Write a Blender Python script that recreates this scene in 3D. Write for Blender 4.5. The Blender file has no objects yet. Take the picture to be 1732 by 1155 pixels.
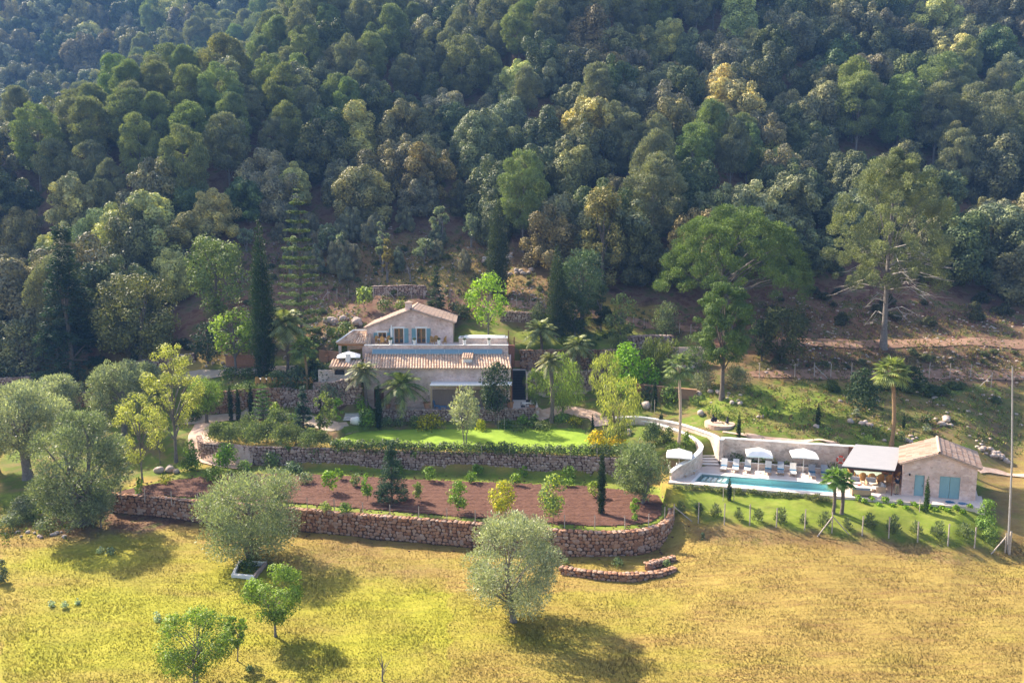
import bpy, math, random
import numpy as np
R = math.radians
rnd = random.Random(7); rng = np.random.default_rng(7)
scene = bpy.context.scene
# ---------------------------------------------------------------- camera, sky, sun, exposure
CAMZ = 25.5; FPX = 1155.0; PITCH = R(7); CP, SP = math.cos(PITCH), math.sin(PITCH)
cam = bpy.data.cameras.new('camera'); camo = bpy.data.objects.new('camera', cam)
scene.collection.objects.link(camo); scene.camera = camo
camo.location = (0, 0, CAMZ); camo.rotation_euler = (R(90) - PITCH, 0, 0)
cam.sensor_width = 36; cam.lens = FPX / 1732 * 36; cam.clip_start = 0.5; cam.clip_end = 3000
w = bpy.data.worlds.new('World'); scene.world = w; w.use_nodes = True
SUN = np.array([-0.60, 0.50, 0.625]); SUN /= np.linalg.norm(SUN)
nt = w.node_tree; sky = nt.nodes.new('ShaderNodeTexSky'); sky.sky_type = 'NISHITA'; sky.sun_disc = False
sky.sun_elevation = math.asin(SUN[2]); sky.sun_rotation = math.atan2(SUN[0], SUN[1])
sky.air_density = 1.0; sky.dust_density = 2.5; sky.ozone_density = 1.0
bg = nt.nodes['Background']; bg.inputs[1].default_value = 0.132; nt.links.new(sky.outputs[0], bg.inputs[0])
sl = bpy.data.lights.new('sun', 'SUN'); sl.energy = 5.0; sl.angle = R(0.8); sl.color = (1.0, 0.93, 0.80)
so = bpy.data.objects.new('sun', sl); scene.collection.objects.link(so); so.location = (-60, 50, 90)
from mathutils import Vector
so.rotation_euler = Vector(SUN.tolist()).to_track_quat('Z', 'Y').to_euler()
scene.view_settings.view_transform = 'Standard'; scene.view_settings.look = 'None'
scene.view_settings.exposure = 1.45; scene.view_settings.gamma = 1
scene.view_settings.use_white_balance = True; scene.view_settings.white_balance_temperature = 7050; scene.view_settings.white_balance_tint = 12
scene.cycles.max_bounces = 6; scene.cycles.diffuse_bounces = 3; scene.cycles.transparent_max_bounces = 4
scene.cycles.transmission_bounces = 3; scene.cycles.volume_bounces = 0
C = scene.collection
# ---------------------------------------------------------------- pixel <-> world helpers (photo pixels 1732x1155)
def ray(px, py):
    u = (px - 866) / FPX; v = (py - 577.5) / FPX
    return np.array([u, CP - v * SP, -SP - v * CP])
def P(px, py, z):
    r = ray(px, py); k = (z - CAMZ) / r[2]; return np.array([r[0] * k, r[1] * k, z])
def PY(px, py, y):
    r = ray(px, py); k = y / r[1]; return np.array([r[0] * k, y, CAMZ + r[2] * k])
def depth(p): return p[1] * CP - (p[2] - CAMZ) * SP
def proj(x, y, z):
    D = y * CP - (z - CAMZ) * SP; D = np.where(np.abs(D) < .5, .5, D)
    return 866 + FPX * x / D, 577.5 - FPX * (y * SP + (z - CAMZ) * CP) / D
def inpoly(px, py, poly):
    px = np.asarray(px, float); py = np.asarray(py, float); r = np.zeros(px.shape, bool); n = len(poly); j = n - 1
    for i in range(n):
        xi, yi = poly[i][0], poly[i][1]; xj, yj = poly[j][0], poly[j][1]
        if yi != yj: r ^= ((yi > py) != (yj > py)) & (px < (xj - xi) * (py - yi) / (yj - yi) + xi)
        j = i
    return r
# ---------------------------------------------------------------- terrain profile
BACK = {'L': [(126,-7),(140,4.2),(154,17.5),(165,25.8),(185,25),(240,24),(300,52),(345,88),(385,122),(430,165)],
 'L3': [(133,4),(149,17),(168,33),(175,37.8),(200,36),(240,36),(300,66),(345,98),(385,130),(430,170)],
 'M': [(115,-6.4),(137,4.1),(156,17.8),(178,35),(205,56.5),(218,67),(250,69),(310,98),(360,132),(430,180)],
 'R': [(112,-6.2),(130,3.9),(149,17.1),(170,33.5),(193,54),(223,80),(280,126),(350,170),(420,200)]}
COLS = [(-600, [(30,-25.5),(60,-25),(74,-24),(90,-22.5),(101,-19),(109,-15.5)], 'L'),
 (0, [(30,-25.5),(60.6,-25.2),(74,-24),(90,-22.5),(101,-19),(109,-15.5)], 'L'),
 (180, [(30,-25.5),(66.5,-25.2),(68.5,-23.6),(76,-23),(88,-21.5),(98,-18),(105,-13.5),(118,-7)], 'L'),
 (330, [(30,-25.5),(66,-25.4),(67,-23.4),(77.5,-23.3),(80,-21.5),(84,-21.2),(88.8,-20.5),(96,-16.6),(102,-13.5),(110,-9),(117,-6.5)], 'L3'),
 (420, [(30,-25.5),(64.5,-25.4),(67,-23.4),(75.5,-23.4),(77.4,-21.4),(84,-21.0),(88.9,-20.6),(89.5,-17.5),(93,-17),(97,-16.3),(99,-15.8),(104,-12.5),(110,-9),(117,-6.5)], 'L3'),
 (530, [(30,-25.5),(63.5,-25.4),(66,-23.4),(73.9,-23.4),(75.3,-21.3),(84,-20.5),(88.9,-20.2),(89.5,-16.6),(95,-16),(98,-14.6),(102,-12.4),(108,-9.6),(115,-7.2)], 'M'),
 (560, [(30,-25.5),(63,-25.4),(65,-23.4),(73.6,-23.4),(75,-21.3),(84,-20.3),(85.2,-19.8),(85.8,-16.1),(90.5,-16),(91,-14.7),(97,-14.3),(99,-12.3),(104,-11),(112,-7.8)], 'M'),
 (606, [(30,-25.5),(62.5,-25.4),(65,-23.4),(73.4,-23.4),(74.8,-21.3),(84,-20.3),(85.4,-19.9),(86.0,-16.1),(90.5,-16),(91,-14.7),(97,-14.3),(99,-12.2),(104,-11),(110,-8.5)], 'M'),
 (622, [(30,-25.5),(62.5,-25.5),(65,-23.4),(73.4,-23.4),(74.8,-21.3),(86.2,-20.9),(87,-20),(92,-19.8),(93.4,-12.6),(99,-12.1),(104,-11),(110,-8.5)], 'M'),
 (858, [(30,-25.5),(60.5,-25.5),(63,-23.4),(71.6,-23.4),(73,-21.3),(86.2,-20.9),(87,-20),(92,-19.8),(93.4,-12.6),(99,-12.2),(104,-11),(110,-8.2)], 'M'),
 (864, [(30,-25.5),(60.5,-25.5),(63,-23.4),(71.6,-23.4),(73,-21.3),(86.2,-20.9),(87,-20),(95,-19.8),(97,-16.4),(98.4,-16.1),(99,-12.8),(104,-11.3),(111,-7.4)], 'R'),
 (900, [(30,-25.5),(60.5,-25.5),(63,-23.4),(71.6,-23.4),(73,-21.3),(86.2,-20.9),(87.6,-20.2),(94.6,-19.6),(95.2,-16.3),(98.4,-16.1),(99,-12.8),(104,-11.3)], 'R'),
 (1020, [(30,-25.5),(60,-25.4),(62.5,-23.4),(70.2,-23.4),(71.6,-21.3),(86,-20.4),(94.4,-18.9),(95,-16.4),(98.4,-16.1),(99,-12.9),(104,-11.2)], 'R'),
 (1090, [(30,-25.5),(60,-25.4),(62.5,-23.4),(69.6,-23.4),(71,-21.4),(76,-20.6),(83,-20),(89,-18),(91,-16.4),(98,-15.6),(99.5,-12.9),(105,-10.8)], 'R'),
 (1130, [(30,-25.4),(57,-25.3),(61.5,-23.3),(64.3,-22.15),(69,-22.1),(70.5,-21.2),(72.5,-20.6),(76,-20.3),(83,-19.8),(90,-16.4),(98,-15),(100,-12.5),(106,-10)], 'R'),
 (1230, [(30,-25.4),(52,-25.1),(57,-23.9),(61,-23.1),(63.7,-22.15),(71.2,-22.1),(73,-19.4),(78,-18.7),(84,-16.9),(90,-14.8),(98,-11.9),(104,-9.6)], 'R'),
 (1400, [(30,-25.3),(48.8,-25),(56,-24.1),(58.5,-23.2),(60.8,-22.15),(69,-22.1),(70.5,-19.3),(75.5,-18.6),(84,-16.5),(88.5,-15.8),(96,-12),(100,-11.6)], 'R'),
 (1570, [(30,-25.3),(48.8,-25),(55,-24.3),(57.3,-23.2),(59.0,-22.15),(66.5,-22.1),(68.5,-20.4),(75.5,-18.7),(84,-16.5),(88.5,-15.8),(96,-12.4),(100,-11.9)], 'R'),
 (1650, [(30,-25.3),(48,-25),(54.5,-24.2),(56.8,-22.7),(58,-22.15),(64,-22.15),(67.5,-20.8),(75.5,-18.8),(84,-16.4),(88.5,-15.9),(96,-12.6),(102,-11)], 'R'),
 (1732, [(30,-25.2),(53.5,-25),(57,-23.2),(60,-22.4),(69.6,-22.0),(81.7,-19),(89.6,-16),(97,-13),(107,-9.6)], 'R'),
 (2400, [(30,-25.2),(56,-25),(59,-24.4),(69.6,-22.3),(81.7,-19),(89.6,-16),(97,-13),(107,-9.6)], 'R')]
_s = []; _pr = []
for px, lst, b in COLS:
    l = lst + [q for q in BACK[b] if q[0] > lst[-1][0] + 4]
    ys = np.array([q[0] for q in l], float); zs = np.array([q[1] for q in l], float) + CAMZ
    _s.append((px - 866) / FPX * 1.0); _pr.append((ys, zs))
_s = np.array(_s)
LEVELS = []          # (world polygon, z)
def T(x, y, flat=True, ins=0.0):
    x = np.asarray(x, float); y = np.asarray(y, float); shp = x.shape; x = x.ravel(); y = y.ravel()
    s = x / np.maximum(y, 30.0); Z = np.array([np.interp(y, a, b) for a, b in _pr])
    k = np.clip(np.searchsorted(_s, s) - 1, 0, len(_s) - 2); t = np.clip((s - _s[k]) / (_s[k + 1] - _s[k]), 0, 1)
    i = np.arange(len(x)); z = Z[k, i] * (1 - t) + Z[k + 1, i] * t
    far = np.clip((y - 100) / 25, 0, 1)
    z = z + far * (1.1 * np.sin(x * .11 + y * .07) + .8 * np.sin(x * .23 - y * .19 + 2) + .35 * np.sin(x * .6 + 1) * np.sin(y * .55))
    z = z + .05 * np.sin(x * .9) * np.sin(y * .8 + 1) + .03 * np.sin(x * 2.3 + y)
    if flat:
        for poly, zz in LEVELS:
            m = inpoly(x, y, poly)
            if ins:
                for dx, dy in ((ins,0),(-ins,0),(0,ins),(0,-ins),(ins*.7,ins*.7),(-ins*.7,-ins*.7),(ins*.7,-ins*.7),(-ins*.7,ins*.7)): m &= inpoly(x + dx, y + dy, poly)
            z = np.where(m, zz, z)
    return z.reshape(shp)
_ys = np.concatenate([np.arange(32, 125, .12), np.arange(125, 400, .6)])
def G(px, py):
    r = ray(px, py); k = _ys / r[1]; xs = r[0] * k; zs = CAMZ + r[2] * k
    h = T(xs, _ys); b = np.nonzero(zs <= h)[0]; i = b[0] if len(b) else len(_ys) - 1
    return np.array([xs[i], _ys[i], float(h[i])])
def gz(x, y): return float(T(np.array([x]), np.array([y]))[0])
# level platforms
ORCH = 2.1; LAWN = 4.2
orch_front = [P(a, b, ORCH)[:2] for a, b in [(186,838),(250,842),(330,850),(430,857),(520,865),(610,873),(700,880),(800,888),(870,894),(935,899),(1000,903),(1060,902),(1100,897),(1128,886),(1140,871),(1136,852),(1128,836),(1126,822)]]
orch_poly = list(orch_front) + [P(a, b, ORCH)[:2] for a, b in [(1120,806),(1060,808),(1010,806),(870,803),(700,795),(520,790),(470,786),(380,790),(330,800),(270,806),(215,820)]]
LEVELS.append((orch_poly, ORCH))
lawn_front = [P(a, b, LAWN)[:2] for a, b in [(333,742),(350,752),(400,757),(480,759),(560,761),(700,766),(870,770),(1010,776),(1062,779)]]
lawn_poly = list(lawn_front) + [P(a, b, LAWN)[:2] for a, b in [(1075,765),(1010,752),(1000,728),(985,722),(900,722),(800,723),(700,724),(640,726),(590,730),(560,742),(440,745),(350,738)]]
LEVELS.append((lawn_poly, LAWN))
# pool complex frame (slightly skewed plan, as the building stands)
PO = P(1130, 816, 3.5); EX = np.array([.965, -.262]); EY = np.array([.5, .866]); PZ = 3.5
def L(lx, ly, z=0.0):
    q = PO[:2] + lx * EX + ly * EY; return np.array([q[0], q[1], PZ + z])
deck_poly = [L(0, 0)[:2], L(27.3, 0)[:2], L(27.3, 2.2)[:2], L(27, 8.2)[:2], L(3.3, 8.1)[:2], L(1.2, 6.7)[:2], L(0, 5.6)[:2]]
LEVELS.append((deck_poly, PZ))
LEVELS.append(([(-17.6,86.7),(3.6,86.7),(3.6,94.0),(-17.6,92.5)], 5.75))
# ---------------------------------------------------------------- mesh + object helpers
def link_mesh(name, V, F, mats, parent=None, smooth=False, mi=None, loc=None):
    me = bpy.data.meshes.new(name)
    V = np.asarray(V, dtype=np.float32).reshape(-1, 3)
    if parent is not None: V = V - np.array(parent.location, dtype=np.float32)
    elif loc is not None: V = V - np.asarray(loc, dtype=np.float32)
    if isinstance(F, np.ndarray):
        nf, k = F.shape; me.vertices.add(len(V)); me.vertices.foreach_set('co', V.ravel())
        me.loops.add(nf * k); me.loops.foreach_set('vertex_index', F.astype(np.int32).ravel())
        me.polygons.add(nf); me.polygons.foreach_set('loop_start', np.arange(0, nf * k, k, dtype=np.int32))
    else:
        me.from_pydata(V.tolist(), [], [list(map(int, f)) for f in F])
    if not isinstance(mats, (list, tuple)): mats = [mats]
    for m in mats: me.materials.append(m)
    if mi is not None: me.polygons.foreach_set('material_index', np.asarray(mi, dtype=np.int32))
    if smooth: me.polygons.foreach_set('use_smooth', np.ones(len(me.polygons), bool))
    me.update(calc_edges=True); me.validate()
    o = bpy.data.objects.new(name, me); C.objects.link(o)
    if parent is not None: o.parent = parent
    elif loc is not None: o.location = [float(a) for a in loc]
    return o
def tag(o, label=None, cat=None, group=None, kind=None):
    if label: o['label'] = label
    if cat: o['category'] = cat
    if group: o['group'] = group
    if kind: o['kind'] = kind
    return o
def thing(name, label, cat, loc, group=None):
    o = bpy.data.objects.new(name, None); C.objects.link(o); o.location = [float(a) for a in loc]; o.empty_display_size = .3
    return tag(o, label, cat, group)
def kids(o): return [c for c in C.objects if c.parent == o]
def dup(root, loc, rz=0.0, label=None, group=None, sc=None, ch=None):
    r = root.copy(); C.objects.link(r); r.location = [float(a) for a in loc]; r.rotation_euler = (0, 0, rz)
    if sc: r.scale = (sc, sc, sc) if not isinstance(sc, (tuple, list)) else sc
    if label: r['label'] = label
    if group: r['group'] = group
    for c in (ch if ch is not None else list(root.children)):
        k = c.copy(); C.objects.link(k); k.parent = r
        for g in c.children:
            d = g.copy(); C.objects.link(d); d.parent = k
    return r
class MB:
    def __init__(s, xf=None): s.V = []; s.F = []; s.M = []; s.xf = xf; s.m = 0
    def add(s, vs, fs):
        n = len(s.V)
        for v in vs:
            v = s.xf(*v) if s.xf else v
            s.V.append((float(v[0]), float(v[1]), float(v[2])))
        for f in fs: s.F.append([n + i for i in f]); s.M.append(s.m)
        return s
    def box(s, x0, x1, y0, y1, z0, z1):
        return s.add([(x0,y0,z0),(x1,y0,z0),(x1,y1,z0),(x0,y1,z0),(x0,y0,z1),(x1,y0,z1),(x1,y1,z1),(x0,y1,z1)],
                     [(0,3,2,1),(4,5,6,7),(0,1,5,4),(1,2,6,5),(2,3,7,6),(3,0,4,7)])
    def prism(s, pts, z0, z1):
        n = len(pts); a = [(p[0], p[1], z0) for p in pts] + [(p[0], p[1], z1) for p in pts]
        return s.add(a, [tuple(range(n))[::-1], tuple(range(n, 2 * n))] + [(i, (i + 1) % n, n + (i + 1) % n, n + i) for i in range(n)])
    def tube(s, p, r, n=6):
        V, F = tube_arr(p, r, n); return s.add([tuple(v) for v in V], [tuple(f) for f in F])
    def lathe(s, c, prof, n=16, cap=True):
        vs = [(c[0] + r * math.cos(2 * math.pi * i / n), c[1] + r * math.sin(2 * math.pi * i / n), c[2] + z) for r, z in prof for i in range(n)]
        m = len(prof); fs = [(k * n + i, k * n + (i + 1) % n, (k + 1) * n + (i + 1) % n, (k + 1) * n + i) for k in range(m - 1) for i in range(n)]
        if cap: fs += [tuple(range(n))[::-1], tuple(range((m - 1) * n, m * n))]
        return s.add(vs, fs)
    def build(s, name, mats, parent=None, smooth=False, loc=None):
        return link_mesh(name, s.V, s.F, mats, parent, smooth, s.M if isinstance(mats, (list, tuple)) else None, loc)
def tube_arr(p, r, n=6):
    p = np.asarray(p, float); m = len(p); r = np.full(m, r, float) if np.isscalar(r) else np.asarray(r, float)
    d = np.gradient(p, axis=0); d /= np.linalg.norm(d, axis=1)[:, None] + 1e-9
    ref = np.where(np.abs(d[:, 2:3]) > .9, np.array([[1., 0, 0]]), np.array([[0, 0, 1.]]))
    a = np.cross(d, ref); a /= np.linalg.norm(a, axis=1)[:, None] + 1e-9; b = np.cross(d, a)
    th = np.arange(n) * 2 * math.pi / n
    V = p[:, None, :] + r[:, None, None] * (np.cos(th)[None, :, None] * a[:, None, :] + np.sin(th)[None, :, None] * b[:, None, :])
    F = [(k * n + i, k * n + (i + 1) % n, (k + 1) * n + (i + 1) % n, (k + 1) * n + i) for k in range(m - 1) for i in range(n)]
    return V.reshape(-1, 3), np.array(F)
# ---------------------------------------------------------------- materials
def nodes(name):
    m = bpy.data.materials.new(name); m.use_nodes = True; t = m.node_tree; b = t.nodes['Principled BSDF']
    return m, t, b
def N(t, typ, **kw):
    n = t.nodes.new(typ)
    for k, v in kw.items(): setattr(n, k, v)
    return n
def ramp(t, cols, pos=None):
    r = N(t, 'ShaderNodeValToRGB'); e = r.color_ramp.elements
    for i, c in enumerate(cols):
        p = (pos[i] if pos else i / max(1, len(cols) - 1))
        if i < 2: e[i].position = p; e[i].color = (*c, 1)
        else: q = e.new(p); q.color = (*c, 1)
    return r
def mat(name, cols, scale=1.0, rough=.9, tex='noise', bump=0.0, pos=None, metal=0, spec=.25, stretch=None, detail=6):
    m, t, b = nodes(name); b.inputs['Roughness'].default_value = rough; b.inputs['Metallic'].default_value = metal
    b.inputs['Specular IOR Level'].default_value = spec
    if len(cols) == 1: b.inputs['Base Color'].default_value = (*cols[0], 1)
    tc = N(t, 'ShaderNodeTexCoord'); mp = N(t, 'ShaderNodeMapping')
    if stretch: mp.inputs['Scale'].default_value = stretch
    t.links.new(tc.outputs['Object'], mp.inputs[0])
    if tex == 'noise':
        n = N(t, 'ShaderNodeTexNoise'); n.inputs['Scale'].default_value = scale; n.inputs['Detail'].default_value = detail
        n.inputs['Roughness'].default_value = .65
        t.links.new(mp.outputs[0], n.inputs['Vector']); fac = n.outputs['Fac']
    elif tex == 'island':
        g = N(t, 'ShaderNodeNewGeometry'); n = N(t, 'ShaderNodeTexNoise'); n.inputs['Scale'].default_value = scale
        t.links.new(mp.outputs[0], n.inputs['Vector']); x = N(t, 'ShaderNodeMath', operation='MULTIPLY_ADD')
        x.inputs[1].default_value = .45; t.links.new(n.outputs['Fac'], x.inputs[0])
        y = N(t, 'ShaderNodeMath', operation='MULTIPLY_ADD'); y.inputs[1].default_value = .8; y.inputs[2].default_value = -.13
        t.links.new(g.outputs['Random Per Island'], y.inputs[0]); t.links.new(y.outputs[0], x.inputs[2]); fac = x.outputs[0]
    if len(cols) > 1:
        if not pos and tex == 'noise': k = len(cols); pos = [.3 + .4 * i / (k - 1) for i in range(k)]
        r = ramp(t, cols, pos); t.links.new(fac, r.inputs[0]); t.links.new(r.outputs[0], b.inputs['Base Color'])
    if bump:
        bp = N(t, 'ShaderNodeBump'); bp.inputs['Strength'].default_value = bump; bp.inputs['Distance'].default_value = .1
        n2 = N(t, 'ShaderNodeTexNoise'); n2.inputs['Scale'].default_value = max(scale * 3, 2); n2.inputs['Detail'].default_value = 6
        t.links.new(mp.outputs[0], n2.inputs['Vector']); t.links.new(n2.outputs['Fac'], bp.inputs['Height']); t.links.new(bp.outputs[0], b.inputs['Normal'])
    return m
def masonry(name, cols, mortar, scale, bump=.5, edge=.06, squash=1.6):
    m, t, b = nodes(name); b.inputs['Roughness'].default_value = .92; b.inputs['Specular IOR Level'].default_value = .2
    tc = N(t, 'ShaderNodeTexCoord'); mp = N(t, 'ShaderNodeMapping'); mp.inputs['Scale'].default_value = (1, 1, squash)
    t.links.new(tc.outputs['Object'], mp.inputs[0])
    ns = N(t, 'ShaderNodeTexNoise'); ns.inputs['Scale'].default_value = scale * .6; ns.inputs['Detail'].default_value = 3
    t.links.new(mp.outputs[0], ns.inputs['Vector'])
    mx = N(t, 'ShaderNodeMixRGB', blend_type='ADD'); mx.inputs[0].default_value = .25
    t.links.new(mp.outputs[0], mx.inputs[1]); t.links.new(ns.outputs['Color'], mx.inputs[2])
    v = N(t, 'ShaderNodeTexVoronoi'); v.inputs['Scale'].default_value = scale
    d = N(t, 'ShaderNodeTexVoronoi', feature='DISTANCE_TO_EDGE'); d.inputs['Scale'].default_value = scale
    for q in (v, d): t.links.new(mx.outputs[0], q.inputs['Vector'])
    sp = N(t, 'ShaderNodeSeparateColor'); t.links.new(v.outputs['Color'], sp.inputs[0])
    r = ramp(t, cols); t.links.new(sp.outputs[0], r.inputs[0])
    lt = N(t, 'ShaderNodeMapRange'); lt.inputs['From Max'].default_value = edge; t.links.new(d.outputs['Distance'], lt.inputs[0])
    mm = N(t, 'ShaderNodeMixRGB'); mm.inputs[1].default_value = (*mortar, 1); t.links.new(lt.outputs[0], mm.inputs[0]); t.links.new(r.outputs[0], mm.inputs[2])
    big = N(t, 'ShaderNodeTexNoise'); big.inputs['Scale'].default_value = .7; big.inputs['Detail'].default_value = 5; t.links.new(tc.outputs['Object'], big.inputs['Vector'])
    br = ramp(t, [(.72, .70, .68), (1.0, 1.0, 1.0)], [.35, .62]); t.links.new(big.outputs['Fac'], br.inputs[0])
    ml = N(t, 'ShaderNodeMixRGB', blend_type='MULTIPLY'); ml.inputs[0].default_value = 1; t.links.new(mm.outputs[0], ml.inputs[1]); t.links.new(br.outputs[0], ml.inputs[2])
    t.links.new(ml.outputs[0], b.inputs['Base Color'])
    bp = N(t, 'ShaderNodeBump'); bp.inputs['Strength'].default_value = bump; bp.inputs['Distance'].default_value = .06
    t.links.new(lt.outputs[0], bp.inputs['Height']); t.links.new(bp.outputs[0], b.inputs['Normal'])
    return m
def leafmat(name, trans=.3, nscale=.9, tip=(1.5, 1.4, .9), rough=.55, spec=.25, lo=(.5, .56, .58), hi=(1.6, 1.5, 1.3)):
    # colour comes from each plant's own object colour, varied by clump noise and leaf by leaf
    m, t, b = nodes(name); oi = N(t, 'ShaderNodeObjectInfo'); g = N(t, 'ShaderNodeNewGeometry'); tc = N(t, 'ShaderNodeTexCoord')
    n = N(t, 'ShaderNodeTexNoise'); n.inputs['Scale'].default_value = nscale; n.inputs['Detail'].default_value = 3
    t.links.new(tc.outputs['Object'], n.inputs['Vector'])
    r = ramp(t, [(.62, .66, .6), (1.0, 1.0, 1.0), tip], [.32, .5, .7]); t.links.new(n.outputs['Fac'], r.inputs[0])
    r2 = ramp(t, [lo, (1.0, 1.0, 1.0), hi], [0, .5, 1]); t.links.new(g.outputs['Random Per Island'], r2.inputs[0])
    a = N(t, 'ShaderNodeMixRGB', blend_type='MULTIPLY'); a.inputs[0].default_value = 1; t.links.new(oi.outputs['Color'], a.inputs[1]); t.links.new(r.outputs[0], a.inputs[2])
    c = N(t, 'ShaderNodeMixRGB', blend_type='MULTIPLY'); c.inputs[0].default_value = 1; t.links.new(a.outputs[0], c.inputs[1]); t.links.new(r2.outputs[0], c.inputs[2])
    t.links.new(c.outputs[0], b.inputs['Base Color']); b.inputs['Roughness'].default_value = rough; b.inputs['Specular IOR Level'].default_value = spec
    tr = N(t, 'ShaderNodeBsdfTranslucent'); y = N(t, 'ShaderNodeMixRGB', blend_type='MULTIPLY'); y.inputs[0].default_value = 1; y.inputs[2].default_value = (1.1, 1.2, .6, 1)
    t.links.new(c.outputs[0], y.inputs[1]); t.links.new(y.outputs[0], tr.inputs[0])
    mx = N(t, 'ShaderNodeMixShader'); mx.inputs[0].default_value = trans; t.links.new(b.outputs[0], mx.inputs[1]); t.links.new(tr.outputs[0], mx.inputs[2])
    t.links.new(mx.outputs[0], t.nodes['Material Output'].inputs['Surface'])
    return m
M_LEAF = leafmat('broad_leaves'); M_OAK = leafmat('oak_leaves', .14, .45, (1.9, 1.75, 1.2), .6, .12, (.75, .78, .8), (1.3, 1.27, 1.15)); M_NEEDLE = leafmat('needles', .22, .5, (1.4, 1.35, .9), .6, .12, (.78, .8, .8), (1.25, 1.22, 1.1))
M_OLIVE = leafmat('olive_leaves', .3, .8, (1.35, 1.33, 1.2), .5, .4); M_LIME = leafmat('young_leaves', .36, .8, (1.3, 1.28, .95))
M_FLOWER = leafmat('blooming_leaves', .3, 3.0, (3.2, 2.4, .3))
M_BARK = mat('bark', [(.10,.075,.06),(.20,.165,.14)], 4, .95, bump=.6); M_GREYBARK = mat('grey_bark', [(.13,.11,.10),(.25,.225,.21)], 5, .95, bump=.5)
M_PALMTRUNK = mat('palm_trunk', [(.20,.12,.06),(.40,.27,.15)], 5, .95, bump=.7, stretch=(1,1,5))
M_PALEPALM = mat('pale_palm_trunk', [(.36,.26,.19),(.55,.42,.33)], 5, .95, bump=.4, stretch=(1,1,5))
M_HOUSE = masonry('house_masonry', [(.60,.41,.35),(.79,.58,.50),(.69,.50,.46),(.86,.68,.61)], (.80,.61,.55), 3.2, .35, .09)
M_PINKWALL = masonry('mortared_stone', [(.60,.44,.36),(.70,.56,.48),(.50,.40,.34),(.78,.65,.57)], (.70,.58,.50), 2.6, .3, .1)
M_STONE = mat('field_stones', [(.17,.085,.055),(.31,.155,.09),(.40,.23,.145),(.33,.22,.17),(.50,.38,.31)], 3, .95, 'island', bump=.5)
M_GREYSTONE = mat('grey_field_stones', [(.20,.13,.105),(.31,.205,.165),(.39,.285,.24),(.52,.41,.36)], 3, .95, 'island', bump=.5)
M_CORE = mat('wall_core', [(.075,.04,.03),(.12,.07,.05)], 3, .95); M_ROCK = mat('pale_rock', [(.30,.21,.17),(.46,.39,.35),(.38,.23,.16)], 1.4, .95, bump=.7)
M_TILE = mat('roof_tiles', [(.34,.20,.13),(.50,.33,.23),(.60,.44,.33),(.44,.32,.25)], 3.5, .9, 'island', bump=.25)
M_OLDTILE = mat('weathered_roof_tiles', [(.30,.19,.14),(.42,.28,.21),(.50,.36,.28),(.34,.27,.23)], 3.5, .9, 'island', bump=.25)
M_WHITE = mat('white_render', [(.74,.70,.66),(.82,.79,.76)], 1.5, .8); M_CANVAS = mat('white_canvas', [(.80,.78,.75)], rough=.85)
M_DECK = mat('pale_paving', [(.60,.49,.43),(.70,.60,.54)], 1.2, .8); M_ORANGE = mat('terracotta', [(.42,.20,.11),(.52,.27,.16)], 4, .85)
M_WOOD = mat('warm_wood', [(.34,.15,.06),(.44,.21,.09)], 6, .6, stretch=(1,1,.3)); M_WICKER = mat('wicker', [(.38,.20,.06),(.55,.31,.11)], 20, .8, bump=.5)
M_DARK = mat('dark_metal', [(.03,.03,.035)], rough=.5, metal=.4); M_BLUE = mat('blue_shutter', [(.16,.30,.34),(.20,.36,.40)], 3, .6)
M_GLASS = mat('window_glass', [(.03,.045,.05)], rough=.06, spec=.9); M_SKYGLASS = mat('roof_glass', [(.16,.27,.33)], rough=.12, spec=.9)
M_POST = mat('fence_post_wood', [(.34,.28,.24),(.50,.43,.38)], 6, .9); M_WIRE = mat('wire', [(.14,.13,.12)], rough=.7)
M_RUST = mat('rusted_steel', [(.13,.05,.04),(.24,.10,.06)], 3, .85, bump=.2); M_BLUEFAB = mat('blue_fabric', [(.03,.13,.24)], rough=.9)
M_GREYFAB = mat('grey_fabric', [(.30,.32,.36)], rough=.9); M_LIGHTFAB = mat('pale_fabric', [(.60,.58,.56)], rough=.9); M_TAN = mat('teak', [(.42,.28,.17),(.52,.36,.23)], 8, .7)
M_SLATE = mat('bluish_furniture', [(.10,.20,.34)], rough=.7); M_STEPDARK = mat('dark_stone', [(.02,.017,.015),(.045,.04,.035)], 3, .6)
M_DIRT = mat('red_earth', [(.075,.034,.023),(.115,.053,.036),(.16,.08,.056)], 1.6, .98, bump=1.0, stretch=(1,3.2,1))
M_PATH = mat('pink_gravel', [(.42,.27,.20),(.52,.36,.28),(.58,.44,.36)], 1.5, .95, bump=.3); M_GRAVEL = mat('pale_gravel', [(.36,.275,.21),(.46,.37,.29)], 1.5, .95, bump=.3)
M_TRACK = mat('dirt_track', [(.21,.115,.075),(.28,.165,.11),(.34,.21,.15)], .8, .97, bump=.4)
M_LAWN = mat('lawn_turf', [(.13,.21,.018),(.185,.285,.024),(.23,.33,.035)], .6, .95, bump=.25)
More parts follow.
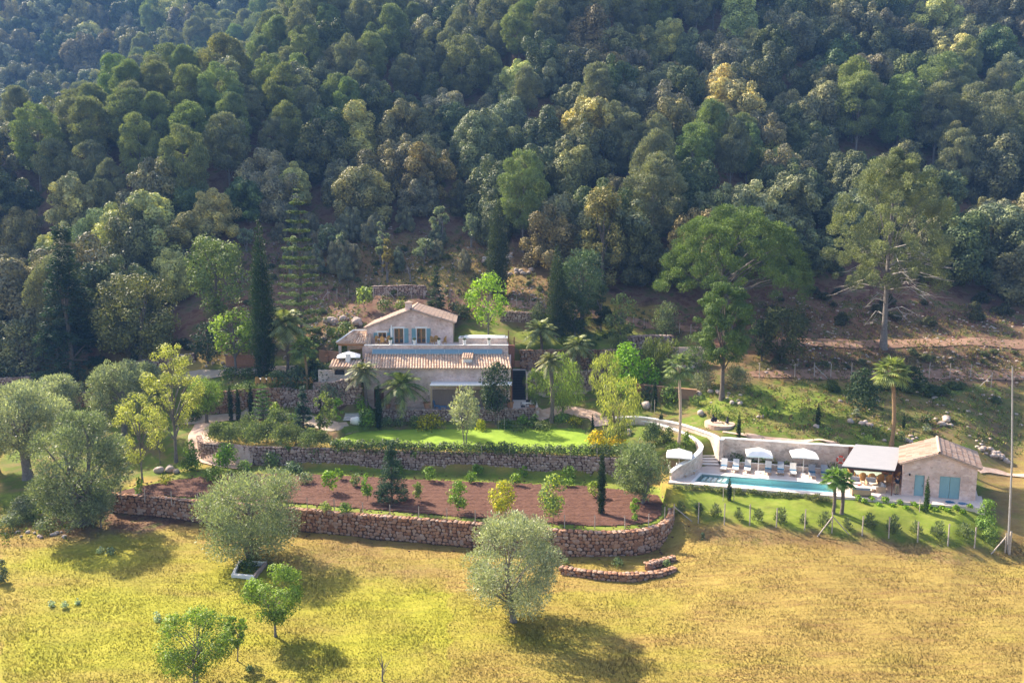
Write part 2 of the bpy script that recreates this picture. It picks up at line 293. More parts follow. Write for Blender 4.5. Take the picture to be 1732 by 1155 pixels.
def grassfield():
    m, t, b = nodes('ground_cover'); b.inputs['Roughness'].default_value = .97; b.inputs['Specular IOR Level'].default_value = .1
    tc = N(t, 'ShaderNodeTexCoord'); at = N(t, 'ShaderNodeVertexColor'); at.layer_name = 'zone'; sp = N(t, 'ShaderNodeSeparateColor'); t.links.new(at.outputs[0], sp.inputs[0])
    def tex(scale, cols, pos=None, st=(1,1,1), detail=7, ro=.65):
        mp = N(t, 'ShaderNodeMapping'); mp.inputs['Scale'].default_value = st; t.links.new(tc.outputs['Object'], mp.inputs[0])
        n = N(t, 'ShaderNodeTexNoise'); n.inputs['Scale'].default_value = scale; n.inputs['Detail'].default_value = detail; n.inputs['Roughness'].default_value = ro
        t.links.new(mp.outputs[0], n.inputs['Vector']); r = ramp(t, cols, pos); t.links.new(n.outputs['Fac'], r.inputs[0]); return r.outputs[0]
    def mix(a, b_, f, mode='MIX', k=1.0):
        x = N(t, 'ShaderNodeMixRGB', blend_type=mode)
        if isinstance(f, float): x.inputs[0].default_value = f
        else: t.links.new(f, x.inputs[0])
        t.links.new(a, x.inputs[1]); t.links.new(b_, x.inputs[2]); return x.outputs[0]
    straw = tex(.8, [(.26,.165,.06),(.30,.215,.062),(.355,.265,.078)], [.32,.5,.68], (.35,3.2,1))
    green = tex(.5, [(.225,.225,.03),(.285,.275,.034),(.35,.32,.045)], [.32,.5,.68], (.5,2.6,1))
    f1 = tex(.13, [(0,0,0),(1,1,1)], [.30,.70], (.4,2.2,1)); 
    gsel = mix(f1, sp.outputs[0], .55)
    mul = N(t, 'ShaderNodeMath', operation='MULTIPLY'); mul.use_clamp = True; mul.inputs[1].default_value = 1.0
    add = N(t, 'ShaderNodeMapRange'); add.inputs['From Min'].default_value = .25; add.inputs['From Max'].default_value = .75
    t.links.new(gsel, add.inputs[0]); field = mix(straw, green, add.outputs[0])
    turf = tex(.35, [(.17,.11,.06),(.17,.15,.05),(.11,.14,.028),(.13,.185,.028),(.25,.20,.09)], [.34,.44,.52,.6,.7])
    fresh = tex(.8, [(.14,.18,.028),(.195,.255,.034),(.26,.30,.055)], [.34,.5,.66], (1,1.6,1)); turf = mix(turf, fresh, sp.outputs[0])
    soil = tex(.42, [(.075,.04,.028),(.14,.07,.048),(.20,.12,.08),(.10,.105,.035),(.16,.15,.05)], [.32,.43,.52,.6,.72], (1,1,1), 9, .72)
    c = mix(field, turf, sp.outputs[1]); c = mix(c, soil, sp.outputs[2])
    fine = tex(5.0, [(.76,.76,.76),(1.14,1.14,1.14)], [.3,.7], (.8,2.6,1), 8, .8); c = mix(c, fine, 1.0, 'MULTIPLY')
    t.links.new(c, b.inputs['Base Color'])
    bp = N(t, 'ShaderNodeBump'); bp.inputs['Strength'].default_value = .3; bp.inputs['Distance'].default_value = .1; t.links.new(fine, bp.inputs['Height']); t.links.new(bp.outputs[0], b.inputs['Normal'])
    return m
M_GROUND = grassfield()
def inner(poly, d=.25):
    c = np.mean(poly, 0); return [c + (np.asarray(p) - c) * (1 - d / max(1, np.linalg.norm(np.asarray(p) - c))) for p in poly]
# ================================================================ GROUND
YS = np.concatenate([np.arange(-80, 30, 10), np.arange(30, 116, .42), np.arange(116, 150, 1.2), np.arange(150, 425, 3.0)])
SS = np.concatenate([np.arange(-1.9, -.92, .08), np.arange(-.92, .92, .0052), np.arange(.92, 1.95, .08)])
gy, gs = np.meshgrid(YS, SS, indexing='ij'); gx = gs * np.maximum(gy, 36.0)
gzv = T(gx, gy, True, .5)
mdeck = inpoly(gx, gy, deck_poly)
for dx, dy in ((.8,0),(-.8,0),(0,.8),(0,-.8)): mdeck &= inpoly(gx + dx, gy + dy, deck_poly)
gzv = np.where(mdeck, gzv - 1.8, gzv)      # the basin is dug in here
nr, nc = gx.shape; V = np.stack([gx, gy, gzv], -1).reshape(-1, 3)
idx = np.arange(nr * nc).reshape(nr, nc); F = np.stack([idx[:-1, :-1], idx[:-1, 1:], idx[1:, 1:], idx[1:, :-1]], -1).reshape(-1, 4)
ground = link_mesh('ground', V, F, M_GROUND, smooth=True); tag(ground, kind='structure')
# which cover grows where: r = fresh green in the field, g = garden turf, b = bare red soil / forest floor
ppx, ppy = proj(gx, gy, gzv)
def soft(poly, k=6): 
    base = np.zeros(gx.shape)
    for dx, dy in ((0,0),(k,0),(-k,0),(0,k*.6),(0,-k*.6)): base += inpoly(ppx + dx + 5*np.sin(gy*2.1+gx), ppy + dy + 3*np.sin(gx*1.7), poly)
    return base / 5
zr = np.zeros(gx.shape); zg = np.zeros(gx.shape); zb = np.zeros(gx.shape)
zr += .9 * soft([(0,1155),(0,930),(200,905),(560,950),(760,1000),(760,1155)], 40) + .5 * soft([(760,1155),(700,1000),(1100,1000),(1250,1155)], 40)
nz = .5 + .5 * np.sin(gx * .31 + 1.3 * np.sin(gy * .27)) * np.sin(gy * .37 + np.sin(gx * .21)); zr = np.clip(zr * (.55 + .6 * nz), 0, 1)
zg = np.where((gy > 60) & (ppy < 905) & (gy < 112), 1.0, 0.0); zg = np.where((ppy > 885) & (ppx < 1175), 0, zg)
zg = np.maximum(zg * 0, soft([(0,640),(0,885),(110,880),(190,850),(215,815),(340,790),(340,740),(1060,775),(1130,800),(1180,880),(1260,890),(1380,905),(1560,925),(1690,935),(1700,870),(1660,800),(1732,760),(1732,650),(1290,645),(1180,610),(1160,560),(870,520),(770,520),(560,560),(300,640),(170,655)], 6))
zg = np.maximum(zg, soft([(190,836),(340,790),(700,790),(1060,800),(1125,830),(1142,872),(1100,898),(1000,905),(870,897),(520,867),(200,845)], 3))
for poly, v in [([(1130,825),(1400,845),(1650,862),(1690,925),(1560,915),(1380,895),(1180,878),(1140,870)], .9), ([(1180,665),(1330,655),(1430,690),(1400,720),(1240,715),(1180,690)], .65), ([(870,560),(1070,555),(1090,580),(880,592)], .7), ([(190,836),(340,790),(700,790),(1060,800),(1125,830),(1142,872),(1100,898),(1000,905),(870,897),(520,867),(200,845)], .7), ([(0,830),(120,850),(0,885)], .7), ([(760,560),(870,560),(870,585),(770,580)], .7)]: zr = np.maximum(zr, v * soft(poly, 8) * (.45 + .65 * nz))
zb = np.clip((gy - 99) / 5, 0, 1)
for poly, v in [([(870,585),(1120,570),(1120,520),(980,505),(860,515),(770,540),(770,590)], 0.12), ([(480,480),(980,500),(980,440),(780,400),(600,400),(480,440)], .7), ([(640,480),(860,490),(900,470),(760,440),(660,450)], .35), ([(1180,600),(1732,600),(1732,560),(1180,545)], 1.0), ([(1280,640),(1732,655),(1732,590),(1280,590)], .95), ([(1420,665),(1732,665),(1732,770),(1640,750),(1460,720)], .45), ([(1180,650),(1290,650),(1300,600),(1180,600)], .7), ([(370,600),(560,600),(560,520),(380,520)], .8)]:
    s_ = soft(poly, 10); zb = zb * (1 - s_) + v * s_
zb = np.maximum(zb, .9 * soft([(165,885),(180,850),(330,860),(330,885),(200,905)], 8)); zb = np.maximum(zb, .75 * soft([(40,880),(140,870),(200,895),(120,915)], 10))
zb = np.maximum(zb, .5 * soft([(1150,885),(1300,890),(1560,925),(1690,945),(1600,955),(1400,925),(1180,915)], 10))
zb = np.maximum(zb, .45 * soft([(1640,760),(1732,740),(1732,950),(1700,940),(1690,860)], 8)); zb = np.maximum(zb, .5 * soft([(380,950),(560,905),(760,930),(760,970),(560,985)], 14) * nz)
at = ground.data.color_attributes.new('zone', 'FLOAT_COLOR', 'POINT')
at.data.foreach_set('color', np.stack([np.clip(zr,0,1), np.clip(zg,0,1), np.clip(zb,0,1), np.ones(gx.shape)], -1).astype(np.float32).ravel())
# ---------------------------------------------------------------- sheets laid on the ground
def sheet(name, poly, z, m, kind='structure', label=None, cat=None, t=.05):
    mb = MB(); mb.prism([(p[0], p[1]) for p in poly], z - .25, z + t); o = mb.build(name, m); tag(o, label, cat, kind=kind); return o
def spline(pts, n=12):
    p = np.asarray(pts, float); q = []
    for i in range(len(p) - 1):
        a = p[max(i - 1, 0)]; b = p[i]; c = p[i + 1]; d = p[min(i + 2, len(p) - 1)]
        for t in np.arange(n) / n: q.append(.5 * ((2*b) + (c-a)*t + (2*a-5*b+4*c-d)*t*t + (3*b-a-3*c+d)*t**3))
    q.append(p[-1]); return np.array(q)
def drape(name, poly, m, lift=.05, step=.45, rough=0.0, furrow=0.0):
    poly = [np.asarray(p[:2], float) for p in poly]; a = np.min(poly, 0); b = np.max(poly, 0)
    xs = np.arange(a[0], b[0] + step, step); ys = np.arange(a[1], b[1] + step, step); X, Y = np.meshgrid(xs, ys, indexing='ij')
    cx, cy = X[:-1, :-1] + step / 2, Y[:-1, :-1] + step / 2; m_ = inpoly(cx, cy, poly)
    Z = T(X, Y) + lift + rough * rng.normal(0, 1, X.shape) + furrow * np.sin(Y * 6.5 + .4 * np.sin(X * .3)); ix = np.arange(X.size).reshape(X.shape)
    F = np.stack([ix[:-1, :-1], ix[1:, :-1], ix[1:, 1:], ix[:-1, 1:]], -1)[m_]
    used = np.unique(F); mp = np.full(X.size, -1); mp[used] = np.arange(len(used)); V = np.stack([X, Y, Z], -1).reshape(-1, 3)[used]
    return tag(link_mesh(name, V, mp[F], m, smooth=True), kind='structure')
def ribbon(name, pts, wd, m, lift=.06, zfix=None):
    p = spline(pts, 10); d = np.gradient(p[:, :2], axis=0); d /= np.linalg.norm(d, axis=1)[:, None]; nrm = np.stack([-d[:, 1], d[:, 0]], 1)
    wd = np.interp(np.linspace(0, 1, len(p)), np.linspace(0, 1, len(wd)), wd) if isinstance(wd, list) else np.full(len(p), wd)
    K = 7; off = np.linspace(-.5, .5, K); X = p[:, None, 0] + nrm[:, None, 0] * off * wd[:, None]; Y = p[:, None, 1] + nrm[:, None, 1] * off * wd[:, None]
    Z = T(X, Y) + lift if zfix is None else np.repeat(p[:, 2:3] + lift, K, 1)
    V = np.stack([X, Y, Z], -1).reshape(-1, 3); ix = np.arange(len(V)).reshape(len(p), K)
    return tag(link_mesh(name, V, np.stack([ix[:-1, :-1], ix[:-1, 1:], ix[1:, 1:], ix[1:, :-1]], -1).reshape(-1, 4), m, smooth=True), kind='structure')
soilpoly = [P(a, b, ORCH)[:2] for a, b in [(196,834),(330,842),(430,848),(520,853),(700,868),(870,882),(1000,890),(1060,889),(1100,884),(1118,872),(1120,852),(1112,838),(1010,824),(870,818),(700,812),(560,804),(400,802),(300,812),(226,826)]]
drape('orchard_soil', soilpoly, M_DIRT, .09, .16, .024, .028)
drape('lawn', [P(a, b, LAWN)[:2] for a, b in [(560,750),(700,756),(870,762),(1010,768),(1045,768),(1015,750),(1004,731),(985,723),(900,724),(800,724),(700,726),(640,728),(600,732),(585,738),(572,744)]], M_LAWN, .04, .3, .006)
ribbon('gravel_drive', [G(a, b) for a, b in [(300,716),(350,708),(430,704),(500,706),(560,722),(590,727)]], [2.2, 2.8, 2.6, 2.4, 2.6, 2.4], M_GRAVEL, .08)
ribbon('garden_path', [G(a, b) for a, b in [(350,716),(335,738),(345,762),(372,780),(420,792)]], [3, 2.2, 2, 2.2, 1.8], M_PATH, .1)
ribbon('upper_drive', [G(a, b) for a, b in [(300,640),(360,634),(430,629),(500,626)]], 1.9, M_GRAVEL, .12)
ribbon('bottom_lawn_path', [G(a, b) for a, b in [(905,700),(950,694),(985,698),(1010,708),(1016,722)]], [2.2, 2.6, 2.6, 2.4, 2], M_PATH, .12)
ribbon('stone_walk', [G(a, b) for a, b in [(892,633),(940,633),(1000,632)]], 2.4, M_GRAVEL, .12)
ribbon('dirt_track', [G(a, b) for a, b in [(1290,582),(1380,578),(1450,580),(1560,580),(1650,578),(1760,584)]], [1.8, 3.4, 3.0, 3.8, 2.4, 3], M_TRACK, .1)
ribbon('lower_dirt_track', [G(a, b) for a, b in [(1270,634),(1380,636),(1500,636),(1600,634),(1760,636)]], [1.2, 2.2, 1.5, 2.4, 1.6], M_TRACK, .1)
ribbon('flagstone_walk', [G(a, b) for a, b in [(1222,731),(1270,738),(1340,746),(1420,755)]], .5, M_PATH, .08)
ribbon('side_path', [G(a, b) for a, b in [(1652,797),(1690,800),(1740,806)]], .9, M_PATH, .1)
ribbon('hill_track', [G(a, b) for a, b in [(860,516),(910,521),(960,530),(1040,540),(1100,552),(1180,558)]], 1.8, M_TRACK, .1)
sheet('front_terrace', [(-17.5,86.75),(3.5,86.75),(3.5,93.8),(-17.5,93.8)], 5.75, M_DECK)
# ---------------------------------------------------------------- stones
ICO = None
def ico():
    global ICO
    if ICO is None:
        t = (1 + 5 ** .5) / 2
        v = [(-1,t,0),(1,t,0),(-1,-t,0),(1,-t,0),(0,-1,t),(0,1,t),(0,-1,-t),(0,1,-t),(t,0,-1),(t,0,1),(-t,0,-1),(-t,0,1)]
        v = [np.array(a) / np.linalg.norm(a) for a in v]
        f = [(0,11,5),(0,5,1),(0,1,7),(0,7,10),(0,10,11),(1,5,9),(5,11,4),(11,10,2),(10,7,6),(7,1,8),(3,9,4),(3,4,2),(3,2,6),(3,6,8),(3,8,9),(4,9,5),(2,4,11),(6,2,10),(8,6,7),(9,8,1)]
        c = {}; g = []
        def mid(a, b):
            k = (min(a, b), max(a, b))
            if k not in c: q = v[a] + v[b]; v.append(q / np.linalg.norm(q)); c[k] = len(v) - 1
            return c[k]
        for a, b, d in f:
            x, y, z = mid(a, b), mid(b, d), mid(d, a); g += [(a, x, z), (b, y, x), (d, z, y), (x, y, z)]
        ICO = (np.array(v), np.array(g))
    return ICO
def stones(cent, size, ax=None, boxy=.35):
    v, f = ico(); n = len(cent); cent = np.asarray(cent); size = np.asarray(size)
    if size.ndim == 1: size = np.stack([size, size, size], 1)
    k = np.max(np.abs(v), 1, keepdims=True); vb = v * (1 - boxy) + (v / k) * boxy * .8
    j = 1 + rng.normal(0, .09, (n, len(v), 1)); W = vb[None] * j * size[:, None, :] * .5
    if ax is None:
        th = rng.uniform(0, 6.28, n); c, s = np.cos(th), np.sin(th)
    else: c, s = ax[:, 0], ax[:, 1]
    X = W[..., 0] * c[:, None] - W[..., 1] * s[:, None]; Y = W[..., 0] * s[:, None] + W[..., 1] * c[:, None]
    V = np.stack([X, Y, W[..., 2]], -1) + cent[:, None, :]
    F = (f[None] + (np.arange(n) * len(v))[:, None, None]).reshape(-1, 3); return V.reshape(-1, 3), F
def stone_wall(name, label, pts, zb, zt, thick, st, m=None, side=1, cat='stone wall', group=None, cap=True):
    # pts: plan polyline of the outer face; zb/zt: base and top heights (number or list per point)
    m = m or M_STONE; p2 = np.asarray([q[:2] for q in pts], float); nn = len(p2)
    zb = np.full(nn, zb, float) if np.isscalar(zb) else np.asarray(zb, float); zt = np.full(nn, zt, float) if np.isscalar(zt) else np.asarray(zt, float)
    p = spline(np.column_stack([p2, zb, zt]), 8); d = np.gradient(p[:, :2], axis=0); d /= np.linalg.norm(d, axis=1)[:, None] + 1e-9
    nrm = np.stack([d[:, 1], -d[:, 0]], 1) * side                      # outward
    sl_ = np.concatenate([[0], np.cumsum(np.linalg.norm(np.diff(p[:, :2], axis=0), axis=1))]); Lg = sl_[-1]
    a = p[:, :2]; b = a - nrm * thick; V = []; 
    for i in range(len(p)): V += [(a[i,0],a[i,1],p[i,2]-.5),(a[i,0],a[i,1],p[i,3]-.06),(b[i,0],b[i,1],p[i,3]-.06),(b[i,0],b[i,1],p[i,2]-.5)]
    F = []
    for i in range(len(p) - 1):
        for k in range(4): F.append((4*i+k, 4*i+(k+1)%4, 4*i+4+(k+1)%4, 4*i+4+k))
    F += [(0,1,2,3), (4*len(p)-1,4*len(p)-2,4*len(p)-3,4*len(p)-4)]
    cs = []; sz = []; ax = []
    def at(s):
        return np.array([np.interp(s, sl_, p[:, k]) for k in range(4)]), np.array([np.interp(s, sl_, nrm[:, 0]), np.interp(s, sl_, nrm[:, 1])])
    hmax = float(np.max(p[:, 3] - p[:, 2])); row = 0; z = 0.0
    while z < hmax:
        rh = st * rnd.uniform(.62, .95); s = rnd.uniform(0, st)
        while s < Lg:
            q, n_ = at(s); h = q[3] - q[2]; wd_ = st * rnd.uniform(.65, 1.5)
            if z + rh * .6 < h:
                big = rnd.random() < .05; sc = 1.7 if big else 1
                cs.append((q[0] - n_[0] * st * .12, q[1] - n_[1] * st * .12, q[2] + z + rh / 2 + rnd.uniform(-.2, .2) * rh)); sz.append((wd_ * 1.06 * sc, st * .75, rh * 1.14 * sc)); ax.append((n_[1] * -side, n_[0] * side) if False else (-n_[1], n_[0]))
            s += wd_
        z += rh
    if cap:
        s = 0
        while s < Lg:
            q, n_ = at(s); wd_ = st * rnd.uniform(.8, 1.5)
            for o_ in np.arange(st * .3, thick, st * .8):
                cs.append((q[0] - n_[0] * o_, q[1] - n_[1] * o_, q[3] - .04 + rnd.uniform(-.03, .05))); sz.append((wd_, st, st * .5)); ax.append((-n_[1], n_[0]))
            s += wd_
    V2, F2 = stones(cs, np.array(sz), np.array(ax)); n0 = len(V); Fs = [tuple(f) for f in F] + [tuple(f + n0) for f in F2]
    me = link_mesh(name, np.vstack([np.array(V), V2]), Fs, [M_CORE, m], mi=[0] * len(F) + [1] * len(F2), loc=(*p[0, :2], p[0, 2]))
    me.data.polygons.foreach_set('use_smooth', [False] * len(F) + [False] * len(F2)); tag(me, label, cat, group); return me
def rocks(label, cx, cy, n, wpx, hpx, group=None, m=None, z=None, cat='rock'):
    # one heap of loose boulders
    g0 = G(cx, cy) if z is None else P(cx, cy, z); D = depth(g0) / FPX; W = wpx * D; H = hpx * D; cs = []; sz = []
    for i in range(n):
        s = (H * rnd.uniform(.5, 1.0) if n < 7 else min(H, W / 3) * rnd.uniform(.3, .62)) if n > 2 else H * 1.1; x = g0[0] + rnd.uniform(-.5, .5) * (W - s) if n > 1 else g0[0]; y = g0[1] + rnd.uniform(-.3, .3) * min(W, 2.5) if n > 1 else g0[1]
        cs.append((x, y, gz(x, y) + s * .28)); sz.append((s * (1.3 if n > 1 else max(1.2, wpx / hpx)), s, s * .9))
    if n == 1: V, F = stones(cs, np.array(sz), None, .45); return tag(link_mesh('boulder', V, F, m or M_ROCK, loc=g0), label, cat, group)
    o = thing('rock_group', label, cat, g0, group)
    for c_, s_ in zip(cs, sz): V, F = stones([c_], np.array([s_]), None, .45); link_mesh('rock', V, F, m or M_ROCK, o)
    return o
# walls
bz = [float(T(np.array([q[0]]), np.array([q[1] - .0]), False)[0]) for q in orch_front]
zb_o = [.35,.3,.25,.2,.15,.1,.05,0,0,-.02,-.02,0,.1,.35,.7,1.1,1.4,1.5]
stone_wall('orchard_wall', 'long curved red-brown dry stone wall holding up the red orchard soil above the yellow field', orch_front, zb_o, ORCH + .12, .6, .36)
stone_wall('lawn_wall', 'long pinkish stone retaining wall under the hedge between lawn and orchard', [P(a, b, LAWN) for a, b in [(333,738),(336,746),(345,751),(370,754),(420,757),(480,759),(560,761),(700,766),(870,770),(1010,776),(1064,779)]], ORCH - .1, LAWN + .1, .5, .33, M_GREYSTONE)
lowp = [P(a, b, .5) for a, b in [(948,962),(975,967),(1010,971),(1050,974),(1090,973),(1120,970),(1146,962)]]
stone_wall('low_dry_stone_wall', 'low rough red stone wall standing free in the field below the orchard wall corner', lowp, -.05, .62, .6, .34)
stone_wall('short_wall_spur', 'short stone spur joining the low wall to the foot of the orchard wall', [P(a, b, .6) for a, b in [(1096,957),(1120,950),(1143,944)]], -.05, .75, .4, .32)
def gwall(name, label, pix, dz, h, th, st, m=None, **k):
    pts = [G(a, b) for a, b in pix]; zb = [q[2] - .1 for q in pts]; return stone_wall(name, label, pts, zb, [q[2] + h for q in pts], th, st, m, **k)
gwall('driveway_wall', 'reddish stone retaining wall behind the three slim cypresses by the drive', [(325,703),(350,700),(400,699),(440,698),(478,697)], 0, 2.75, .5, .33, M_STONE)
gwall('dark_driveway_wall', 'blue-grey stone retaining wall right of the tiered conifer, below the palms', [(480,697),(510,697),(540,696)], 0, 2.9, .5, .36, M_GREYSTONE)
gwall('kitchen_terrace_wall', 'grey stone wall under the outdoor kitchen terrace left of the garden steps', [(532,690),(560,690),(590,690),(612,690)], 0, 3.2, .5, .36, M_GREYSTONE)
gwall('lower_terrace_wall', 'low stone wall under the front terrace of the main house', [(640,712),(700,712),(780,712),(850,712),(905,710)], 0, 1.45, .4, .33, M_GREYSTONE)
gwall('olive_terrace_wall', 'short dark red terrace wall seen between the silvery olive trees on the left', [(118,688),(150,688),(185,686)], 0, 2.0, .5, .36, M_STONE)
gwall('left_field_wall', 'dark terrace wall behind the olives at the left edge of the photo', [(-20,655),(40,653),(90,650),(130,648)], 0, 1.3, .5, .38, M_GREYSTONE)
gwall('forest_edge_wall', 'low dark stone wall under the rounded oak at the forest edge', [(170,640),(220,628),(280,618),(330,612)], 0, 1.2, .5, .4, M_GREYSTONE)
gwall('walkway_wall', 'stone retaining wall below the walkway right of the dark stairs', [(895,668),(940,667),(985,666),(1020,664)], 0, 2.9, .4, .36, M_GREYSTONE)
gwall('upper_garden_wall', 'rough stone wall behind the two small date palms above the walkway', [(880,626),(930,626),(980,626),(1030,626),(1080,624)], 0, 2.9, .5, .38, M_STONE)
gwall('fence_terrace_wall', 'grey dry stone wall behind the wire fence above the house', [(630,500),(660,500),(690,499),(720,500)], 0, 1.6, .5, .4, M_GREYSTONE)
gwall('hill_stone_wall', 'grey stone terrace wall right of the bright green tree behind the house', [(846,545),(865,545),(885,546),(900,547)], 0, 1.6, .5, .38, M_GREYSTONE)
gwall('rubble_topped_wall', 'dark wall crowned with pale loose stones right of the garden, behind the bamboo', [(1062,592),(1100,590),(1140,590)], 0, 1.9, .8, .42, M_GREYSTONE)
mb = MB(); q = G(1150, 628)
mb.box(q[0] - 1.2, q[0] + 3.2, q[1], q[1] + .3, q[2] - 1, q[2] + 3.3); mb.box(q[0] - 1.2, q[0] - .9, q[1] + .3, q[1] + 3, q[2] - 1, q[2] + 3.3); tag(mb.build('shed_wall', M_HOUSE, loc=q), 'plain grey masonry wall behind the tall rounded pine trunk', 'wall')
mb = MB(); q = G(1078, 672); q2 = G(1178, 676); mb.prism([(q[0], q[1]), (q2[0], q2[1]), (q2[0], q2[1] + .5), (q[0], q[1] + .5)], q[2] - .5, q[2] + 1.6)
mb.prism([(q[0] - .1, q[1] - .1), (q2[0] + .1, q2[1] - .1), (q2[0] + .1, q2[1] + .6), (q[0] - .1, q[1] + .6)], q[2] + 1.6, q[2] + 1.75); tag(mb.build('brown_garden_wall', mat('brown_render', [(.26,.14,.08),(.34,.20,.12)], 2, .9), loc=q), 'smooth brown garden wall behind the left fan palm', 'wall')
for i, (a, b, n, ww, hh, lab) in enumerate([(1120,812-93,1,24,15,'x')][:0]): pass
for a, b, n, ww, hh, lab in [(1093,690,1,20,14,'white boulder under the agaves beside the staked cypress'),(1185,702,1,17,11,'single pale boulder left of the round stone platform'),
    (1242,682,4,30,10,'pale and orange rocks at the foot of the rounded pine'),(1200,668,5,44,11,'row of pinkish boulders below the grey-blue shrubs beside the rounded pine'),(1282,707,4,30,9,'low pinkish rocks on the grass right of the round stone platform'),
    (1384,722,4,36,8,'low rocks around the slim cypress in mid lawn'),(1451,719,5,46,11,'flat pink and grey rocks on the lawn left of the tall palm'),(1598,716,6,38,12,'small rock cluster on the grass right of the tall palm'),
    (1542,744,12,34,22,'piled white and pink rocks behind the pool house roof'),(1677,768,26,52,32,'ring of big orange rocks right of the pool house'),(560,545,6,60,16,'large white boulders on the slope left of the upper house'),
    (545,575,8,70,18,'scattered pale boulders in the rock garden left of the covered patio'),(380,620,7,64,12,'line of pale boulders along the upper drive'),(285,797,5,46,14,'pale boulders where the orchard wall begins by the yellow trees'),
    (60,905,14,120,12,'curved line of field stones bounding the low mound at left'),(840,446,9,60,22,'white rocks on the grove floor beside the tall cypress'),(880,462,9,50,20,'white rocks right of the tall cypress on the slope'),(610,548,5,30,16,'pale stones behind the roof of the covered patio'),
    (1100,575,16,80,9,'loose white stones heaped on top of the dark wall'),(1060,735,4,30,14,'brown rocks beside the bamboo and yellow flowers'),(350,880,1,1,1,'')][:-1]:
    rocks(lab, a, b, n, ww, hh)
# ================================================================ FOLIAGE
def leaves(lobes, n, size, m=None, asp=.55, mode='broad', flat=1.0, shell=.35, up=.25):
    L_ = np.asarray(lobes, float); w_ = L_[:, 3] ** 2; w_ /= w_.sum(); k = rng.choice(len(L_), n, p=w_)
    d = rng.normal(0, 1, (n, 3)); d[:, 2] += up; d /= np.linalg.norm(d, axis=1)[:, None]
    rad = L_[k, 3] * (1 - shell * rng.random(n) ** 1.5 + .06 * rng.normal(0, 1, n))
    c = L_[k, :3] + d * rad[:, None] * np.array([1, 1, flat])
    if mode == 'needle': a = d * .7 + rng.normal(0, .45, (n, 3)) + np.array([0, 0, .55])
    elif mode == 'droop': a = rng.normal(0, .3, (n, 3)) + np.array([0, 0, -1.0]) + d * .25
    elif mode == 'blade': a = d * np.array([.9, .9, .5]) + np.array([0, 0, .9]) + rng.normal(0, .15, (n, 3))
    elif mode == 'flatleaf': a = d * np.array([1, 1, .1]) + rng.normal(0, .25, (n, 3)) * np.array([1, 1, .5])
    else: a = np.cross(d + rng.normal(0, .35, (n, 3)), rng.normal(0, 1, (n, 3)))
    a /= np.linalg.norm(a, axis=1)[:, None] + 1e-9
    nn = d + rng.normal(0, .38, (n, 3)); b = np.cross(a, nn); b /= np.linalg.norm(b, axis=1)[:, None] + 1e-9
    s = size * rng.uniform(.6, 1.4, n)[:, None]; A = a * s * .5; B = b * s * asp * .5
    V = np.stack([c - A, c + B, c + A, c - B], 1).reshape(-1, 3); F = np.arange(4 * n).reshape(n, 4); return V, F
def prof(form, t):
    if form == 'round': return math.sqrt(max(0, 1 - (2 * t - 1) ** 2)) * .97 + .03
    if form == 'dome': return math.sqrt(max(0, 1 - t ** 2.2))
    if form == 'umbrella': return math.sqrt(max(0, 1 - t ** 2.0)) if t > .0 else .9
    if form == 'column': return min(1, .55 + 2.2 * t) * (1 - max(0, t - .35) / .65) ** .75 + .02
    if form == 'spire': return min(1, .75 + 1.2 * t) * min(1, (1 - t) / .5) ** .8 + .03
    if form == 'cone': return (1 - t) ** .85 * .97 + .03
    if form == 'egg': return math.sin(math.pi * min(1, t * .78 + .13)) ** .8
    if form == 'pineform': return (math.sin(math.pi * (.18 + .5 * t)) if t < .55 else 1 - .75 * ((t - .55) / .45) ** 1.3)
    if form == 'vase': return .35 + .65 * math.sin(math.pi * min(.75, t * .75))
    return 1
def lobes_for(form, W, z0, z1, n, lr, rr=None, hollow=.5):
    rr = rr or rnd; out = []; H = z1 - z0; tries = 0
    while len(out) < n and tries < n * 30:
        tries += 1; t = rr.random(); r = prof(form, t)
        if rr.random() > r * .85 + .15: continue
        R_ = r * W / 2; l = lr * rr.uniform(.7, 1.3); l = min(l, max(R_, .12 * W) * .95); rho = max(0, R_ - l * .8) * (hollow + (1 - hollow) * math.sqrt(rr.random())); a = rr.uniform(0, 2 * math.pi)
        z = z0 + t * H; z = min(max(z, z0 + l * .6), z1 - l * .75); out.append((rho * math.cos(a), rho * math.sin(a), z, l))
    return out
